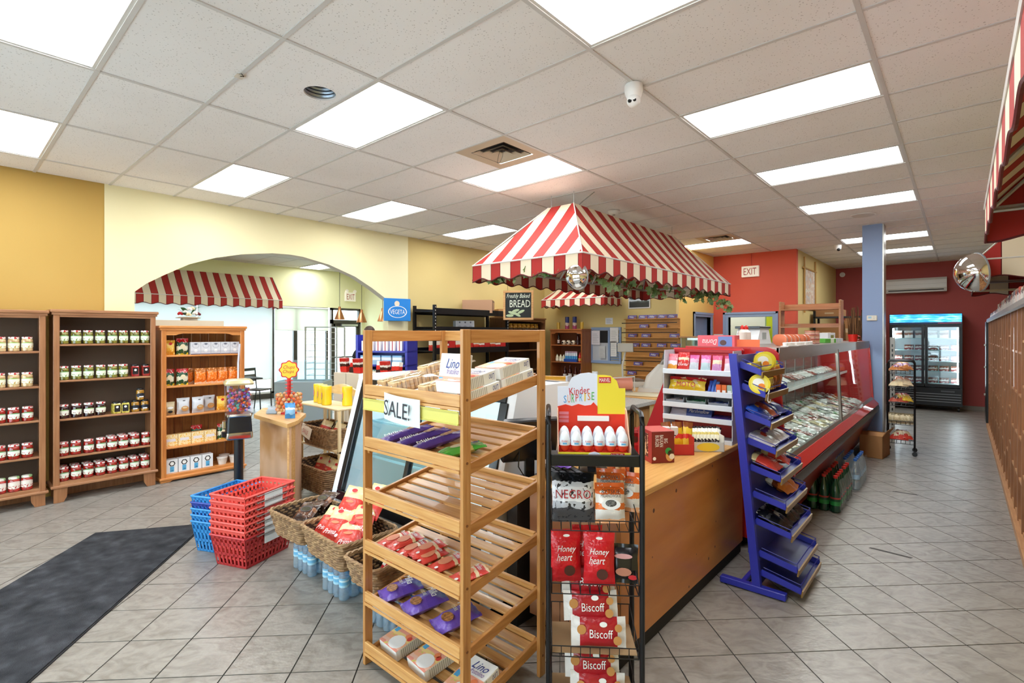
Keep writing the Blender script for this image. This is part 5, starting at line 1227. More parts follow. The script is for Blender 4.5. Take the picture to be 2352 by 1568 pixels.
# ---- second small lollipop tower behind the wire rack
t = thing('lollipop_tub', 'orange lollipops on a small red stand behind the wire rack', 'lollipop stand', (-1.37, 2.42, .853)); b = MB(); b.lathe([(.075, 0), (.07, .02), (.03, .035), (.028, .12)], 18); b.build('base', m_lred, t, smooth=True); b = MB()
for k in range(3):
    for q_ in range(13): a = 2 * PI * (q_ + .5 * k) / 13; b.sphere(.055 * math.cos(a), .055 * math.sin(a), .085 + .03 * k, .015, 8, 6, (q_ + k) % 3)
b.build('lollipops', [MATS['lol0'], MATS['lol1'], MATS['lol3']], t, smooth=True, kind='stuff')

# ---- boxes on the counter
m_bb = mat('burger_box', '#7d1f1d', .45); m_bbr = mat('burger_red', '#b02a2c', .45)
t = carton('burger_box', 'dark red burger carton standing on the pine counter', 'box', .155, .20, .20, m_bb); t.location = (-1.42, 3.06, .853); t.rotation_euler = (0, 0, R(52))
text('BIG\nBALKAN\nBURGER', .075, .085, W_, t, (-.012, -.0012, .14), rot=(R(90), R(90), 0)); disc(t, mat('bun', '#d9a05c', .5), .045, -.001, .045, .035, .8); disc(t, GN_, .035, -.0016, .075, .022); disc(t, mat('patty', '#4a2416', .5), .05, -.0016, .06, .02); disc(t, mat('onion', '#e8e2d6', .5), .058, -.002, .04, .018)
disc(t, W_, -.06, -.001, .03, .011)
b = MB(); b.box(-.0785, -.0775, .0, .2, 0, .2); b.build('side_panel', m_bbr, t); b = MB(); b.box(-.0792, -.0785, .05, .10, .03, .18); b.build('side_print', noisy('burger_art', [(.45, '#5a1c16'), (.55, '#e2b48a')], 40, 2, rough=.5, interp='CONSTANT'), t)
b = MB(); b.box(-.076, .076, .004, .196, .2, .2008); b.build('top_panel', mat('burger_top', '#c8605a', .45), t)
def tray(label, loc, rz, w, d, h, m, m_in_=None, txt=None):
    t = thing('candy_tray', label, 'tray', loc, rz)
    b = MB(); b.box(-w / 2, w / 2, -d / 2, d / 2, 0, .004); b.build('tray_floor', m, t)
    for x0, x1, y0, y1, hh in ((-w / 2, w / 2, -d / 2, -d / 2 + .004, h * .6), (-w / 2, w / 2, d / 2 - .004, d / 2, h), (-w / 2, -w / 2 + .004, -d / 2, d / 2, h), (w / 2 - .004, w / 2, -d / 2, d / 2, h)): b = MB(); b.box(x0, x1, y0, y1, 0, hh); b.build('tray_wall', m, t)
    if txt: text(txt[0], txt[1], txt[2], txt[3], t, (0, -d / 2 - .001, h * .3))
    return t
bm_ = mat('bananko_card', '#d9d6cc', .5)
bt = tray('cream and black candy-bar tray at the far counter edge', (-1.37, 3.62, .853), R(38), .22, .16, .11, bm_, None, ('Bananko', .12, .03, K_))
disc(bt, YE_, 0, -.0812, .033, .03, 2.6)
for k in range(8):
    q = bag_thing('candy_bar', f'cream and brown wrapped candy bar, {ORD[k]} in the cream tray', 'bar', .045, .14, .022, bands('banana_bar', [(0, '#2c1a12'), (.2, '#e9e2c4'), (.45, '#d8c46a'), (.6, '#efe9d6'), (.85, '#20140f')], rough=.25, wob=.2), 90 + k % 3, group='candy bars in the cream tray')
    q.location = (-1.37 + math.cos(R(38)) * (-.085 + .024 * k), 3.60 + math.sin(R(38)) * (-.085 + .024 * k), .90); q.rotation_euler = (R(-40), R(20), R(30))
rt = tray('red and kraft candy tray beside the burger carton', (-1.47, 3.40, .853), R(40), .17, .16, .12, mat('red_card', '#c22a2c', .45))
for k, (dx, c) in enumerate(((-.05, '#c8242c'), (.0, '#e0b21e'), (.05, '#e8c43a'))):
    q = bag_thing('wafer_packet', ['red wafer packet in the red candy tray', 'yellow wafer packet in the red candy tray', 'yellow-orange wafer packet at right in the red candy tray'][k], 'packet', .07, .2, .03, bands('wafp_%d' % k, [(0, c), (.4, '#d83a2c'), (.55, c), (.8, '#8a4a1c')], rough=.25, wob=.2), 96 + k, group='wafer packets in the red tray')
    q.location = (-1.47 + dx * .8, 3.42 + dx * .7, .862); q.rotation_euler = (R(-18), R(8 * (k - 1)), R(40))
for k, (x, y) in enumerate(((-1.70, 3.2), (-1.64, 3.24), (-1.59, 3.28), (-1.72, 3.3), (-1.65, 3.34))):
    t = thing('jam_biscuit_pack', f'red chocolate biscuit pack, {ORD[k]} in the row behind the burger carton', 'packet', (x, y, .853), R(40), group='red biscuit packs'); b = MB(); b.cbox(-.03, .03, -.05, .05, 0, .15, .006); b.build('pack_body', bands('red_pack', [(0, '#b41c24'), (.4, '#d8343a'), (.75, '#8e1218')], rough=.25), t); disc(t, mat('pack_brown', '#5a1f1a', .4), 0, -.051, .1, .022)
for k, (x, y) in enumerate(((-1.56, 3.40), (-1.52, 3.44), (-1.56, 3.50))):
    t = thing('sugar_pack', f'white and brown paper pack, {ORD[k]} behind the red candy tray', 'packet', (x, y, .853), R(40), group='white paper packs'); b = MB(); b.cbox(-.025, .025, -.03, .03, 0, .17, .004); b.build('pack_body', bands('white_pack', [(0, '#efece6'), (.3, '#6a3a22'), (.38, '#efece6'), (.6, '#2f2320'), (.66, '#efece6')], rough=.4, wob=.3), t)

# ---- grey and red candy shelf standing on the counter
m_gs = mat('shelf_grey', '#c9ccd4', .4); m_rs = mat('shelf_red', '#b0141c', .35)
GYF, GXL, GXR = 3.88, -1.80, -1.262
t = thing('candy_shelf', 'grey steel candy shelf with red back standing on the counter', 'shelf', (GXL, GYF, .853))
gw = GXR - GXL
b = MB(); b.box(0, gw, .21, .235, 0, .69); b.build('back_panel', m_rs, t)
b = MB(); b.cbox(-.01, gw + .01, .2, .25, .66, .705, .012); b.build('top_rail', m_rs, t)
for x in (0, gw - .006): b = MB(); b.prism([(0, 0), (.21, 0), (.21, .69), (.02, .69), (0, .5)], x, x + .006, 0); b.build('side_panel', m_gs, t)
b = MB(); b.prism([(-.22, -.0), (-.003, -.0), (-.003, .55)], .12, .2, 1); b.build('red_gusset', m_rs, t)
GZ = [.525, .365, .265, .165, .012]
for z in GZ:
    b = MB(); b.box(.006, gw - .006, .005, .21, z - .006, z); b.build('shelf_plate', m_gs, t)
    b = MB(); b.cbox(.0, gw, -.012, .004, z - .022, z + .018, .003); b.build('price_rail', mat('rail_pale', '#dfe6ee', .3), t)
def gp_(o, x, z, y=.06, tilt=8, rz=0):
    o.location = (GXL + x, GYF + y, .853 + z + .001); o.rotation_euler = (R(-tilt), 0, R(rz)); return o
TOPR = (('orange and pink biscuit packet', .085, .135, [(0, '#e9a13c'), (.35, '#ece3ee'), (.55, '#e88a9a'), (.8, '#ef7f8c')]), ('red biscuit packet with cream corner', .09, .15, [(0, '#d83a34'), (.55, '#e8dcb8'), (.7, '#cf2f2e')]), ('grey and pink toy sachet', .075, .13, [(0, '#c9cfd6'), (.5, '#d8a6c4'), (.75, '#d05a9a')]), ('pale blue and pink toy sachet', .075, .13, [(0, '#bcd3d6'), (.5, '#e6b8d4'), (.75, '#d868a8')]), ('pink comic toy sachet', .075, .13, [(0, '#c98ab8'), (.45, '#efd0b0'), (.7, '#d75c86')]), ('white and pink toy sachet', .07, .13, [(0, '#e6d6dc'), (.5, '#e69ab0'), (.8, '#c94a7c')]))
for k, (nm, w_, h_, st) in enumerate(TOPR):
    q = bag_thing('sweet_packet', f'{nm}, {ORD[k]} from left on the top candy shelf', 'packet', w_, h_, .03, bands('topr_%d' % k, st, rough=.22, wob=.25, extra=('#f4ece6', 6, .66)), 110 + k, texts=((('/Dorina', .075, .022, W_, .0, .05),) if k == 1 else ())); gp_(q, .05 + k * .088, GZ[0], .05 + .01 * (k % 2), 12, (-8, 5, -4, 3, -6, 0)[k])
b_ = bag_thing('wafer_multipack', 'large yellow and red wafer multipack on the second candy shelf', 'packet', .30, .115, .05, bands('moto_film', [(0, '#e8b81e'), (.3, '#f0cc3a'), (.75, '#d8282c')], rough=.22, wob=.3, extra=('#f2e2b0', 5, .62)), 120, texts=(('MOTO', .15, .04, RD_, .0, .05),)); gp_(b_, .165, GZ[1], .06, 20, 0)
for k, (x, w_, h_, c) in enumerate(((.34, .025, .1, '#3f5fc0'), (.365, .025, .11, '#4a78d8'), (.39, .025, .095, '#6a8ad0'))):
    q = bag_thing('candy_stick', f'blue wrapped candy stick, {ORD[k]} from left on the second candy shelf', 'candy', w_, h_, .02, mat('stick_%d' % k, c, .3), 125 + k, group='blue candy sticks'); gp_(q, x, GZ[1], .06, 25, -14)
for k, (x, c, nm) in enumerate(((.425, '#e8682c', 'orange mint box'), (.465, '#e2702e', 'orange mint box with white lid'), (.505, '#9fb8a8', 'pale green mint box'))):
    q = carton('mint_box', f'{nm}, {ORD[k]} of the small boxes on the second candy shelf', 'box', .036, .03, .07, mat('mint_%d' % k, c, .4), panels=((-.012, .012, .01, .03, W_),)); gp_(q, x, GZ[1], .03, 0, 0)
for k, (x, c) in enumerate(((.09, '#d8d4d6'), (.26, '#3f9a6a'), (.43, '#4a66b0'))):
    q = tray(['grey tray of red and white gum packs on the third candy shelf', 'green tray of gum packs on the third candy shelf', 'blue tray of gum packs on the third candy shelf'][k], (GXL + x, GYF + .09, .853 + GZ[2] + .001), 0, .155, .16, .055, mat('gum_tray_%d' % k, ('#8d9096', '#7d8a88', '#80848e')[k], .5))
    for i in range(4):
        g = carton('gum_pack', f'{("white and red", "green", "blue")[k]} gum pack, {ORD[i]} in its tray', 'gum', .034, .075, .016, mat('gump_%d' % k, c, .35), panels=((-.017, .0, 0, .016, (RD_, W_, W_)[k]),), group=('white gum packs', 'green gum packs', 'blue gum packs')[k]); g.location = (GXL + x - .055 + i * .036, GYF + .03, .853 + GZ[2] + .012 + .006 * (i % 2)); g.rotation_euler = (R(6), 0, R(-6))
q = bag_thing('marshmallow_bag', 'white and lilac sweet bag at left on the fourth candy shelf', 'bag', .15, .08, .05, bands('lilac_bag', [(0, '#cfcad6'), (.5, '#e2dde6'), (.7, '#8f86b0')], rough=.25, wob=.3), 130); gp_(q, .1, GZ[3], .07, 30, 0)
q = carton('marshmallow_box', 'dark blue marshmallow box on the fourth candy shelf', 'box', .2, .05, .075, mat('mm_blue', '#23418f', .4), texts=(('/Marshmallow', .16, .028, W_, 0, .05),)); gp_(q, .26, GZ[3], .06, 20, 0)
for k in range(5): q = carton('choc_bar', f'violet chocolate bar, {ORD[k]} on the fourth candy shelf', 'bar', .03, .1, .018, mat('violet_wrap', '#4a3a86', .3), panels=((-.015, .015, .006, .012, W_),), group='violet bars'); gp_(q, .385 + k * .031, GZ[3], .03, -6, 0)
# boxes on top of the candy shelf
q = carton('biscuit_carton', 'pink biscuit carton upside down on top of the candy shelf', 'box', .30, .12, .105, mat('dorina_pink', '#e2606c', .4), panels=((.02, .13, 0, .095, mat('dorina_blue', '#6a86c8', .4)),)); q.location = (-1.52, 4.26, 1.555); text('/Dorina', .12, .045, W_, q, (-.05, -.0014, .05), rot=(R(90), R(180), 0)); disc(q, mat('choc', '#5a3a34', .4), .06, -.0012, .045, .022, 1.2)
t = thing('orange_card', 'plain orange card leaning on the deli counter top', 'card', (-1.30, 4.32, 1.556), R(4)); b = MB(); b.box(-.10, .10, 0, .003, 0, .07); b.build('card', mat('orange_card', '#f0784a', .6), t)

# ---- blue gravity rack facing the aisle
m_bl = mat('rack_blue', '#2f35a8', .35); m_bld = mat('rack_blue_dark', '#232a86', .4); m_lip = mat('price_lip', '#8a6a34', .35, .3)
t = thing('blue_rack', 'tall leaning blue steel snack rack with tiered trays by the aisle', 'rack', (0, 0, 0)); brk = t
ZS = [1.405, 1.262, 1.078, .906, .735, .563, .388, .185, .062]
def bxb(z): return -1.14 + (1.53 - z) * .098
def bxf(z): return -.979 + (1.413 - z) * .172
YN, YFR = 3.5, 4.10
for y in (YN, YFR):
    b = MB(); P = [(-1.165, 1.54), (-1.115, 1.54), (-.965, .03), (-1.015, .03)]
    b.prism([(p[0], p[1]) for p in P], y, y + .035, 1); b.build('upright', m_bl, t)
    b = MB(); b.cbox(-1.22, -.82, y - .006, y + .042, .008, .05, .004); b.build('foot_bar', m_bl, t)
    for x in (-1.19, -.85): b = MB(); b.cyl(x, y + .018, .001, .01, .014, 10); b.build('leveller', m_blk, t)
b = MB(); b.prism([(-1.13, 1.53), (-1.115, 1.53), (-.975, .05), (-.99, .05)], YN + .035, YFR, 1); b.build('back_panel', m_bld, t)
b = MB(); b.cbox(-1.10, -1.07, YN, YFR + .03, .012, .045, .004); b.build('tie_bar', m_bl, t)
for k, z in enumerate(ZS):
    xb, xf = bxb(z) + .005, bxf(z); rise = .05
    y0, y1 = YN + .05, YFR - .01
    b = MB(); b.prism([(xb, z + rise), (xb, z + rise - .005), (xf, z - .005), (xf, z)], y0, y1, 1); sh = b.build('tray', m_bld, t)
    b = MB()
    for y in (y0, y1): b.prism([(xb, z + rise), (xf, z), (xf, z + .035), (xb + .02, z + rise + .035)], y, y + .003, 1)
    b.build('tray_sides', m_bl, sh, kind='stuff')
    b = MB()
    for y in (y0, y1): b.tube([(xb + .03, y, z + rise + .05), (xf, y, z + .055), (xf + .004, y, z)], .003, 5)
    b.tube([(xf, y0, z + .055), (xf, y1, z + .055)], .003, 5); b.build('wire_guard', m_bld, sh, kind='stuff')
    b = MB(); b.prism([(xf, z - .02), (xf + .008, z - .022), (xf + .014, z + .018), (xf + .006, z + .02)], y0 - .005, y1 + .005, 1); b.build('price_lip', m_lip, sh)
def on_blue(o, k, y, back=.05, up=0., rot=(0, 0, 0)):
    z = ZS[k]; xb, xf = bxb(z) + .005, bxf(z); x = xf - back; f = (xf - x) / (xf - xb)
    o.location = (x, y, z + .05 * f + .002 + up); o.rotation_euler = rot; return o
def tin(label, m_lid, r=.05, h=.04):
    t = thing('fish_tin', label, 'tin', group='round tins on the blue rack'); b = MB(); b.lathe([(r * .95, 0), (r, .004), (r, h - .006), (r * .97, h - .004)], 22); b.build('can_body', mat('tin_gold', '#c9b872', .25, .7), t, smooth=True)
    b = MB(); b.lathe([(r * 1.02, h - .005), (r * 1.02, h), (r * .9, h + .0005)], 22); b.build('lid', m_lid, t, smooth=True)
    b = MB(); b.cyl(0, 0, h, h + .0012, r * .82, 22); b.build('lid_print', mat('lid_print_yellow', '#ecdf66', .35), t); disc(t, W_, -.006, .008, h + .0012, r * .45, 1.2, rot=(0, 0, 0)); disc(t, OR_, .012, -.016, h + .0018, r * .3, 1.1, rot=(0, 0, 0)); return t
m_yl = mat('tin_yellow', '#e6d23a', .3)
for k, (sh, y, bk, up, rot, lab) in enumerate(((0, 3.64, .08, .002, (0, R(-12), 0), 'flat gold tin lying at left on the top blue tray'), (0, 3.80, .06, .055, (R(90), 0, R(30)), 'round yellow fish tin on edge, second on the top blue tray'), (0, 3.86, .06, .055, (R(88), 0, R(25)), 'round yellow fish tin on edge, showing its lid on the top blue tray'), (1, 3.60, .05, .055, (R(75), 0, R(20)), 'large yellow fish tin facing out at left of the second blue tray'), (1, 3.75, .06, .003, (0, R(-12), 0), 'yellow fish tin lowest of a pair on the second blue tray'), (1, 3.75, .06, .042, (0, R(-12), 0), 'yellow fish tin stacked on another on the second blue tray'))):
    on_blue(tin(lab, m_yl, .064), sh, y, bk, up, rot)
def blue_bags(k, n, cols, w, h, tk, lab, seed, tilt=62, y0=3.62, y1=4.03, grp=None, wob=.4, base=None, txt=None):
    for i in range(n):
        y = y0 + (y1 - y0) * i / max(1, n - 1)
        q = bag_thing('snack_bag', f'{lab}, {ORD[i]} from the near side', 'bag', w * 1.2, h * 1.2, tk * 1.4, bands('bl_%d_%d' % (k, i % len(cols)), cols[i % len(cols)], rough=.22, wob=wob, bump=.3), seed + i, group=grp or lab, texts=txt or ())
        rot = (Matrix.Rotation(R(90 + (-12, 8, -4, 10, -8)[i % 5]), 4, 'Z') @ Matrix.Rotation(R(-tilt), 4, 'X')).to_euler()
        on_blue(q, k, y, .03, .02, rot)
SPR = [[(0, '#7a4a22'), (.35, '#c8702c'), (.6, '#e0b02a'), (.72, '#2f7a3a'), (.85, '#e8c43a')], [(0, '#b06a3c'), (.4, '#d8862c'), (.62, '#e6c23a'), (.75, '#3a8a44'), (.88, '#e0b028')]]
blue_bags(1, 4, SPR, .1, .19, .045, 'yellow and green sprinkle bag above the second blue tray', 140, 14, 3.82, 4.04, 'yellow sprinkle bags')
blue_bags(2, 5, [[(0, '#1f3a9a'), (.4, '#2c55c0'), (.7, '#1b2f80')], [(0, '#22409c'), (.5, '#c8922c'), (.7, '#24408c')], [(0, '#c2582c'), (.5, '#8a3a2a'), (.8, '#d8d0c0')]], .11, .16, .03, 'blue sweet bag on the third blue tray', 150)
blue_bags(3, 4, [[(0, '#dcdce6'), (.5, '#b8b6cc'), (.75, '#e8e6ee')], [(0, '#e0dee6'), (.4, '#c8482c'), (.6, '#ddd8d4')], [(0, '#d2d0e0'), (.5, '#6a4a9a'), (.7, '#dedce8')]], .12, .17, .025, 'white snack bag on the fourth blue tray', 160, 68)
for i, (y, lab) in enumerate(((3.68, 'red and cream pretzel bag at near end of the fifth blue tray'), (3.92, 'red and cream pretzel bag at far end of the fifth blue tray'))): q = dup(B_pri, (0, 0, 0), 0, lab, 'pretzel bags'); on_blue(q, 4, y, .03, .04, (Matrix.Rotation(R(90 + 10 * i), 4, 'Z') @ Matrix.Rotation(R(-70), 4, 'X')).to_euler())
blue_bags(5, 2, [[(0, '#c8702c'), (.4, '#7a3a1c'), (.6, '#e6dcc8'), (.8, '#b85a26')]], .12, .17, .045, 'orange-brown biscuit bag on the sixth blue tray', 170, 70, 3.88, 4.02)
blue_bags(6, 5, [[(0, '#15151a'), (.5, '#3a3a42'), (.6, '#1a1a1e'), (.85, '#c9c9cc')], [(0, '#1b1a1e'), (.4, '#b0aeb4'), (.55, '#18181c')]], .115, .18, .03, 'black snack bag on the seventh blue tray', 180, 66)
t = thing('white_hook', 'white plastic S hook hanging from the second blue tray', 'hook', (bxf(ZS[1]) + .01, 3.57, ZS[1] + .01), R(60)); b = MB(); b.tube([(0, 0, .04), (.012, 0, .045), (.014, 0, .03), (.004, 0, .01), (.0, 0, -.03), (.01, 0, -.045), (.022, 0, -.04), (.024, 0, -.025)], .004, 6); b.build('hook', W_, t, smooth=True)
# ================================================================ deli case, bottles, back aisle
m_dr = mat('deli_red', '#c21f1c', .3, coat=.15); m_steel = mat('brushed_steel', '#a9a49c', .3, .85); m_bump = mat('bumper_black', '#15120f', .32)
t = thing('deli_case', 'long red deli display case with slanted glass front and black bumper', 'display case', (0, 0, 0))
prof = [(-1.75, .08), (-1.16, .08), (-1.02, .42), (-.935, .55), (-.925, .64), (-.985, .705), (-1.035, 1.52), (-1.07, 1.555), (-1.12, 1.57), (-1.75, 1.57)]
DY0, DY1, DYM = 4.2, 9.28, 6.63
for y in (DY0, DY1 - .035): b = MB(); b.prism(prof, y, y + .035, 1); b.build('end_panel', m_dr, t)
b = MB(); b.prism([(-1.16, .08), (-1.13, .08), (-.99, .43), (-.945, .53), (-.975, .53), (-1.02, .44)], DY0 + .035, DY1 - .035, 1); b.build('lower_panel', mat('deli_dark_red', '#96231c', .3, coat=.3), t)
b = MB(); b.prism([(-.95, .52), (-.925, .535), (-.915, .575), (-.925, .615), (-.955, .625)], DY0 - .02, DY1 + .01, 1); b.build('bumper', m_bump, t, smooth=True)
b = MB(); b.prism([(-.955, .62), (-.925, .63), (-.98, .705), (-1.005, .70)], DY0 + .035, DY1 - .035, 1); b.build('red_sill', m_dr, t)
b = MB(); b.box(-1.72, -1.0, DY0 + .035, DY1 - .035, .60, .64); b.build('deck', mat('deli_deck', '#eceeee', .35), t)
b = MB(); b.prism([(-1.02, .705), (-.985, .705), (-1.0, .735), (-1.02, .735)], DY0 + .035, DY1 - .035, 1); b.build('glass_channel', m_steel, t)
b = MB(); b.box(-1.75, -1.04, DY0 + .035, DY1 - .035, 1.525, 1.565).box(-1.055, -1.035, DY0 + .035, DY1 - .035, 1.465, 1.565); b.build('steel_hood', m_steel, t)
b = MB(); b.box(-1.75, -1.72, DY0 + .035, DY1 - .035, .1, 1.53); b.build('rear_wall', mat('deli_rear', '#aaa8a4', .3), t)
for k in range(10):
    y = DY0 + .1 + k * .505; b = MB(); b.box(-1.72, -1.712, y, y + .44, .72, 1.06); b.build('rear_door', mat('rear_glass', '#5c5b5a', .15), t); b = MB(); b.box(-1.72, -1.712, y, y + .44, 1.16, 1.46); b.build('rear_door', MATS['rear_glass'], t)
b = MB(); b.box(-1.68, -1.32, DY0 + .04, DY1 - .04, 1.10, 1.106); b.build('glass_shelf', glass('deli_shelf', '#eef6f6', .12, .25), t)
b = MB(); b.box(-1.325, -1.315, DY0 + .04, DY1 - .04, 1.085, 1.115); b.build('shelf_edge', mat('edge_white', '#dfe3e3', .3), t)
for y0, y1 in ((DY0 + .04, DYM - .03), (DYM + .03, DY1 - .04)):
    b = MB(); b._add([(-1.0, y0, .735), (-1.0, y1, .735), (-1.042, y1, 1.47), (-1.042, y0, 1.47), (-1.006, y0, .735), (-1.006, y1, .735), (-1.048, y1, 1.47), (-1.048, y0, 1.47)], [[0, 1, 2, 3], [7, 6, 5, 4], [0, 4, 5, 1], [1, 5, 6, 2], [2, 6, 7, 3], [3, 7, 4, 0]]); b.build('pane', glass('deli_glass', '#eef6f5', .09), t)
b = MB(); b.prism([(-1.012, .71), (-.988, .71), (-1.028, 1.5), (-1.052, 1.5)], DYM - .035, DYM + .035, 1); b.build('glass_post', m_steel, t)
b = MB(); b.prism([(-1.012, .71), (-.986, .71), (-1.026, 1.5), (-1.052, 1.5)], DYM + .002, DYM + .016, 1); b.build('gasket', m_blk, t)
b = MB(); b.at(-1.10, 0, 1.50, rx=R(-90)); b.cyl(0, 0, DY0 + .2, DY1 - .2, .012, 8); b.build('lamp_tube', mat('deli_lamp', '#ffffff', .5, emit=(1, .98, .95), es=30), t)
b = MB(); b.box(-1.7, -1.2, DY0 + .1, DY1 - .1, .002, .1); b.build('plinth', m_blk, t)
# packs inside the case
def vac(label, m, seed, w=.13, h=.17, tk=.032):
    return bag_thing('vacuum_pack', label, 'packet', w, h, tk, m, seed, group='vacuum packs in the deli case', parts=((0, h * .55, w * .55, h * .35, W_),))
vm = [bands('vac_0', [(0, '#c9b0ae'), (.4, '#b98580'), (.75, '#d8cfcd')], rough=.15, wob=.5, extra=('#efeeea', 5, .55)), bands('vac_1', [(0, '#d9dcd9'), (.4, '#eef0ee'), (.7, '#b9c2bd')], rough=.12, wob=.5, extra=('#f6f6f4', 6, .55)), bands('vac_2', [(0, '#cfd8cc'), (.5, '#4f9a68'), (.7, '#dfe6dc')], rough=.15, wob=.5), bands('vac_3', [(0, '#8f4a44'), (.5, '#a86058'), (.8, '#d9cfc8')], rough=.15, wob=.5, extra=('#e8e2dc', 5, .6)), bands('vac_4', [(0, '#d8c9a0'), (.6, '#e6dcb8')], rough=.2, wob=.4)]
VP = [vac('x', m, 200 + k) for k, m in enumerate(vm)]
VC = ['pinkish', 'silvery white', 'green striped', 'dark red', 'cream']; VR = ['front', 'second', 'third', 'rear']
rv = random.Random(11); n = 0
for side, zone in ((0, 'near section'), (1, 'far section')):
    ya, yb = (DY0 + .15, DYM - .1) if side == 0 else (DYM + .1, DY1 - .15)
    for row, x in enumerate((-1.10, -1.24, -1.38, -1.52)):
        k = 0; y = ya
        while y < yb:
            ci = rv.choice((0, 1, 1, 2, 3, 4, 1)); p = VP[ci]
            o = put(p, (x, y, .662 + .02 * row + rv.uniform(0, .012)), 0, f'{VC[ci]} deli pack, {ORD[k]} from near end, {VR[row]} row, {zone} of deli case', rot=(Matrix.Rotation(R(90 + rv.uniform(-25, 25)), 4, 'Z') @ Matrix.Rotation(R(-78 + rv.uniform(-8, 8)), 4, 'X')).to_euler(), group=f'deli packs on the case floor, {zone}'); y += rv.uniform(.15, .19); k += 1
    y = ya; k = 0
    while y < yb:
        ci = rv.choice((0, 1, 3, 1)); p = VP[ci]; k += 1
        put(p, (-1.46, y, 1.13), 0, f'{VC[ci]} deli pack, {ORD[k - 1]} from near end on the glass shelf, {zone}', rot=(Matrix.Rotation(R(90 + rv.uniform(-20, 20)), 4, 'Z') @ Matrix.Rotation(R(-72), 4, 'X')).to_euler(), group=f'deli packs on the glass shelf, {zone}'); y += rv.uniform(.17, .24)
# tins and small things on top of the case
TZ = 1.566
m_tinp = bands('pate_tin', [(0, '#d9a7a0'), (.2, '#c4584a'), (.3, '#e6c3b4'), (.6, '#b87a3c'), (.75, '#e2b8ac')], axis=2, rough=.3); m_tinl = mat('tin_lid', '#d2744e', .3, .3)
pt = thing('pate_tin', 'x', 'tin'); b = MB(); b.lathe([(.047, 0), (.05, .004), (.05, .036), (.047, .04)], 18); b.build('can_body', m_tinp, pt, smooth=True); b = MB(); b.lathe([(.05, .038), (.0515, .04), (.0515, .045), (.045, .046)], 18); b.build('lid', m_tinl, pt, smooth=True)
for k in range(14): put(pt, (-1.19 - .03 * (k % 2), 4.95 + k * .075, TZ + .052), 0, f'pink pate tin standing on edge, {ORD[k]} in the row on the deli case', rot=(R(90), 0, R(rv.uniform(-12, 12))), group='pate tins on edge')
c = 0
for i in range(4):
    for lv in range(3 - (i == 3)):
        put(pt, (-1.2 - .02 * (i % 2), 6.1 + i * .11, TZ + .001 + lv * .047), R(30 * lv), f'pink pate tin, {ORD[lv]} layer of the {ORD[i]} stack on the deli case', group='stacked pate tins')
bl_ = thing('egg_cup_strip', 'x', 'tray'); b = MB(); b.box(-.14, .14, -.03, .03, 0, .006); b.build('strip', mat('blister', '#e8e4de', .3), bl_)
b = MB()
for i in range(6): b.lathe([(.018, .006), (.02, .03), (.014, .034)], 10); b.v[-30:] = [(x - .115 + i * .046, y, z) for x, y, z in b.v[-30:]]
b.build('cups', mat('blister_cup', '#efece8', .25), bl_, smooth=True, kind='stuff')
for k, y in enumerate((4.75, 5.1, 5.45)): put(bl_, (-1.09, y, TZ + .001), R(90), f'white blister strip of cups, {ORD[k]} along the deli case edge', group='blister strips')
q = carton('green_packet', 'green and white packet lying near the end of the deli case', 'packet', .22, .1, .05, bands('green_pk', [(0, '#5fb04a'), (.5, '#e8efdc'), (.8, '#6ab852')], axis=0, rough=.3)); q.location = (-1.16, 7.0, TZ + .001); q.rotation_euler = (0, 0, R(70))
q = carton('white_packet', 'white and pale blue packet row on the deli case', 'packet', .4, .1, .05, bands('blue_pk', [(0, '#cfe2ee'), (.15, '#f0f4f6'), (.3, '#cfe2ee'), (.45, '#f0f4f6'), (.6, '#cfe2ee'), (.75, '#f0f4f6')], axis=0, rough=.3)); q.location = (-1.15, 7.45, TZ + .001); q.rotation_euler = (0, 0, R(85))
q = carton('picture_box', 'small white box with dark lid edge near the red cup', 'box', .2, .14, .12, mat('white_card', '#eceff2', .45), panels=((-.02, .06, .02, .09, mat('olive_print', '#8a8a4a', .5)),)); q.location = (-1.3, 7.9, TZ + .001); q.rotation_euler = (0, 0, R(75))
t = thing('red_cup', 'bright red plastic cup at the far end of the deli case', 'cup', (-1.13, 8.4, TZ + .001)); b = MB(); b.lathe([(.05, 0), (.055, .05), (.062, .1), (.058, .1), (.045, .01)], 16); b.build('cup_body', mat('cup_red', '#d4281e', .3), t, smooth=True); b = MB(); b.tube([(.055, 0, .08), (.085, 0, .07), (.08, 0, .03), (.052, 0, .03)], .006, 6); b.build('handle', mat('cup_red', '#d4281e', .3), t, smooth=True)
t = thing('counter_scale', 'white sloping price scale behind the tins on the deli case', 'scale', (-1.55, 5.75, TZ + .001), R(90)); b = MB(); b.prism([(-.26, 0), (.26, 0), (.16, .16), (-.14, .16)], -.0, .22, 1); b.build('scale_body', mat('scale_white', '#e6eaec', .35), t); b = MB(); b.cbox(-.18, .2, -.01, .24, .16, .185, .004); b.build('pan', mat('scale_pan', '#4a4c4e', .3, .5), t); b = MB(); b.box(-.08, .06, -.003, 0, .05, .12); b.build('display', mat('scale_lcd', '#aab4b2', .2), t)
for k, (y, lab) in enumerate(((5.2, 'pale soap bottle with red pump caps left of the scale'), (5.32, 'pale soap bottle with red cap nearest the scale'))):
    t = thing('sauce_bottle', lab, 'bottle', (-1.6, y, TZ + .001)); b = MB(); b.lathe([(.04, 0), (.045, .02), (.042, .12), (.015, .15)], 14); b.build('bottle_body', mat('sauce_pale', '#e6d6cc', .4), t, smooth=True); b = MB(); b.lathe([(.018, .15), (.02, .17), (.006, .19)], 10); b.build('cap', mat('cup_red', '#d4281e', .3), t, smooth=True)

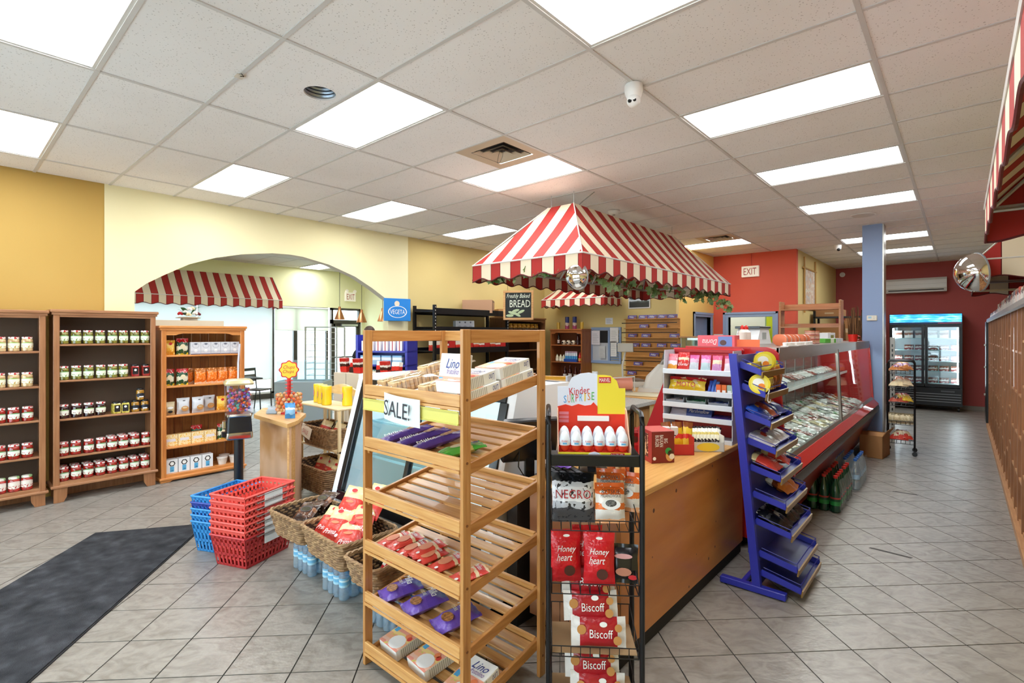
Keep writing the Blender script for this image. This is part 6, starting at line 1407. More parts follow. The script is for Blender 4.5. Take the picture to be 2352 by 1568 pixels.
# ---- bottle packs on the floor
m_gg = glass('green_plastic', '#2f7a4c', .14, .5); 
BG = bottle(.045, .34, mat('green_bottle', '#123f28', .08, coat=.6), bands('green_label', [(0, '#2f8a44'), (.5, '#174a2c'), (.8, '#b0403c')], rough=.3), mat('cap_red', '#c8281e', .4), (.2, .42))
for i in range(3):
    for j in range(7):
        put(BG, (-.89 - i * .095, 5.60 + j * .097 + (.06 if j > 3 else 0), .002), i + j, f'green mineral water bottle, {ORD[j]} from near end, {ORD[i]} row from the aisle', group='green bottles under the deli case')
BC = bottle(.044, .33, glass('clear_plastic', '#dfeaf0', .2, .2), mat('clear_label', '#a9c9e2', .3), mat('cap_dblue', '#2a62b4', .4), (.35, .5))
for i in range(3):
    for j in range(6): put(BC, (-.86 - i * .093, 6.55 + j * .095, .002), i + j, f'clear blue-capped water bottle, {ORD[j]} from near end, {ORD[i]} row from the aisle', group='clear bottles under the deli case')
for lab, y0, y1, x in (('clear shrink film wrapped over the green bottle pack', 5.55, 6.29, -.84), ('clear shrink film wrapped over the blue-capped bottle pack', 6.5, 7.08, -.81)):
    b = MB(); b.grid(lambda u, v: (x + .006 * math.sin(17 * u + 3 * v) - .05 * max(0, v - .7), y0 + (y1 - y0) * u, .005 + .29 * v + .006 * math.sin(11 * u)), 14, 6); t = thing('shrink_film', lab, 'film'); b.build('film', glass('shrink', '#fbfdfd', .14, .05, .12), t, smooth=True)
# ---- open cardboard box
m_kb = mat('cardboard', '#a8784a', .8)
t = thing('open_carton', 'open brown cardboard box on the floor beside the blue column', 'box', (-.90, 8.58, 0), R(-6)); w, d, h = .26, .42, .3
for x0, x1, y0, y1 in ((-w / 2, w / 2, -d / 2, -d / 2 + .006), (-w / 2, w / 2, d / 2 - .006, d / 2), (-w / 2, -w / 2 + .006, -d / 2, d / 2), (w / 2 - .006, w / 2, -d / 2, d / 2)): b = MB(); b.box(x0, x1, y0, y1, .002, h); b.build('side_wall', m_kb, t)
b = MB(); b.box(-w / 2, w / 2, -d / 2, d / 2, .002, .008); b.build('floor_panel', m_kb, t)
for rx, x, y, w2, d2, rz in ((R(18), 0, -d / 2, w, .12, 0), (R(-115), 0, d / 2, w, .12, 0)): b = MB(); b.at(x, y, h, rx=rx); b.box(-w2 / 2, w2 / 2, 0, d2, -.002, .002); b.build('flap', m_kb, t)
b = MB(); b.at(w / 2, 0, h, ry=R(-60)); b.box(0, .1, -d / 2, d / 2, -.002, .002); b.build('flap', m_kb, t)

# ---- black wheeled bread trolley
t = thing('wire_trolley', 'black wheeled wire rack of bread bags beside the blue column', 'rack', (-.64, 9.0, 0), R(3)); tr = t
w, d, h = .30, .34, 1.3
for y in (-d / 2, d / 2):
    b = MB(); b.tube([(-w / 2, y, .09), (-w / 2, y, h - .04), (-w / 2 + .012, y, h - .012), (-w / 2 + .04, y, h), (w / 2 - .04, y, h), (w / 2 - .012, y, h - .012), (w / 2, y, h - .04), (w / 2, y, .09)], .012, 8); b.build('frame_loop', m_tub, t, smooth=True)
for x in (-w / 2, w / 2):
    for y in (-d / 2, d / 2): b = MB(); b.cyl(x, y, .06, .1, .008, 8); b.at(x, y, .032, rx=R(90)); b.cyl(0, 0, -.012, .012, .03, 14); b.build('caster', m_blk, t)
TZs = [.16, .42, .68, .90, 1.12]
for z in TZs:
    b = MB()
    for zz in (z, z + .05): b.tube([(-w / 2, -d / 2, zz), (w / 2, -d / 2, zz), (w / 2, d / 2, zz), (-w / 2, d / 2, zz)], .004, 5, closed=True)
    for q in range(7): x = -w / 2 + w * q / 6; b.tube([(x, -d / 2, z + .05), (x, -d / 2, z), (x, d / 2, z)], .0025, 4)
    b.build('wire_shelf', m_wr, t, kind='stuff')
names = ['brown and red bun bag', 'cream paper bread bag', 'red and brown bun bag', 'orange and cream bun bag', 'orange and violet bun bag']
cols = [[[(0, '#c83a2c'), (.3, '#e2c79a'), (.6, '#7a3a2a')]], [[(0, '#c9b690'), (.5, '#d9c8a4'), (.8, '#8a7a5a')]], [[(0, '#b8503c'), (.3, '#3a2a24'), (.6, '#d8b08a')], [(0, '#e0b83c'), (.5, '#c2382c')]], [[(0, '#e8d0a8'), (.4, '#d87a34'), (.7, '#b85a2c')]], [[(0, '#d88a4c'), (.3, '#a05a9a'), (.5, '#e8b45a'), (.7, '#c86a3c')]]]
for k, z in enumerate(TZs):
    for i in range(4):
        up = k == 1
        q = bag_thing('bread_bag', f'{names[k]}, {ORD[i]} from left on the {ORD[k]} trolley shelf from below', 'bag', .10 if up else .13, .15 if up else .27, .07, bands('bun_%d_%d' % (k, i % len(cols[k])), cols[k][i % len(cols[k])], rough=.3, wob=.5, extra=('#efe6d6', 6, .64)), 220 + k * 4 + i, group=names[k] + 's')
        if up: q.location = (-.64 - .105 + i * .07, 8.87, z + .006); q.rotation_euler = (R(-8), 0, R(10 * i - 15))
        else: q.location = (-.64 - .09 + i * .06, 8.85 + .03 * (i % 2), z + .045 + .02 * (i % 2)); q.rotation_euler = (R(-72), R(6 * i - 9), R(14 * i - 20))

# ---- thermostat on the column, grey perforated strip behind it
t = thing('thermostat', 'cream wall thermostat with blue display on the blue column', 'thermostat', (-1.012, 9.328, 1.91)); b = MB(); b.cbox(-.065, .065, -.022, 0, -.04, .04, .008); b.build('case', mat('ivory', '#e9e2d2', .4), t); b = MB(); b.box(-.045, -.005, -.0235, -.022, -.005, .025); b.build('display', mat('lcd_blue', '#9fc9dc', .2), t); b = MB(); b.cbox(.02, .03, -.025, -.022, .012, .02, .002).cbox(.02, .03, -.025, -.022, -.012, -.004, .002); b.build('buttons', mat('btn', '#b8b2a4', .4), t, kind='stuff')
t = thing('slotted_post', 'pale grey slotted steel post leaning behind the blue column', 'post', (-.80, 9.75, 0)); b = MB(); b.cbox(-.03, .03, -.02, .02, .002, 1.62, .003); b.build('post', mat('pale_steel', '#c9c6bc', .4, .3), t)
for k in range(18): b = MB(); b.box(-.008, .008, -.0215, -.0195, .2 + k * .075, .24 + k * .075); b.build('slot', m_blk, t)

# ---- two-door fridge
t = thing('drinks_fridge', 'black two-door glass fridge with lit blue header by the dark red wall', 'fridge', (-1.24, 14.4, 0)); w, d = 1.25, .66; m_fb = mat('fridge_black', '#101114', .3)
for x in (0, w - .04): b = MB(); b.box(x, x + .04, .03, d, .12, 1.88); b.build('side_panel', m_fb, t)
b = MB(); b.box(.04, w - .04, d - .03, d, .12, 1.88); b.build('rear_wall', mat('fridge_white', '#e8eef0', .4), t); b = MB(); b.box(0, w, .02, d, .12, .5); b.build('base_unit', m_fb, t)
b = MB(); b.box(0, w, .03, d, 1.88, 2.115); b.build('header_box', m_fb, t)
m_hd = mat('header_light', '#2a86d0', .4); tc = nd(m_hd, 'ShaderNodeTexCoord'); gr = nd(m_hd, 'ShaderNodeTexNoise', Scale=5., Detail=4.); lk(m_hd, tc.outputs['Generated'], gr.inputs['Vector']); rp = ramp(m_hd, [(.3, '#0f4f9c'), (.5, '#2f9ae8'), (.65, '#9fdcff')]); lk(m_hd, gr.outputs[0], rp.inputs[0]); lk(m_hd, rp.outputs[0], bsdf(m_hd).inputs['Emission Color']); bsdf(m_hd).inputs['Emission Strength'].default_value = 1.8
b = MB(); b.box(.01, w - .01, .02, .03, 1.895, 2.105); b.build('lit_header', m_hd, t); b = MB(); b.box(.01, w - .01, .018, .02, 1.895, 1.93); b.build('header_band', mat('hd_band', '#223f6c', .4), t)
b = MB(); b.box(w * .68, w - .02, .016, .018, 1.9, 1.915); b.build('red_band', mat('hd_red', '#d85a78', .4), t)
for k in range(4): b = MB(); b.cbox(.08, w - .02, .004, .02, .2 + k * .055, .215 + k * .055, .003); b.build('grille_bar', mat('grille', '#8d8f92', .35, .5), t)
b = MB(); b.box(w * .72, w * .9, .016, .02, .42, .45); b.build('control_strip', mat('ctl', '#5a5c60', .4), t)
for x in (.06, w - .06): b = MB(); b.at(x, .1, .05, ry=R(90)); b.cyl(0, 0, -.015, .015, .045, 14); b.build('caster', m_blk, t)
for s in (0, 1):
    x0, x1 = (.01, w / 2 - .008) if s == 0 else (w / 2 + .008, w - .01)
    b = MB(); b.box(x0, x1, 0, .03, .52, .585).box(x0, x1, 0, .03, 1.82, 1.875).box(x0, x0 + .045, 0, .03, .585, 1.82).box(x1 - .045, x1, 0, .03, .585, 1.82); dr = b.build('door', m_fb, t)
    b = MB(); b.box(x0 + .045, x1 - .045, .012, .018, .585, 1.82); b.build('pane', glass('fridge_glass', '#f0f8fa', .07), dr)
    b = MB(); b.box(x0 + .055 if s == 0 else x1 - .075, x0 + .075 if s == 0 else x1 - .055, .04, .05, .6, 1.8); b.build('light_strip', mat('fridge_led', '#ffffff', .5, emit=(.93, .97, 1), es=45), t)
FZ = [.6, .86, 1.08, 1.32, 1.58]
for z in FZ: b = MB(); b.box(.045, w - .045, .08, d - .04, z - .012, z); b.build('wire_shelf', mat('shelf_aqua', '#bfe3e6', .4), t)
fp = carton('frozen_carton', 'x', 'box', .16, .2, .11, bands('frozen', [(0, '#7a2a2c'), (.4, '#d9d2cc'), (.6, '#6a3a2c')], rough=.4, wob=.4, extra=('#e2dcd4', 4, .6)))
fq = carton('frozen_carton', 'x', 'box', .15, .2, .17, bands('frozen2', [(0, '#e6e4de'), (.4, '#8a5a4a'), (.7, '#d8d8d4')], rough=.4, wob=.4))
for k, z in enumerate(FZ):
    for i in range(6):
        if k == 3 and i < 1 or (k == 1 and i < 1): continue
        put(fq if k == 4 else fp, (-1.24 + .17 + i * .19 - (.02 if i < 3 else -.02), 14.55 + .02 * (i % 2), z + .001), 0, f'frozen food carton, {ORD[i]} from left on the {ORD[k]} fridge shelf from below', group='cartons in the fridge')
# ---- wall air conditioner
t = thing('air_conditioner', 'long white wall air conditioner above the fridge', 'air conditioner', (-.80, 15.1, 2.78)); b = MB(); b.prism([(0, .17), (-.18, .17), (-.215, .12), (-.215, -.06), (-.17, -.15), (0, -.15)], -.55, .55, 0); b.build('housing', mat('ac_white', '#d5d1ca', .35), t); b = MB(); b.box(-.5, .5, -.2, -.19, -.115, -.09); b.build('air_slot', mat('ac_slot', '#3a3734', .6), t); b = MB(); b.cbox(-.5, .5, -.215, -.19, -.15, -.122, .003); b.build('air_flap', mat('ac_white', '#d5d1ca', .35), t); b = MB(); b.box(-.54, .54, -.2165, -.2145, .03, .034); b.build('seam', mat('ac_seam', '#a09c95', .5), t)
# ================================================================ service island and back wall
m_gran = noisy('granite_pale', [(.4, '#aeada6'), (.6, '#cfcec8')], 120, 2, rough=.35); m_cab = wood('cabinet_oak', '#a8763f', '#bb8a50', '#c99b62', 2, .45)
t = thing('granite_counter', 'grey granite topped service counter behind the egg display', 'counter', (0, 0, 0))
b = MB(); b.cbox(-4.2, -2.66, 4.72, 5.55, .86, .905, .004); b.build('stone_top', m_gran, t); b = MB(); b.box(-4.15, -2.72, 4.78, 5.5, .08, .86); b.build('cabinet_body', m_cab, t)
for k in range(2): b = MB(); b.cbox(-2.72, -2.705, 4.82 + k * .34, 5.13 + k * .34, .14, .82, .005); b.build('cabinet_door', m_cab, t)
for k in range(3): b = MB(); b.cbox(-4.1 + k * .46, -3.68 + k * .46, 4.765, 4.78, .14, .82, .005); b.build('cabinet_door', m_cab, t)
b = MB(); b.box(-4.1, -2.78, 4.84, 5.45, .002, .08); b.build('plinth', m_blk, t)
t = thing('slicer_table', 'wooden work table carrying the meat slicer', 'table', (0, 0, 0))
b = MB(); b.cbox(-3.95, -2.62, 5.6, 7.0, .87, .905, .004); b.build('table_top', m_ct2, t)
for x in (-3.9, -2.72):
    for y in (5.65, 6.9): b = MB(); b.cbox(x, x + .06, y, y + .06, .002, .87, .004); b.build('leg', m_cab, t)
t = thing('cutting_board', 'pale cutting board on the slicer table', 'board', (-3.0, 5.85, .906), R(10)); b = MB(); b.cbox(-.3, .3, -.15, .15, 0, .02, .006); b.build('board', mat('board_cream', '#d9cfb0', .5), t)
t = thing('meat_slicer', 'white and steel meat slicer on the work table', 'slicer', (-3.0, 6.45, .906), R(20)); m_sl = mat('slicer_white', '#cfcdc4', .3)
b = MB(); loft(b, [(rrect(.62, .42, .06), 0), (rrect(.6, .4, .06), .05)]); b.build('base_plate', m_sl, t, smooth=True)
b = MB(); loft(b, [([(x - .08, y) for x, y in rrect(.34, .32, .1)], .05), ([(x - .06, y) for x, y in rrect(.30, .28, .1)], .2), ([(x + .02, y) for x, y in rrect(.16, .2, .08)], .36)]); b.build('motor_housing', m_sl, t, smooth=True)
b = MB(); b.at(.12, -.05, .3, rx=R(75), ry=R(-15)); b.cyl(0, 0, -.02, .02, .17, 28); b.build('blade_guard', m_steel, t, smooth=True); b = MB(); b.at(.12, -.08, .3, rx=R(75), ry=R(-15)); b.cyl(0, 0, -.01, .01, .15, 28); b.build('blade', m_chrome, t, smooth=True)
b = MB(); b.at(.2, -.1, .2, ry=R(-20)); b.cbox(-.14, .16, -.14, .02, -.01, .01, .004); b.build('carriage', m_steel, t); b = MB(); b.at(.15, 0, .42, ry=R(15)); b.cbox(-.16, .16, -.03, .02, -.08, .08, .006); b.build('thickness_plate', mat('plate_taupe', '#5e564c', .4), t); b = MB(); b.tube([(.1, -.1, .4), (.25, -.12, .48), (.33, -.12, .5)], .012, 8); b.build('handle', m_blk, t, smooth=True)
q = bag_thing('chip_packet', 'small red crisp packet propped on the slicer carriage', 'packet', .16, .17, .06, bands('yes_bag', [(0, '#c8201e'), (.3, '#d8302a'), (.42, '#e8a02c'), (.6, '#d42a24')], rough=.2, wob=.3, bump=.4), 300, texts=(('YES', .09, .04, W_, 0, .12), ('CHIPS', .1, .035, W_, 0, .07))); q.location = (-2.80, 6.32, 1.10); q.rotation_euler = (R(-20), R(12), R(38))
t = thing('pole_scale', 'counter scale with grey display head on a bent pole', 'scale', (-3.62, 6.72, .906), R(45)); b = MB(); b.cbox(-.16, .16, -.16, .16, 0, .09, .01); b.build('scale_body', m_sl, t); b = MB(); b.cbox(-.17, .17, -.17, .17, .095, .11, .005); b.build('pan', m_steel, t); b = MB(); b.tube([(-.08, .12, .05), (-.09, .12, .3), (-.05, .1, .5)], .014, 8); b.build('pole', mat('pole_grey', '#c3c3be', .4), t, smooth=True); b = MB(); b.at(-.05, .1, .5, rz=R(-10)); b.cbox(-.11, .11, -.05, .05, 0, .13, .008); b.build('display_head', mat('head_grey', '#bdbcb2', .4), t); b = MB(); b.at(-.05, .1, .5, rz=R(-10)); b.box(.11, .114, -.045, .045, .01, .12); b.build('head_side', m_blk, t)
t = thing('film_roll', 'tall white roll of wrap film standing on the granite counter', 'roll', (-3.42, 5.44, .906)); b = MB(); b.cyl(0, 0, 0, .30, .033, 18); b.build('roll', mat('film_white', '#dfe6ea', .25), t, smooth=True); b = MB(); b.cyl(0, 0, .3, .302, .018, 14); b.build('core', mat('core_brown', '#9a7a50', .6), t)
t = thing('cloth_bundle', 'white crumpled plastic bag on the granite counter', 'bag', (-3.14, 5.42, .906)); b = MB(); b.sphere(0, 0, .06, .12, 14, 10, 0, 1.3, .8, .5); rb = random.Random(2); b.v = [(x + rb.uniform(-.012, .012), y + rb.uniform(-.012, .012), max(0, z + rb.uniform(-.01, .01))) for x, y, z in b.v]; b.build('bag_film', mat('bag_white', '#e2dfd4', .4), t, smooth=True)
t = thing('ham_slicer', 'pink ham held in a grey manual slicer behind the film roll', 'slicer', (-3.3, 5.9, .906), R(40)); b = MB(); b.cbox(-.12, .12, -.08, .08, 0, .04, .005); b.build('base', m_steel, t); b = MB(); b.at(0, 0, .12, ry=R(90)); b.cyl(0, 0, -.12, .12, .09, 18); b.build('ham', mat('ham_pink', '#d98a72', .5), t, smooth=True); b = MB(); b.tube([(-.14, -.09, .04), (-.14, -.09, .2), (.14, -.09, .22), (.14, -.09, .04)], .009, 8); b.build('frame', mat('pole_grey', '#c3c3be', .4), t, smooth=True)
t = thing('wrap_dispenser', 'grey film dispenser with an amber roll behind the bread rack', 'dispenser', (-4.05, 5.35, .906), R(20)); b = MB(); b.cbox(-.28, .28, -.12, .12, 0, .05, .006); b.build('base', m_gs, t)
for s in (-.25, .25): b = MB(); b.cbox(s - .015, s + .015, -.1, .1, .05, .23, .006); b.build('bracket', m_gs, t)
b = MB(); b.at(0, 0, .15, ry=R(90)); b.cyl(0, 0, -.23, .23, .07, 18); b.build('amber_roll', mat('amber', '#c8902c', .2), t, smooth=True)
t = thing('raised_counter', 'cream panelled cash counter with stone ledge seen through the bread rack', 'counter', (0, 0, 0)); b = MB(); b.cbox(-3.32, -2.62, 3.55, 4.35, 1.14, 1.18, .004); b.build('stone_ledge', m_gran, t); b = MB(); b.box(-3.28, -2.66, 3.6, 4.3, .002, 1.14); b.build('carcass', mat('cream_panel', '#dcd6c2', .5), t); b = MB(); b.box(-2.66, -2.64, 3.6, 4.3, .6, 1.12); b.build('grey_panel', mat('grey_panel', '#b0b2ae', .5), t)

# ---- back wall bookcase with bottles
def plain_case(label, x0, x1, y0, y1, top, zs, mat_v, mat_h, mb):
    t = thing('bookcase', label, 'bookcase', (x0, y0, 0)); w, d = x1 - x0, y1 - y0
    for x in (0, w - .025): b = MB(); b.box(x, x + .025, 0, d, .002, top - .03); b.build('side_panel', mat_v, t)
    b = MB(); b.cbox(-.015, w + .015, -.02, d, top - .03, top, .005); b.build('crown', mat_h, t)
    b = MB(); b.prism([(.025, top - .03), (.025, top - .1), (.1, top - .1), (.14, top - .075), (w - .14, top - .075), (w - .1, top - .1), (w - .025, top - .1), (w - .025, top - .03)], 0, .018, 1); b.build('top_rail', mat_h, t)
    b = MB(); b.box(.025, w - .025, d - .012, d, .05, top - .03); b.build('back_panel', mb, t)
    for z in zs: b = MB(); b.box(.025, w - .025, .005, d - .012, z - .02, z); b.build('shelf', mat_h, t)
    return t
m_cd = wood('dark_cherry', '#8a4a22', '#9d5a2c', '#ad6a38', 2, .4); m_cdh = wood('dark_cherry_h', '#96542a', '#a86334', '#b87440', 0, .4)
plain_case('cherry-stained bookcase of bottles against the back wall', -6.6, -5.8, 8.73, 9.09, 1.775, [.1, .42, .73, 1.09, 1.446], m_cd, m_cdh, mat('cherry_back', '#7d4522', .5))
def bott(label, x, y, z, r, h, c, capc, lab=None, group='bottles in the cherry bookcase'):
    t = thing('bottle', label, 'bottle', (x, y, z + .001), 0, group); b = MB(); b.lathe(bottle_prof(r, h), 12); b.build('bottle_body', mat('bt_' + c, c, .12, coat=.4), t, smooth=True)
    b = MB(); b.lathe([(r * .4, h * .93), (r * .4, h), (r * .3, h)], 8); b.build('cap', mat('bc_' + capc, capc, .4), t, smooth=True)
    if lab: b = MB(); b.lathe([(r * 1.02, h * .12), (r * 1.02, h * .4)], 12, cap=False); b.build('label', mat('blb_' + lab, lab, .5), t, smooth=True)
bott('slim dark bottle with pale label at left of the top cherry shelf', -6.47, 8.85, 1.446, .028, .26, '#2a1812', '#1a1a1a', '#c9b4a8')
for k, x in enumerate((-6.32, -6.2, -6.08)):
    t = thing('round_mug', f'round cream mug, {ORD[k]} from left on the top cherry shelf', 'mug', (x, 8.83, 1.447), 0, 'round mugs'); b = MB(); b.lathe([(.03, 0), (.05, .03), (.05, .06), (.03, .085), (.026, .09)], 14); b.build('mug_body', mat('mug_cream', '#d9c9ae', .4), t, smooth=True); disc(t, K_, 0, -.051, .045, .02); b = MB(); b.tube([(.04, 0, .07), (.07, 0, .06), (.045, 0, .025)], .006, 6); b.build('handle', m_blk, t)
for k, x in enumerate((-5.98, -5.88)): bott(f'swing-top syrup bottle, {ORD[k]} of two on the top cherry shelf', x, 8.85, 1.446, .036, .24, '#4a1a12', '#8a8a8a', '#3a2620')
for k, x in enumerate((-6.5, -6.41, -6.33)): bott(f'small cream bottle, {ORD[k]} from left on the second cherry shelf', x, 8.84, 1.09, .038, .15, '#d9cfae', '#c8b890', '#efe8d2')
q = carton('toothpaste_carton', 'open display box of upright blue and white tubes on the cherry shelf', 'box', .32, .14, .06, mat('disp_blue', '#2c54a8', .4)); q.location = (-6.13, 8.78, 1.091)
for k in range(7): b = MB(); b.cbox(-.14 + k * .044, -.105 + k * .044, .02, .05, .06, .22, .003); b.build('tube', bands('tube_m', [(0, '#58a6d8'), (.4, '#e8ecf2'), (.8, '#c9a8b8')], rough=.4), q)
bott('red squeeze bottle right of the blue display box', -5.92, 8.84, 1.09, .035, .2, '#b8201e', '#c8281e', '#d8a23a'); bott('dark red bottle with green cap at right end of the second cherry shelf', -5.85, 8.86, 1.09, .03, .19, '#7a1a1a', '#2f8a44', '#d8c08a')
for k, x in enumerate((-6.3, -6.17, -6.03, -5.9)): bott(f'brown syrup bottle with white label, {ORD[k]} from left on the third cherry shelf', x, 8.84, .73, .042, .26 + .03 * (k % 2), '#4c170f', '#7a2a1c', '#d8d0c4')
for k, (x, c, h, r) in enumerate(((-6.5, '#d9ae3c', .14, .035), (-6.27, '#2c3a80', .25, .045), (-6.08, '#2c3a80', .25, .045), (-5.9, '#e0b43c', .14, .035))):
    t = thing('drink_can', ['short yellow can at left on the cherry bookcase', 'tall purple snack tube, left of two on the cherry bookcase', 'tall purple snack tube, right of two on the cherry bookcase', 'short yellow can at right on the cherry bookcase'][k], 'can', (x, 8.88, 1.776)); b = MB(); b.lathe([(r, 0), (r, h - .01), (r * .95, h)], 16); b.build('can_body', bands('can_%d' % k, [(0, '#b03a6a'), (.3, '#e0c8b8'), (.5, c)] if h > .2 else [(0, c)], rough=.3, wob=.3), t, smooth=True); b = MB(); b.lathe([(r * .98, h), (r * .98, h + .008), (r * .7, h + .009)], 16); b.build('lid', mat('can_lid_%d' % (h > .2), '#22264a' if h > .2 else '#d9b24a', .4), t, smooth=True)
# ---- notice board
t = thing('notice_board', 'blue framed notice board with pinned papers on the back wall', 'notice board', (-5.80, YB, 1.07)); w, h = .70, .74
for a in ((0, w, 0, .06), (0, w, h - .06, h), (0, .03, .06, h - .06), (w - .04, w, .06, h - .06), (.40, .45, .06, h - .06)): b = MB(); b.cbox(a[0], a[1], -.035, 0, a[2], a[3], .005); b.build('frame_bar', m_bluef, t)
b = MB(); b.box(.03, .40, -.012, 0, .06, h - .06); b.build('board_face', mat('board_grey', '#c3c7ca', .7), t); b = MB(); b.box(.12, .39, -.014, -.012, .42, h - .07); b.build('dark_panel', K_, t)
for k in range(12): b = MB(); b.at(.55, -.012, .09 + k * .046, rx=R(25)); b.box(-.1, .1, -.004, .004, -.018, .018); b.build('louvre_slat', m_bluef, t)
for k, (x0, x1, z0, z1, lab, c) in enumerate(((-5.78, -5.58, 1.45, 1.74, 'white typed sheet at top left of the notice board', '#e8e4e6'), (-5.60, -5.45, 1.18, 1.42, 'grey printed notice at lower middle of the notice board', '#c9cac6'), (-5.34, -5.15, 1.50, 1.80, 'white long sheet on the louvred half of the notice board', '#eceae4'), (-5.33, -5.19, 1.22, 1.52, 'white lower sheet hanging under the long sheet', '#e6e4de'), (-5.47, -5.30, 1.87, 2.0, 'pale paper pinned above the notice board', '#dfe2e6'))):
    t = thing('pinned_paper', lab, 'paper', ((x0 + x1) / 2, YB - (.041 if k < 4 else .003), z0), 0, 'papers on the back wall'); b = MB(); b.box(-(x1 - x0) / 2, (x1 - x0) / 2, -.0015, 0, 0, z1 - z0); b.build('sheet', mat('paper_%d' % k, c, .7), t)
    for j in range(6): b = MB(); b.box(-(x1 - x0) * .36, (x1 - x0) * (.36 - .1 * (j % 3)), -.0022, -.0015, (z1 - z0) * (.15 + .12 * j), (z1 - z0) * (.15 + .12 * j) + .005); b.build('print_line', mat('line_grey', '#9a9a9c', .7), t)
# ---- framed landscape above
t = thing('framed_photo', 'dark landscape photo hung on the back wall above the chocolate rack', 'picture', (-4.71, YB, 2.17)); b = MB(); b.box(-.23, .23, -.02, 0, 0, .42); b.build('frame', mat('frame_white', '#dcdad4', .5), t); b = MB(); b.box(-.21, .21, -.022, -.02, .02, .40); b.build('image', bands('landscape', [(0, '#2c302c'), (.25, '#46504a'), (.32, '#c9d2d6'), (.42, '#3a3f3c'), (.8, '#8a9298')], rough=.3, wob=.15), t)
# ---- chocolate bar wall rack
t = thing('chocolate_rack', 'shallow pine wall rack with ledges for purple chocolate bars', 'rack', (-5.0, YB, 0)); w = 1.11; m_mr = wood('ledge_pine', '#b87c36', '#c98d44', '#d69c54', 0, .45)
b = MB(); b.box(0, w, -.02, 0, .3, 1.95); b.build('back_board', m_mr, t)
MZ = [1.968, 1.79, 1.608, 1.424, 1.244, 1.062, .875, .69, .5]
for z in MZ: b = MB(); b.cbox(0, w + .01, -.10, -.02, z - .018, z, .004); b.build('ledge', m_mr, t)
for z in MZ[1:7]: b = MB(); b.box(-.03, w - .01, -.125, -.118, z + .085, z + .1); b.build('black_rail', m_blk, t)
mk = carton('chocolate_bar', 'x', 'chocolate', .185, .02, .07, mat('milka_purple', '#5b4a9a', .3), panels=((.05, .09, .0, .04, mat('nut', '#8a4a3a', .4)),), texts=(('/Milka', .1, .036, W_, -.015, .035),))
MX = [[-4.835, -4.603, -4.41, -4.209, -4.013], [-4.588, -4.218], [-4.826, -4.544, -3.977], [-4.781, -4.544, -4.227, -3.959], [-4.379, -4.022], [-4.71], [-4.844]]
for k, r in enumerate(MX):
    for i, x in enumerate(r): put(mk, (x, YB - .075, MZ[k] + .001), 0, f'purple chocolate bar, {ORD[i]} from left on the {ORD[k]} ledge of the wall rack', rot=(R(-12), 0, 0), group='purple chocolate bars on the wall rack')
# ---- small glass cabinet near the blue door
t = thing('glass_cabinet', 'small glass display cabinet with wooden top near the blue door', 'cabinet', (-3.6, 9.25, 0), R(10)); b = MB(); b.box(-.28, .28, -.2, .2, .002, 1.2); b.build('stand', m_cab, t); b = MB(); b.cbox(-.3, .3, -.22, .22, 1.60, 1.63, .004); b.build('top_board', m_cab, t)
for x0, x1, y0, y1 in ((-.28, .28, -.2, -.196), (-.28, .28, .196, .2), (-.28, -.276, -.196, .196), (.276, .28, -.196, .196)): b = MB(); b.box(x0, x1, y0, y1, 1.2, 1.6); b.build('pane', glass('cab_glass', '#e6eee8', .1, .06), t)
for x in (-.28, .272):
    for y in (-.2, .192): b = MB(); b.box(x, x + .008, y, y + .008, 1.2, 1.6); b.build('corner_post', m_steel, t)
q = carton('tissue_box', 'pale tissue box inside the small glass cabinet', 'box', .14, .12, .14, mat('tissue', '#cfc8b0', .6)); q.location = (-3.55, 9.22, 1.202)
# ---- coral wall: exit sign and photo
def exit_sign(label, loc, rz, w=.33, h=.22):
    t = thing('exit_sign', label, 'sign', loc, rz); b = MB(); b.cbox(-w / 2, w / 2, -.06, 0, 0, h, .006); b.build('case', mat('exit_case', '#efe9dc', .5, emit='#fff4e0', es=.15), t); text('EXIT', w * .74, h * .62, mat('exit_red', '#a8322c', .5), t, (0, -.0612, h / 2)); return t
t = exit_sign('white EXIT sign with red letters on the coral wall', (-3.22, 10.999, 2.83), 0); b = MB(); b.box(-.01, .01, -.02, 0, .22, .48); b.build('conduit', m_red, t)
t = thing('photo_frame', 'small white framed lake photo on the coral wall', 'picture', (-3.86, 10.998, 1.50)); b = MB(); b.cbox(-.1, .1, -.02, 0, 0, .17, .005); b.build('frame', mat('frame_white', '#dcdad4', .5), t); b = MB(); b.box(-.075, .075, -.0215, -.02, .03, .14); b.build('image', bands('lake', [(0, '#2c4a78'), (.45, '#182a4c'), (.6, '#7aa6d8')], rough=.3, wob=.2), t)
t = thing('kitchen_shelf', 'shelf of white plastic tubs seen through the service window', 'shelf', (-4.25, 11.9, 0)); 
for z in (1.2, 1.5, 1.85): b = MB(); b.box(-.3, .25, 0, .3, z, z + .02); b.build('shelf_board', m_kw, t)
for x in (-.29, .23): b = MB(); b.box(x, x + .02, 0, .02, .002, 1.9); b.build('leg', m_kw, t)
b = MB(); b.box(-.25, .2, .02, .28, 1.32, 1.345); b.build('red_tray', RD_, t)
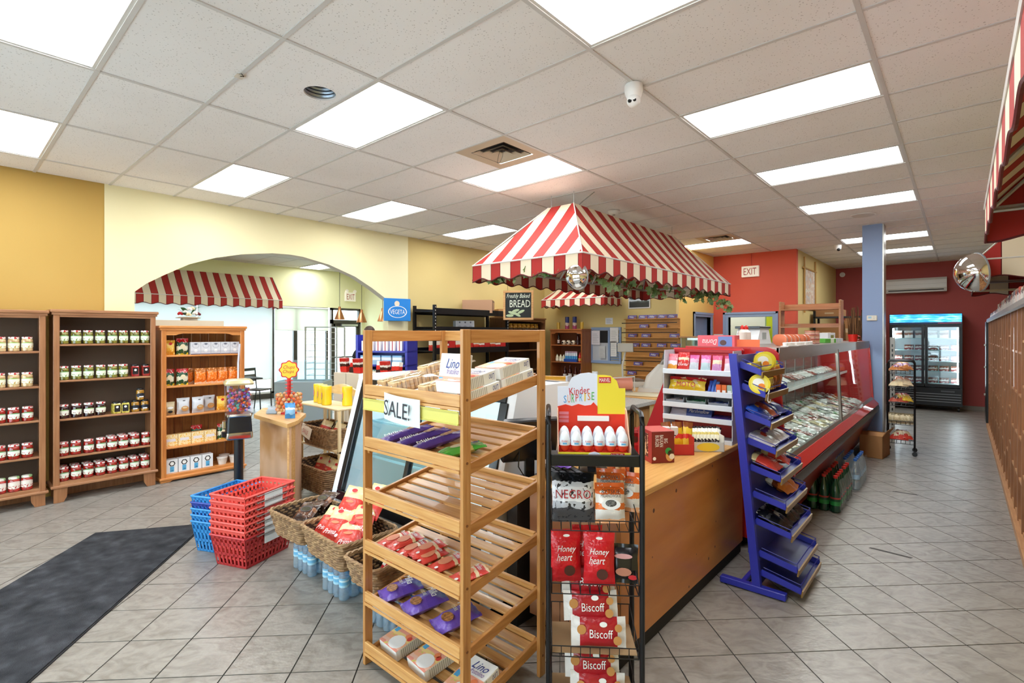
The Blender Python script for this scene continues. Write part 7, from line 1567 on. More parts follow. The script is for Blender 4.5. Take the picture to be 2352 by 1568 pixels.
# ---- bamboo scroll on the side wall
t = thing('bamboo_scroll', 'bamboo framed scroll picture on the yellow side wall', 'picture', (-2.39, 12.03, 2.2), R(90)); m_bam = mat('bamboo', '#b98f4c', .5)
for x in (-.5, .5): b = MB(); b.cyl(x, -.03, -.1, 1.02, .018, 8); b.build('bamboo_pole', m_bam, t, smooth=True)
for z in (.0, .8): b = MB(); b.at(0, -.03, z, ry=R(90)); b.cyl(0, 0, -.6, .6, .018, 8); b.build('bamboo_bar', m_bam, t, smooth=True)
b = MB(); b.box(-.46, .46, -.024, -.018, .03, .78); b.build('scroll_image', noisy('scroll_art', [(.3, '#b9c9cc'), (.5, '#c9a78a'), (.6, '#dcd6c4'), (.75, '#8a8f86')], 6, 4, rough=.7, coord='Generated'), t)
# ---- pine open shelf, black shelf with cartons, twigs
t = thing('pine_shelf', 'tall empty open pine shelf standing behind the deli case', 'shelf', (-2.40, 9.78, 0)); w = .92; m_ps = wood('pine_pale', '#b5794c', '#c68a5c', '#d29b6c', 0, .45)
for x in (0, w - .03): b = MB(); b.cbox(x, x + .03, 0, .26, .002, 2.235, .004); b.build('side_board', m_ps, t)
for z in (2.10, 1.80, 1.45, 1.0, .5): b = MB(); b.box(.03, w - .03, 0, .26, z - .02, z); b.build('shelf_board', m_ps, t); b = MB(); b.box(.03, w - .03, .24, .26, z, z + (.09 if z > 2 else .05)); b.build('back_rail', m_ps, t)
t = thing('black_shelf', 'black slotted steel shelf of cartons in the rear corner', 'shelf', (-2.33, 12.15, 0))
for x in (0, .84):
    for y in (0, .42): b = MB(); b.box(x, x + .04, y, y + .04, .002, 2.15); b.build('post', m_tub, t)
for z in (.4, 1.0, 1.5, 2.0): b = MB(); b.box(0, .88, 0, .46, z, z + .03); b.build('shelf_deck', m_tub, t)
for k, (x, y, z, w_, d_, h_, lab) in enumerate(((-2.1, 12.2, 1.531, .45, .4, .3, 'brown carton at left on the rear black shelf'), (-1.72, 12.2, 1.531, .3, .38, .42, 'tall brown carton at right on the rear black shelf'), (-2.05, 12.2, 2.031, .5, .4, .14, 'flat brown carton on top of the rear black shelf'), (-1.58, 12.95, 2.0, .6, .5, .42, 'large open carton piled at the rear corner'), (-1.58, 12.95, 1.4, .6, .5, .59, 'large carton under the open one at the rear corner'))):
    q = carton('carton', lab, 'box', w_, d_, h_, m_kb, panels=((-.08, .08, h_ * .4, h_ * .6, mat('kraft_label', '#cbb48e', .7)),)); q.location = (x, y, z if k < 3 else (.0 if k == 3 else 0)); q.rotation_euler = (0, 0, R(4 * k - 6))
    if k == 3: q.location = (x, y, 1.60)
    if k == 4: q.location = (x, y, .002); q.scale = (1, 1, 1.58 / .59)
t = thing('twig_vase', 'tall bundle of dry brown twigs beside the blue column', 'twigs', (-1.33, 10.15, 0)); b = MB(); b.lathe([(.1, .002), (.13, .1), (.1, .5), (.12, .55)], 16); b.build('vase', mat('vase_brown', '#4a3222', .5), t, smooth=True)
for k in range(60):
    a = rv.uniform(0, 6.28); s = rv.uniform(.02, .15); h_ = rv.uniform(1.7, 2.15); b = MB(); b.tube([(s * .4 * math.cos(a), s * .4 * math.sin(a), .3), (s * math.cos(a), s * math.sin(a), 1.2), (s * 1.2 * math.cos(a + .3), s * 1.2 * math.sin(a + .3), h_)], [.012, .01, .005], 5); b.build('twig', mat('twig_%d' % (k % 2), ('#6e4a2a', '#8a6238')[k % 2], .7), t)
# ---- black steel shelving on the left wall
t = thing('steel_shelving', 'black slotted steel shelving along the left wall', 'shelf', (-7.0, 5.39, 0))
for x in (0, .52):
    for y in (0, 1.77): b = MB(); b.box(x, x + .045, y, y + .045, .002, 2.15); b.build('post', m_tub, t)
for k in range(8):
    for y in (0, 1.77): b = MB(); b.box(.565, .5665, y + .015, y + .03, 1.72 + k * .055, 1.74 + k * .055); b.build('slot', mat('slot_pale', '#c9c6bc', .4), t)
for z in (.3, .9, 1.38, 1.735, 2.04): b = MB(); b.box(.01, .555, .01, 1.805, z, z + .012).box(.54, .56, .045, 1.77, z - .04, z + .06).box(.0, .02, .045, 1.77, z - .04, z + .06); b.build('shelf_deck', m_tub, t)
q = carton('shipping_carton', 'large brown shipping carton with black printed end on the steel shelving', 'box', .55, .42, .24, mat('cardboard_pink', '#b48a6a', .8)); q.location = (-6.62, 6.55, 2.053); q.rotation_euler = (0, 0, R(38)); b = MB(); b.box(.275, .2762, .03, .39, .02, .22); b.build('printed_end', K_, q); b = MB(); b.box(.2762, .277, .07, .35, .035, .205); b.build('end_label', mat('cardboard_pink', '#b48a6a', .8), q)
q = carton('shipping_carton', 'brown carton printed with bread loaves beside the chalk sign', 'box', .5, .3, .15, mat('kraft2', '#c08e56', .8), panels=((.02, .22, .02, .13, noisy('loaf_art', [(.4, '#8a5a2c'), (.6, '#d8b078')], 18, 2, rough=.6)),)); q.location = (-6.7, 7.55, 2.015); q.rotation_euler = (0, 0, R(60))
q = carton('tea_multipack', 'pale grey carton with three egg pictures on the steel shelving', 'box', .34, .2, .16, mat('pale_grey_card', '#d5d8de', .5)); q.location = (-6.62, 6.25, 1.748); q.rotation_euler = (0, 0, R(62))
for k in range(3): disc(q, mat('dgrey_print', '#6b7080', .5), -.1 + k * .1, -.001, .13, .015); disc(q, mat('grey_card2', '#bcc0ca', .5), -.1 + k * .1, -.001, .05, .03)
rr = random.Random(9)
for k in range(12):
    q = carton('wafer_carton', f'red wafer carton, {ORD[k]} along the middle steel shelf', 'box', .13, .2, .16, bands('wcart_%d' % (k % 3), ([(0, '#b81e22'), (.4, '#d8402c'), (.6, '#e8dcc8')], [(0, '#c8282c'), (.5, '#efe6da'), (.7, '#a01a1e')], [(0, '#3f8a4a'), (.2, '#c42a28')])[k % 3], rough=.35, wob=.2), group='red wafer cartons'); q.location = (-6.46, 5.52 + k * .142, 1.393); q.rotation_euler = (0, 0, R(90))
# dark wood case with honey jars, past the steel shelving
t = plain_case('dark brown open bookcase of honey jars in the back left corner', 0, 1.25, 0, .42, 2.0, [.1, .5, .95, 1.35, 1.68], wood('walnut', '#5c3a22', '#6e4728', '#7d5430', 2, .45), wood('walnut_h', '#6a4528', '#7d5430', '#8d6238', 0, .45), mat('walnut_back', '#4c301c', .6)); t.location = (-6.6, 7.3, 0); t.rotation_euler = (0, 0, R(90))
hj = make_jar(jarglass('honey_glass', '#a8741c', '#c9963a'), mat('honey_label', '#4a3318', .4), mat('lid_gold', '#c8a23a', .3, .5), r=.06, h=.2, lab=(.04, .12))
for k in range(8): put(hj, (-6.72 - .0 * k, 7.42 + k * .135, 1.681), R(90), f'golden honey jar, {ORD[k]} from the near side in the dark bookcase', group='honey jars')
# chalk board sign
t = thing('chalk_sign', 'wood framed black chalkboard sign lettered Freshly Baked BREAD', 'sign', (-6.12, 7.12, 1.96), R(32)); w, h = .50, .48
b = MB(); b.box(-w / 2, w / 2, -.01, .01, 0, h); b.build('slate', mat('slate_black', '#1f2422', .7), t)
for a in ((-w / 2 - .03, w / 2 + .03, -.03, .01), (-w / 2 - .03, w / 2 + .03, h - .01, h + .03), (-w / 2 - .03, -w / 2 + .01, .01, h - .01), (w / 2 - .01, w / 2 + .03, .01, h - .01)): b = MB(); b.cbox(a[0], a[1], -.02, .02, a[2], a[3], .004); b.build('frame_bar', m_rkx, t)
m_chk = mat('chalk', '#e6ecd8', .8); text('/Freshly Baked', .44, .1, m_chk, t, (0, -.0115, .40)); text('BREAD', .38, .13, m_chk, t, (.03, -.0115, .27))
for k, (x, z, rx) in enumerate(((-.12, .1, 20), (-.05, .14, -15), (-.16, .05, 0), (-.02, .07, 30), (.05, .12, -25))):
    b = MB(); b.at(x, -.0105, z, ry=R(rx)); b.sphere(0, 0, 0, .06, 12, 6, 0, 1.2, .05, .42); b.build('loaf_drawing', mat('chalk_green', '#b9c9a0', .8), t, smooth=True)
for s in (-.2, .2): b = MB(); b.tube([(s, 0, h + .03), (s, 0, H - 1.96)], .003, 4); b.build('hanging_wire', m_blk, t)
# enamel sign on arch pier
t = thing('seasoning_sign', 'bright blue square sign with white oval lettering on the arch wall', 'sign', (XL + .075, 5.05, 1.885), R(90), rot=(0, 0, R(78))); b = MB(); b.cbox(-.235, .235, -.02, 0, 0, .37, .006); b.build('panel', mat('sign_blue', '#2b86d8', .35), t); b = MB(); b.at(0, -.021, .15, rx=R(90)); b.lathe([(.165, 0), (.165, .002), (.15, .002), (.15, 0)], 28, sx=1., sy=.6, cap=False); b.build('oval_ring', W_, t); text('VEGETA', .26, .075, W_, t, (0, -.0225, .15)); disc(t, mat('cream_patch', '#e8d8c0', .5), -.01, -.0205, .285, .045)
# ================================================================ awnings, mirrors, ceiling fittings, right-hand shelving
RDC, CRC = '#a8342f', '#e3d3b8'
m_trim = mat('awning_trim', '#d9d4cc', .4); m_pipe = mat('awning_pipe', '#b9bcc0', .35, .6); m_edge = mat('awning_edge', '#5c1416', .7)
def cloth(key, axis, width, off=0.): return stripes(key, RDC, CRC, width, axis, .75, 'Object', off)
def awning(name, label, rect, ze, top, zt, drop, sides, sw, cat='awning', pipes=True):
    """striped canopy: rect = eave (x0,x1,y0,y1), top = ridge rect, sides out of N S E W; sw = stripe width"""
    x0, x1, y0, y1 = rect; a0, a1, c0, c1 = top; t = thing(name, label, cat, (x0, y0, 0)); L = lambda p: (p[0] - x0, p[1] - y0, p[2])
    S = {'E': ((x1, y0), (x1, y1), (a1, c1), (a1, c0), 1), 'W': ((x0, y1), (x0, y0), (a0, c0), (a0, c1), 1), 'S': ((x0, y0), (x1, y0), (a1, c0), (a0, c0), 0), 'N': ((x1, y1), (x0, y1), (a0, c1), (a1, c1), 0)}
    for s in sides:
        p, q, r, u, ax = S[s]; m = cloth(f'awning_cloth_{ax}_{sw}', ax, sw)
        b = MB(); n = 14
        def f(uu, vv, p=p, q=q, r=r, u=u):
            A = Vector((*p, ze)).lerp(Vector((*q, ze)), uu); B = Vector((*u, zt)).lerp(Vector((*r, zt)), uu); P = A.lerp(B, vv); P.z -= .02 * math.sin(PI * vv); return L(P)
        b.grid(f, n, 4); b.build('canopy_panel', m, t, smooth=True)
        b = MB(); d = Vector((q[0] - p[0], q[1] - p[1], 0)); ln = d.length; n = max(8, int(ln / .036)); bot = []
        def g(uu, vv, p=p, q=q):
            A = Vector((*p, ze)).lerp(Vector((*q, ze)), uu); w_ = drop + .018 * math.cos(2 * PI * (uu * ln) / (2 * sw)); A.z -= w_ * (1 - vv); return L(A)
        b.grid(g, n, 1); b.build('valance', m, t)
        b = MB(); b.tube([g(k / n, 0) for k in range(n + 1)], .007, 5); b.build('piping', m_edge, t)
        b = MB(); b.tube([L((*p, ze + .004)), L((*q, ze + .004))], .009, 6); b.build('eave_trim', m_trim, t)
        b = MB(); b.tube([L((*p, ze)), L((*u, zt))], .007, 5); b.build('hip_seam', m_trim, t)
    if pipes:
        n = 5
        for k in range(n + 1):
            y = y0 + .03 + (y1 - y0 - .06) * k / n
            for sgn, xe, xt in ((1, x1, a1), (-1, x0, a0)):
                if ('E' if sgn > 0 else 'W') not in sides: continue
                yt = min(max(y, c0), c1); b = MB(); b.tube([L((xe - .02 * sgn, y, ze - .02)), L((xt - .01 * sgn, yt, zt - .03))], .011, 6); b.build('rafter', m_pipe, t)
        for xx in ([x1 - .02] if 'W' not in sides else [x0 + .02] if 'E' not in sides else [x0 + .02, x1 - .02]): b = MB(); b.tube([L((xx, y0 + .02, ze - .02)), L((xx, y1 - .02, ze - .02))], .012, 6); b.build('eave_pipe', m_pipe, t)
        for yy in (y0 + .02, y1 - .02): b = MB(); b.tube([L((x0 + .02, yy, ze - .02)), L((x1 - .02, yy, ze - .02))], .012, 6); b.build('eave_pipe', m_pipe, t)
    return t
AW = (-4.22, -2.72, 4.10, 8.26); AT = (-3.68, -3.32, 4.83, 7.53); AZ, ATZ = 2.45, 3.165
t = awning('hanging_awning', 'large red and white striped canopy hung from the ceiling over the service counter', AW, AZ, AT, ATZ, .17, 'ESWN', .145)
for x, y in ((-3.34, 4.86), (-3.66, 4.86), (-3.34, 7.5), (-3.66, 7.5)): b = MB(); b.tube([(x - AW[0], y - AW[2], ATZ - .02), (x - AW[0] + .0, y - AW[2], H)], .003, 5); b.build('hanging_wire', m_pipe, t)
b = MB(); b.tube([(-3.33 - AW[0], 4.95 - AW[2], ATZ), (-3.3 - AW[0], 5.0 - AW[2], 3.22), (-3.18 - AW[0], 5.05 - AW[2], H)], .006, 5); b.build('power_cord', mat('cord_grey', '#8a8880', .5), t)
awning('back_wall_awning', 'small red and white striped awning above the cherry bookcase', (-6.62, -5.10, 8.44, 9.1), 2.375, (-6.45, -5.27, 9.0, 9.1), 2.72, .14, 'SEW', .12, pipes=False)
awning('cafe_awning', 'wide red and white striped awning on the cafe window wall', (-13.5, -12.9, .9, 5.85), 2.52, (-13.49, -13.44, .9, 5.83), 3.14, .19, 'EN', .135, pipes=False)
t = awning('aisle_awning', 'red and white striped awning over the right-hand shelves, nearest the camera', (.11, .94, -1.2, 4.36), 2.45, (.88, .94, -1.2, 4.33), 3.27, .19, 'WN', .2)
for z, x in ((2.43, .3), (2.43, .55)): b = MB(); b.box(x - .11, x - .07, .05, 5.5, z - .012, z + .012); b.build('wood_batten', m_rky, t)
t = awning('aisle_awning', 'red and white striped awning over the right-hand shelves, farther down the aisle', (.11, .94, 7.28, 10.4), 2.45, (.88, .94, 7.3, 10.4), 3.27, .19, 'WSN', .2)
b = MB(); b.box(0, .8, 2.9, 2.93, 2.29, 2.32); b.build('wood_batten', m_plyh, t)
# ---- ivy
def ivy(label, pts, n, seed, drop=.10):
    r_ = random.Random(seed); t = thing('ivy_garland', label, 'ivy', (0, 0, 0), group='ivy garlands'); P = []
    for k in range(len(pts) - 1):
        A, B = Vector(pts[k]), Vector(pts[k + 1])
        for q in range(8): v = A.lerp(B, q / 8); v += Vector((r_.uniform(-.02, .02), r_.uniform(-.02, .02), r_.uniform(-.03, .02) - .03 * math.sin(PI * q / 8))); P.append(v)
    b = MB(); b.tube(P, .004, 5); b.build('stem', mat('ivy_stem', '#6a5a34', .7), t)
    lf = MB(); out = [(0, 0), (.012, .008), (.03, .006), (.024, .022), (.034, .03), (.018, .036), (.0, .055), (-.018, .036), (-.034, .03), (-.024, .022), (-.03, .006), (-.012, .008)]
    lf._add([(0, .022, .006)] + [(x, y, 0) for x, y in out], [[0, k + 1, (k + 1) % 12 + 1] for k in range(12)])
    me = [lf.mesh('leaf', mat('ivy_a', '#4c6b33', .5)), lf.mesh('leaf', mat('ivy_b', '#6f8a4c', .5)), lf.mesh('leaf', mat('ivy_c', '#8fa06a', .5))]
    for k in range(n):
        v = r_.choice(P); o = obj('leaf', r_.choice(me), t, v + Vector((r_.uniform(-.04, .04), r_.uniform(-.04, .04), r_.uniform(-drop, .03))), (R(r_.uniform(60, 130)), R(r_.uniform(-40, 40)), R(r_.uniform(0, 360)))); s = r_.uniform(.9, 1.7); o.scale = (s, s, s)
    return t
zi = AZ - .115
ivy('ivy garland under the short front edge of the hung canopy', [(-4.1, 4.16, zi), (-3.5, 4.16, zi - .02), (-2.85, 4.16, zi + .02)], 60, 1, .06)
ivy('ivy garland trailing under the long edge of the hung canopy', [(-2.82, 4.25, zi + .0), (-2.9, 5.2, zi - .1), (-2.9, 6.3, zi - .1), (-2.9, 7.4, zi - .08), (-2.85, 8.15, zi)], 100, 2, .10)
ivy('loose ivy strand hanging at the far corner of the hung canopy', [(-2.8, 7.6, zi - .1), (-2.75, 8.0, zi - .2), (-2.72, 8.3, zi - .22)], 30, 3, .1)
# ---- convex mirrors
m_mir = mat('mirror', '#e8e8e6', .03, 1.)
def mirror(label, loc, axis, r, bulge=.45, hold=None):
    rot = Vector(axis).to_track_quat('Z', 'Y').to_euler()
    t = thing('convex_mirror', label, 'mirror', loc, rot=rot, group='convex mirrors'); b = MB(); n = 10
    pr = [(max(.0005, r * math.sin(PI / 2 * k / n)), r * bulge * math.cos(PI / 2 * k / n)) for k in range(n + 1)][::-1]
    b.lathe(pr, 32, cap=False); b.build('mirror_dome', m_mir, t, smooth=True); b = MB(); b.lathe([(r * .98, -.012), (r * 1.02, -.01), (r * 1.02, .004), (r * .99, .006)], 32); b.build('backing', mat('mirror_back', '#8a8d90', .5), t, smooth=True)
    inv = Euler(rot).to_matrix().inverted(); b = MB(); b.tube([(0, 0, -.005), tuple(inv @ (Vector(hold) - Vector(loc)))], .007, 6); b.build('arm', m_pipe, t); return t
mirror('round convex security mirror under the front corner of the hung canopy', (-2.82, 4.17, 2.235), (-.2, -.95, -.12), .135, .8, (-2.74, 4.12, 2.43))
mirror('large convex security mirror at the farther aisle awning', (.12, 7.16, 2.31), (-.9, -.42, -.1), .20, .95, (.13, 7.3, 2.43))
# ---- ceiling fittings
t = thing('security_camera', 'white turret security camera on the ceiling grid', 'camera', (-1.62, 3.05, H - .004), R(20)); b = MB(); b.lathe([(.058, -.0), (.06, -.01), (.06, -.045), (.055, -.06), (.045, -.085), (.03, -.11)][::-1], 24); b.build('turret_base', mat('cam_white', '#eceae6', .35), t, smooth=True); b = MB(); b.sphere(.0, -.008, -.105, .045, 18, 12); b.build('ball', mat('cam_white', '#eceae6', .35), t, smooth=True)
b = MB(); b.at(-.005, -.048, -.12, rx=R(65)); b.cyl(-.014, 0, -.004, .004, .013, 14).cyl(.016, 0.004, -.004, .004, .011, 14); b.build('lenses', m_blk, t, kind='stuff')
t = thing('smoke_detector', 'white round smoke detector beyond the hung canopy peak', 'detector', (-3.48, 6.0, H - .004)); b = MB(); b.lathe([(.045, -.05), (.06, -.042), (.065, -.02), (.08, -.014), (.08, 0)], 24); b.build('detector_body', mat('cam_white', '#eceae6', .35), t, smooth=True); b = MB(); b.cyl(0, 0, -.053, -.05, .02, 14); b.build('sensor', mat('det_dark', '#77736c', .5), t)
for k, (loc, rz, lab) in enumerate((((-1.71, 11.0, H - .004), 30, 'small white dome camera on the ceiling before the far wall'), ((-2.25, 15.09, 3.16), 0, 'small white dome camera on the dark red wall corner'))):
    t = thing('dome_camera', lab, 'camera', loc, R(rz), 'dome cameras'); b = MB(); b.lathe([(.03, -.1), (.05, -.08), (.06, -.03), (.06, 0)], 18); b.build('dome_body', mat('cam_white', '#eceae6', .35), t, smooth=True); b = MB(); b.sphere(0, -.03, -.085, .032, 12, 8); b.build('lens', m_blk, t, smooth=True)
    if k: t.rotation_euler = (R(-90), 0, 0); t.rotation_euler = (R(90), 0, 0)
t = thing('ceiling_speaker', 'flush round ceiling speaker grille above the aisle', 'speaker', (-1.02, 8.47, H)); b = MB(); b.lathe([(.13, -.012), (.135, -.008), (.135, .0)], 28); b.build('grille', mat('grille_white', '#d8d2ca', .6), t, smooth=True); b = MB(); b.lathe([(.135, -.01), (.15, -.008), (.15, .0)], 28); b.build('rim', mat('cam_white', '#eceae6', .35), t, smooth=True)
t = thing('grid_clip', 'torn paper clip stuck on the ceiling grid near the duct hole', 'clip', (gx(-2) + .62, gy(-2), H - .006), 0); b = MB(); b.box(-.04, .02, -.025, .025, -.004, 0); b.build('paper_tab', mat('tab_cream', '#d9cfc0', .8), t); b = MB(); b.tube([(0, 0, -.004), (.03, .01, -.012), (.045, -.01, -.006)], .003, 4); b.build('wire', m_blk, t)

# ---- right-hand pine pigeon-hole shelving
m_rp = wood('shelf_pine', '#8a5a36', '#a06c44', '#b27d54', 2, .5); m_rph = wood('shelf_pine_h', '#a87448', '#ba8656', '#c99868', 0, .5)
XS = .36; UH = 1.92; RS = [.08, .44, .80, 1.16, 1.52]
def pigeon(label, yhi, w, off):
    t = thing('pigeonhole_shelf', label, 'shelf', (XS, yhi, 0), R(-90), 'pigeonhole shelves')
    for x in (0, w / 2 - .012, w - .024): b = MB(); b.box(x, x + .024, 0, .34, .002, UH - .02); b.build('upright', m_rp, t)
    b = MB(); b.box(0, w, .33, .34, .002, UH - .02); b.build('back_panel', mat('pine_back', '#80583a', .6), t); b = MB(); b.box(-.0, w, -.01, .34, UH - .02, UH); b.build('top_board', m_rph, t)
    for h_ in (0, 1):
        for k, z in enumerate(RS): zz = z + (off if h_ and k else 0); b = MB(); b.box(.024 + h_ * (w / 2 - .006), w / 2 - .012 + h_ * (w / 2 - .012), .006, .33, zz - .018, zz); b.build('shelf_board', m_rph, t)
    b = MB(); b.box(0, w, -.03, .02, .002, .062); b.build('toe_board', m_rph, t)
    b = MB(); b.prism([(-.028, UH - .03), (-.012, UH - .045), (-.008, UH + .012), (-.024, UH + .016)], .0, w, 0); b.build('price_rail', mat('rail_grey', '#8d8a84', .4), t)
names_ = ['farthest', 'ninth', 'eighth', 'seventh', 'sixth', 'fifth', 'fourth', 'third', 'second', 'nearest']
for k in range(10): pigeon(f'brown pine pigeonhole shelf on the right, {names_[k]} unit along the aisle' if k not in (0, 9) else f'brown pine pigeonhole shelf on the right, {names_[k]} of the aisle units', 12.6 - k * .8, .796, (.1, -.12, .14, 0)[k % 4])
# boxes lined up on top
r8 = random.Random(21); cols8 = ['#c9b8a4', '#8d8f94', '#d8d2c8', '#9a7a6a', '#c05a4c', '#b9c2cc', '#6a6f7a', '#e2dcc8']
y = 12.5; k = 0
cache8 = {}
while y > 4.9:
    w_ = r8.choice((.05, .06, .08)); h_ = r8.choice((.13, .15, .17)) if y < 10 else r8.choice((.09, .11)); c = r8.choice(cols8); key = (w_, h_, c)
    if key not in cache8: b = MB(); b.cbox(-w_ / 2, w_ / 2, 0, .12, 0, h_, .003); cache8[key] = b.mesh('pack_body', mat('top8_' + c, c, .25, coat=.2)); b = MB(); b.box(-w_ * .35, w_ * .35, -.001, 0, h_ * .25, h_ * .7); cache8[key + (1,)] = b.mesh('pack_label', mat('top8l', '#e8e2d8', .4))
    t = thing('boxed_tea', f'small boxed packet on the right-hand shelf top, {ORD[k]} from the far end', 'box', (XS + .02, y, UH + .001), R(-90), 'packets on the right-hand shelf top'); obj('pack_body', cache8[key], t); obj('pack_label', cache8[key + (1,)], t)
    y -= w_ + r8.uniform(.004, .03); k += 1
# goods in the pigeonholes
OB = bag_thing('pasta_bag', 'x', 'bag', .13, .2, .07, bands('or_bag', [(0, '#d85a1e'), (.4, '#c82a1c'), (.7, '#e88a2c')], rough=.25, wob=.4), 400); YBg = bag_thing('pasta_bag', 'x', 'bag', .16, .28, .08, bands('ye_bag', [(0, '#d8862c'), (.2, '#e8c23a'), (.8, '#f0d048')], rough=.3, wob=.3), 401)
TB = carton('turquoise_box', 'x', 'box', .05, .16, .26, mat('turq', '#6ab8b8', .4), panels=((-.02, .02, .05, .2, W_),))
for k, (y_, z) in enumerate(((6.05, RS[4] - .36), (6.55, RS[3]), (7.75, RS[4]), (8.95, RS[3]), (9.75, RS[2]))): put(OB, (XS + .08, y_, z + .001), R(-90), f'orange pasta bag standing in a right-hand pigeonhole, {ORD[k]} from the near end', group='orange pasta bags')
for k, (y_, z) in enumerate(((5.75, RS[2]), (5.95, RS[2]))): put(YBg, (XS + .08, y_, z + .001), R(-90), ['yellow pasta bag nearest the camera in the right-hand shelves', 'yellow pasta bag second from the camera in the right-hand shelves'][k], group='yellow pasta bags')
for k, (y_, z) in enumerate(((6.7, RS[0]), (6.76, RS[0]), (7.35, RS[0]), (7.41, RS[0]), (8.3, RS[0]))): put(TB, (XS + .04, y_, z + .001), R(-90), f'turquoise box on the lowest right-hand shelf, {ORD[k]} from the near end', group='turquoise boxes')
# dark fridge end beyond the pine shelves
t = thing('dark_cabinet', 'narrow black cabinet edge beyond the pine shelving on the right', 'cabinet', (.33, 12.62, 0)); b = MB(); b.cbox(0, .55, 0, .6, .04, 1.9, .006); b.build('body', m_fb, t)
for z in (.55, 1.05, 1.45): b = MB(); b.cbox(-.03, .0, .05, .1, z, z + .04, .005); b.build('hinge', m_chrome, t)
# worn strips of dark tape on the aisle tiles
for k, (x, y, L, rz) in enumerate(((-.41, 4.835, .27, -4), (-.445, 6.75, .22, 4))):
    t = thing('floor_tape', ['long worn strip of dark tape on the aisle tiles nearer the blue rack', 'thin worn strip of dark tape farther down the aisle'][k], 'tape', (x, y, .0003), R(rz)); b = MB(); b.prism([(-L / 2, -.012), (L / 2 - .01, -.014), (L / 2, .012), (-L / 2 + .008, .011)], 0, .0012); b.build('tape', mat('tape_grey', '#4a4846', .8), t); b = MB(); b.box(-L / 2 + .02, L / 2 - .03, .010, .016, 0, .001); b.build('worn_edge', mat('tape_pale', '#77736e', .8), t)
# ================================================================ cafe and things glimpsed through the bread rack
# cafe lights: last panel is visible, the others added to brighten the room
cl = 0
for x, y in ((-8.6, 3.0), (-8.6, 6.0), (-11.0, 3.0), (-11.0, 6.0), (-12.7, 6.75)):
    cl += 1; t = thing('cafe_light', f'bright panel among the seen and added cafe ceiling lights, {ORD[cl - 1]} counted from the arch', 'light', (x, y, CH - .022), 0, 'cafe ceiling panels'); obj('frame', frm_me, t); obj('diffuser', pan_me, t)
# pendants
for k, (x, y, z) in enumerate(((-11.6, 6.68, 2.05), (-11.2, 7.05, 1.98), (-10.6, 7.25, 2.0))):
    t = thing('pendant_lamp', f'copper cone pendant lamp on a long cord, {ORD[k]} from left in the cafe', 'lamp', (x, y, z), 0, 'copper pendants'); b = MB(); b.lathe([(.13, -.02), (.05, .2), (.035, .22), (.03, .3)], 20, cap=False); b.build('shade', mat('copper', '#c98a5c', .3, .8), t, smooth=True); b = MB(); b.tube([(0, 0, .3), (0, 0, CH - z)], .006, 6); b.build('cord', m_blk, t); b = MB(); b.cyl(0, 0, CH - z - .03, CH - z, .05, 14); b.build('ceiling_rose', m_blk, t); b = MB(); b.sphere(0, 0, .08, .03, 10, 8); b.build('bulb', mat('bulb', '#fff2dc', .4), t, smooth=True)
t = exit_sign('white EXIT sign with lamps above the cafe glass door', (CX + .01, 8.09, 2.63), R(90), .34, .26)
for s in (-.12, .14): b = MB(); b.at(s, -.05, .29, rx=R(60)); b.cyl(0, 0, -.03, .03, .045, 12); b.build('emergency_lamp', mat('exit_case', '#efe9dc', .5), t)
# chairs and table
def chair(label, loc, rz):
    t = thing('cafe_chair', label, 'chair', loc, rz, 'cafe chairs'); m = mat('chair_black', '#26282c', .4)
    b = MB(); b.cbox(-.2, .2, -.2, .2, .44, .47, .01); b.build('seat', mat('chair_seat', '#4a3a30', .5), t)
    for x in (-.18, .18): b = MB(); b.tube([(x, -.2, .002), (x, -.18, .45)], .013, 6); b.build('leg', m, t); b = MB(); b.tube([(x, .24, .002), (x, .18, .45), (x, .22, .92)], .013, 6); b.build('leg', m, t)
    b = MB(); b.cbox(-.18, .18, .205, .225, .62, .78, .005); b.build('backrest', mat('chair_back', '#5a5650', .5), t); b = MB(); b.cbox(-.19, .19, .212, .232, .86, .92, .005); b.build('top_rail', m, t); return t
chair('black metal cafe chair seen past the orange bookcase', (-11.6, 4.72, 0), R(120))
t = thing('cafe_table', 'small dark cafe table half hidden behind the orange bookcase', 'table', (-11.3, 4.25, 0)); b = MB(); b.cbox(-.32, .32, -.32, .32, .73, .76, .008); b.build('top', mat('chair_black', '#26282c', .4), t); b = MB(); b.cyl(0, 0, .02, .73, .035, 12); b.build('column', mat('chair_black', '#26282c', .4), t); b = MB(); b.lathe([(.24, .002), (.23, .02), (.05, .04)], 20); b.build('base', mat('chair_black', '#26282c', .4), t)
# bakery tray rack
t = thing('tray_rack', 'tall pale steel bakery tray rack in the cafe', 'rack', (-9.2, 5.0, 0), R(43)); m_tr = mat('tray_steel', '#c9ced0', .35, .5)
for x in (-.29, .29):
    for y in (-.25, .25): b = MB(); b.cbox(x - .014, x + .014, y - .014, y + .014, .05, 1.81, .003); b.build('post', m_tr, t)
    for k in range(14): b = MB(); b.box(x - .018, x + .018, -.25, .25, .2 + k * .115, .205 + k * .115); b.build('runner', m_tr, t)
for k in range(14): b = MB(); b.box(-.29, .29, -.252, -.246, .2 + k * .115, .21 + k * .115); b.build('cross_bar', m_tr, t)
b = MB(); b.box(-.3, .3, -.26, .26, 1.79, 1.81); b.build('top_plate', m_tr, t)
for x in (-.27, .27): b = MB(); b.cyl(x, -.22, .002, .05, .03, 12); b.build('caster', m_blk, t)
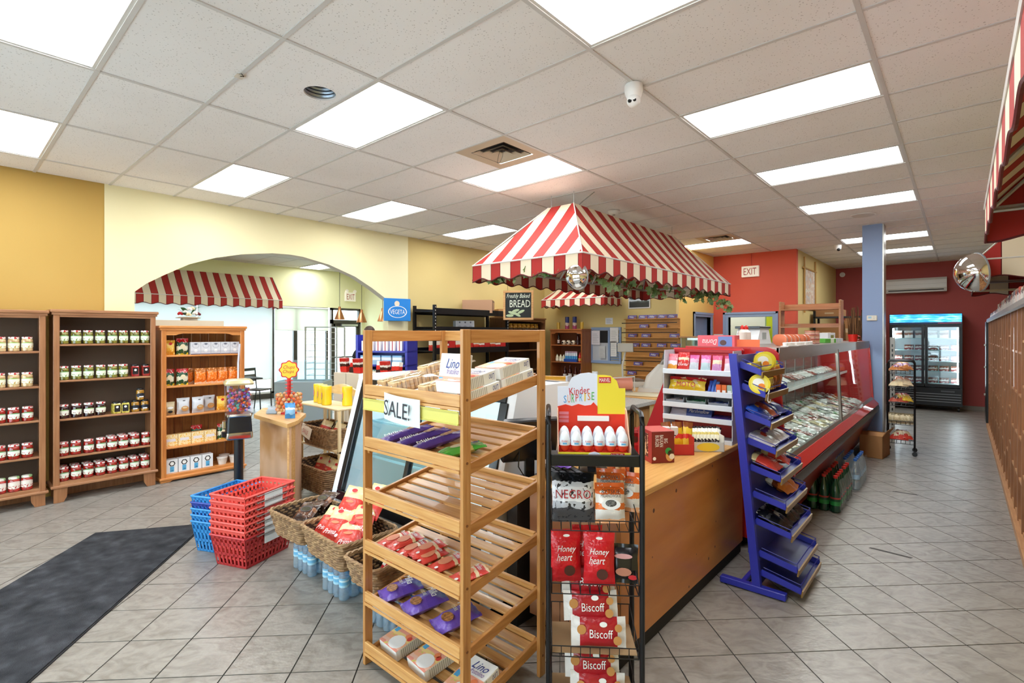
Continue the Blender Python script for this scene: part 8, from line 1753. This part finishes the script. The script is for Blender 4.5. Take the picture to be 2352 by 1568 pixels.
# pale display counter in the cafe
t = thing('cafe_counter', 'pale blue-grey cafe display counter below the tray rack', 'counter', (-8.75, 4.35, 0), R(43)); b = MB(); b.cbox(-.42, .42, -.25, .25, .08, .85, .01); b.build('body', mat('pale_slate', '#a9bac4', .4), t); b = MB(); b.box(-.40, .40, -.2, .22, .85, 1.2); b.build('glass_top', glass('cafe_glass', '#dcecf2', .12, .25), t); b = MB(); b.box(-.4, .4, -.22, .22, .002, .08); b.build('plinth', m_blk, t)
# carton stack with red coffee packs behind the plywood stand
m_cart = mat('carton_pale', '#cdbfa9', .8)
for k, (x, y, z, w, d, h, lab) in enumerate(((-5.50, 3.25, .002, .5, .45, .6, 'lowest pale carton of the stack behind the plywood stand'), (-5.5, 3.25, .603, .5, .42, .6, 'upper pale carton of the stack behind the plywood stand'), (-4.95, 3.35, .002, .5, .45, .62, 'lower pale carton right of the stack behind the plywood stand'), (-4.95, 3.35, .623, .5, .45, .56, 'upper pale carton right of the stack behind the plywood stand'))):
    q = carton('carton', lab, 'box', w, d, h, m_cart, panels=((-.005, .005, 0, h, mat('carton_tape', '#8d8270', .6)),)); q.location = (x, y, z); q.rotation_euler = (0, 0, R(4))
for k in range(6):
    q = carton('coffee_packet', f'red and brown coffee packet, {ORD[k]} from left on the carton stack', 'packet', .12, .06, .17, bands('coffee_pk_%d' % (k % 2), ([(0, '#c8281e'), (.4, '#3a1c14'), (.6, '#d8d0c4'), (.75, '#b0201a')], [(0, '#2a1a16'), (.4, '#c42a20'), (.7, '#efe6da')])[k % 2], rough=.3, wob=.2), group='red coffee packets'); q.location = ((-5.68, -5.53, -5.38, -5.12, -4.97, -4.82)[k], (3.32 if k < 3 else 3.42) + .03 * (k % 2), 1.206 if k < 3 else 1.186); q.rotation_euler = (R(-8 if k % 2 else 6), 0, R(8))
# blue steel shelf with packs
t = thing('blue_shelf', 'royal blue steel shelf of packets seen through the bread rack', 'shelf', (-5.66, 3.85, 0), R(30)); w = .72
for x in (-w / 2, w / 2 - .03): b = MB(); b.box(x, x + .03, 0, .35, .002, 1.66); b.build('side_panel', m_bl, t)
b = MB(); b.box(-w / 2, w / 2, .33, .35, .1, 1.66); b.build('back_panel', m_bl, t)
for z in (.2, .6, 1.0, 1.27, 1.45): b = MB(); b.box(-w / 2, w / 2, 0, .33, z - .02, z); b.build('shelf_plate', m_bl, t)
c9, s9 = math.cos(R(30)), math.sin(R(30))
def in_blue(o, x, y, z): o.location = (-5.66 + x * c9 - y * s9, 3.85 + x * s9 + y * c9, z + .001); o.rotation_euler = (0, 0, R(30)); return o
for k in range(6): q = carton('milk_carton', f'mint and white milk carton, {ORD[k]} on the lower blue shelf', 'carton', .1, .1, .2, bands('mint_c', [(0, '#cfe6da'), (.3, '#eef4ee'), (.6, '#bfdccf')], rough=.4), group='mint milk cartons'); in_blue(q, -.28 + k * .11, .04, 1.0)
for k in range(6): q = carton('biscuit_pack', f'red and white small packet, {ORD[k]} on the upper blue shelf', 'packet', .07, .06, .13, bands('rw_pk', [(0, '#e8e2e0'), (.4, '#b02430'), (.6, '#efeae6')], axis=0, rough=.3), group='red and white packets'); in_blue(q, -.26 + k * .1, .03, 1.45)
for k in range(4): q = carton('snack_box', f'pale blue snack box, {ORD[k]} on the middle blue shelf', 'box', .13, .1, .12, bands('pb_pk', [(0, '#9cc6e6'), (.5, '#e6eef4'), (.8, '#7fb2dc')], rough=.4), group='pale blue snack boxes'); in_blue(q, -.24 + k * .15, .02, 1.27)

# ---- person standing behind the blue shelf, only an elbow shows
def skin_obj(name, verts, edges, radii, m, parent=None, sub=1, root=0):
    me = bpy.data.meshes.new(name); me.from_pydata(verts, edges, []); o = bpy.data.objects.new(name, me); COL.objects.link(o)
    mod = o.modifiers.new('skin', 'SKIN'); sv = me.skin_vertices[0].data
    for k, r in enumerate(radii): sv[k].radius = (r if isinstance(r, tuple) else (r, r)); sv[k].use_root = (k == root)
    s = o.modifiers.new('sub', 'SUBSURF'); s.levels = sub; s.render_levels = sub
    me.materials.append(m)
    if parent: o.parent = parent
    return o
m_skin = mat('skin', '#d9a68c', .5)
PV = [(0, 0, .94), (0, 0, 1.12), (0, .01, 1.34), (0, .01, 1.46), (0, 0, 1.53), (0, -.01, 1.62), (0, 0, 1.70),
      (-.17, .01, 1.41), (-.30, .06, 1.16), (-.15, -.08, 1.03), (-.11, -.11, 1.01), (.17, .01, 1.41), (.22, .03, 1.14), (.22, -.04, .90), (.22, -.06, .82),
      (-.10, 0, .86), (-.11, 0, .48), (-.11, .02, .08), (-.11, -.12, .03), (.10, 0, .86), (.11, 0, .48), (.11, .02, .08), (.11, -.12, .03)]
PE = [(0, 1), (1, 2), (2, 3), (3, 4), (4, 5), (5, 6), (3, 7), (7, 8), (8, 9), (9, 10), (3, 11), (11, 12), (12, 13), (13, 14), (0, 15), (15, 16), (16, 17), (17, 18), (0, 19), (19, 20), (20, 21), (21, 22)]
PR = [(.15, .11), (.14, .10), (.16, .10), (.07, .06), (.055, .055), (.075, .09), (.07, .085), .055, .04, .028, .03, .055, .042, .03, .03, .085, .055, .04, .035, .085, .055, .04, .035]
body = skin_obj('person', PV, PE, PR, m_skin)
PX_, PY_ = -6.62, 4.29
body.location = (PX_, PY_, .002); body.rotation_euler = (0, 0, TH - R(8)); tag(body, 'person in a black T-shirt, elbow bent, half hidden behind the bread rack', 'person')
sv_ = [PV[0], PV[1], PV[2], (0, .01, 1.44), PV[7], (-.235, .035, 1.285), PV[11], (.196, .02, 1.27)]
skin_obj('black_shirt', sv_, [(0, 1), (1, 2), (2, 3), (3, 4), (4, 5), (3, 6), (6, 7)], [(.17, .13), (.16, .12), (.18, .12), (.085, .07), .075, .065, .075, .065], mat('shirt_black', '#17181a', .8), body)
skin_obj('trousers', [PV[0], PV[15], PV[16], (-.11, .02, .12), PV[19], PV[20], (.11, .02, .12)], [(0, 1), (1, 2), (2, 3), (0, 4), (4, 5), (5, 6)], [(.165, .125), .1, .07, .06, .1, .07, .06], mat('jeans', '#2a3142', .8), body)
b = MB(); b.sphere(0, .015, 1.69, .098, 14, 10, 0, .86, 1.0, 1.05); b.build('hair', mat('hair_brown', '#3a2418', .6), body, smooth=True)
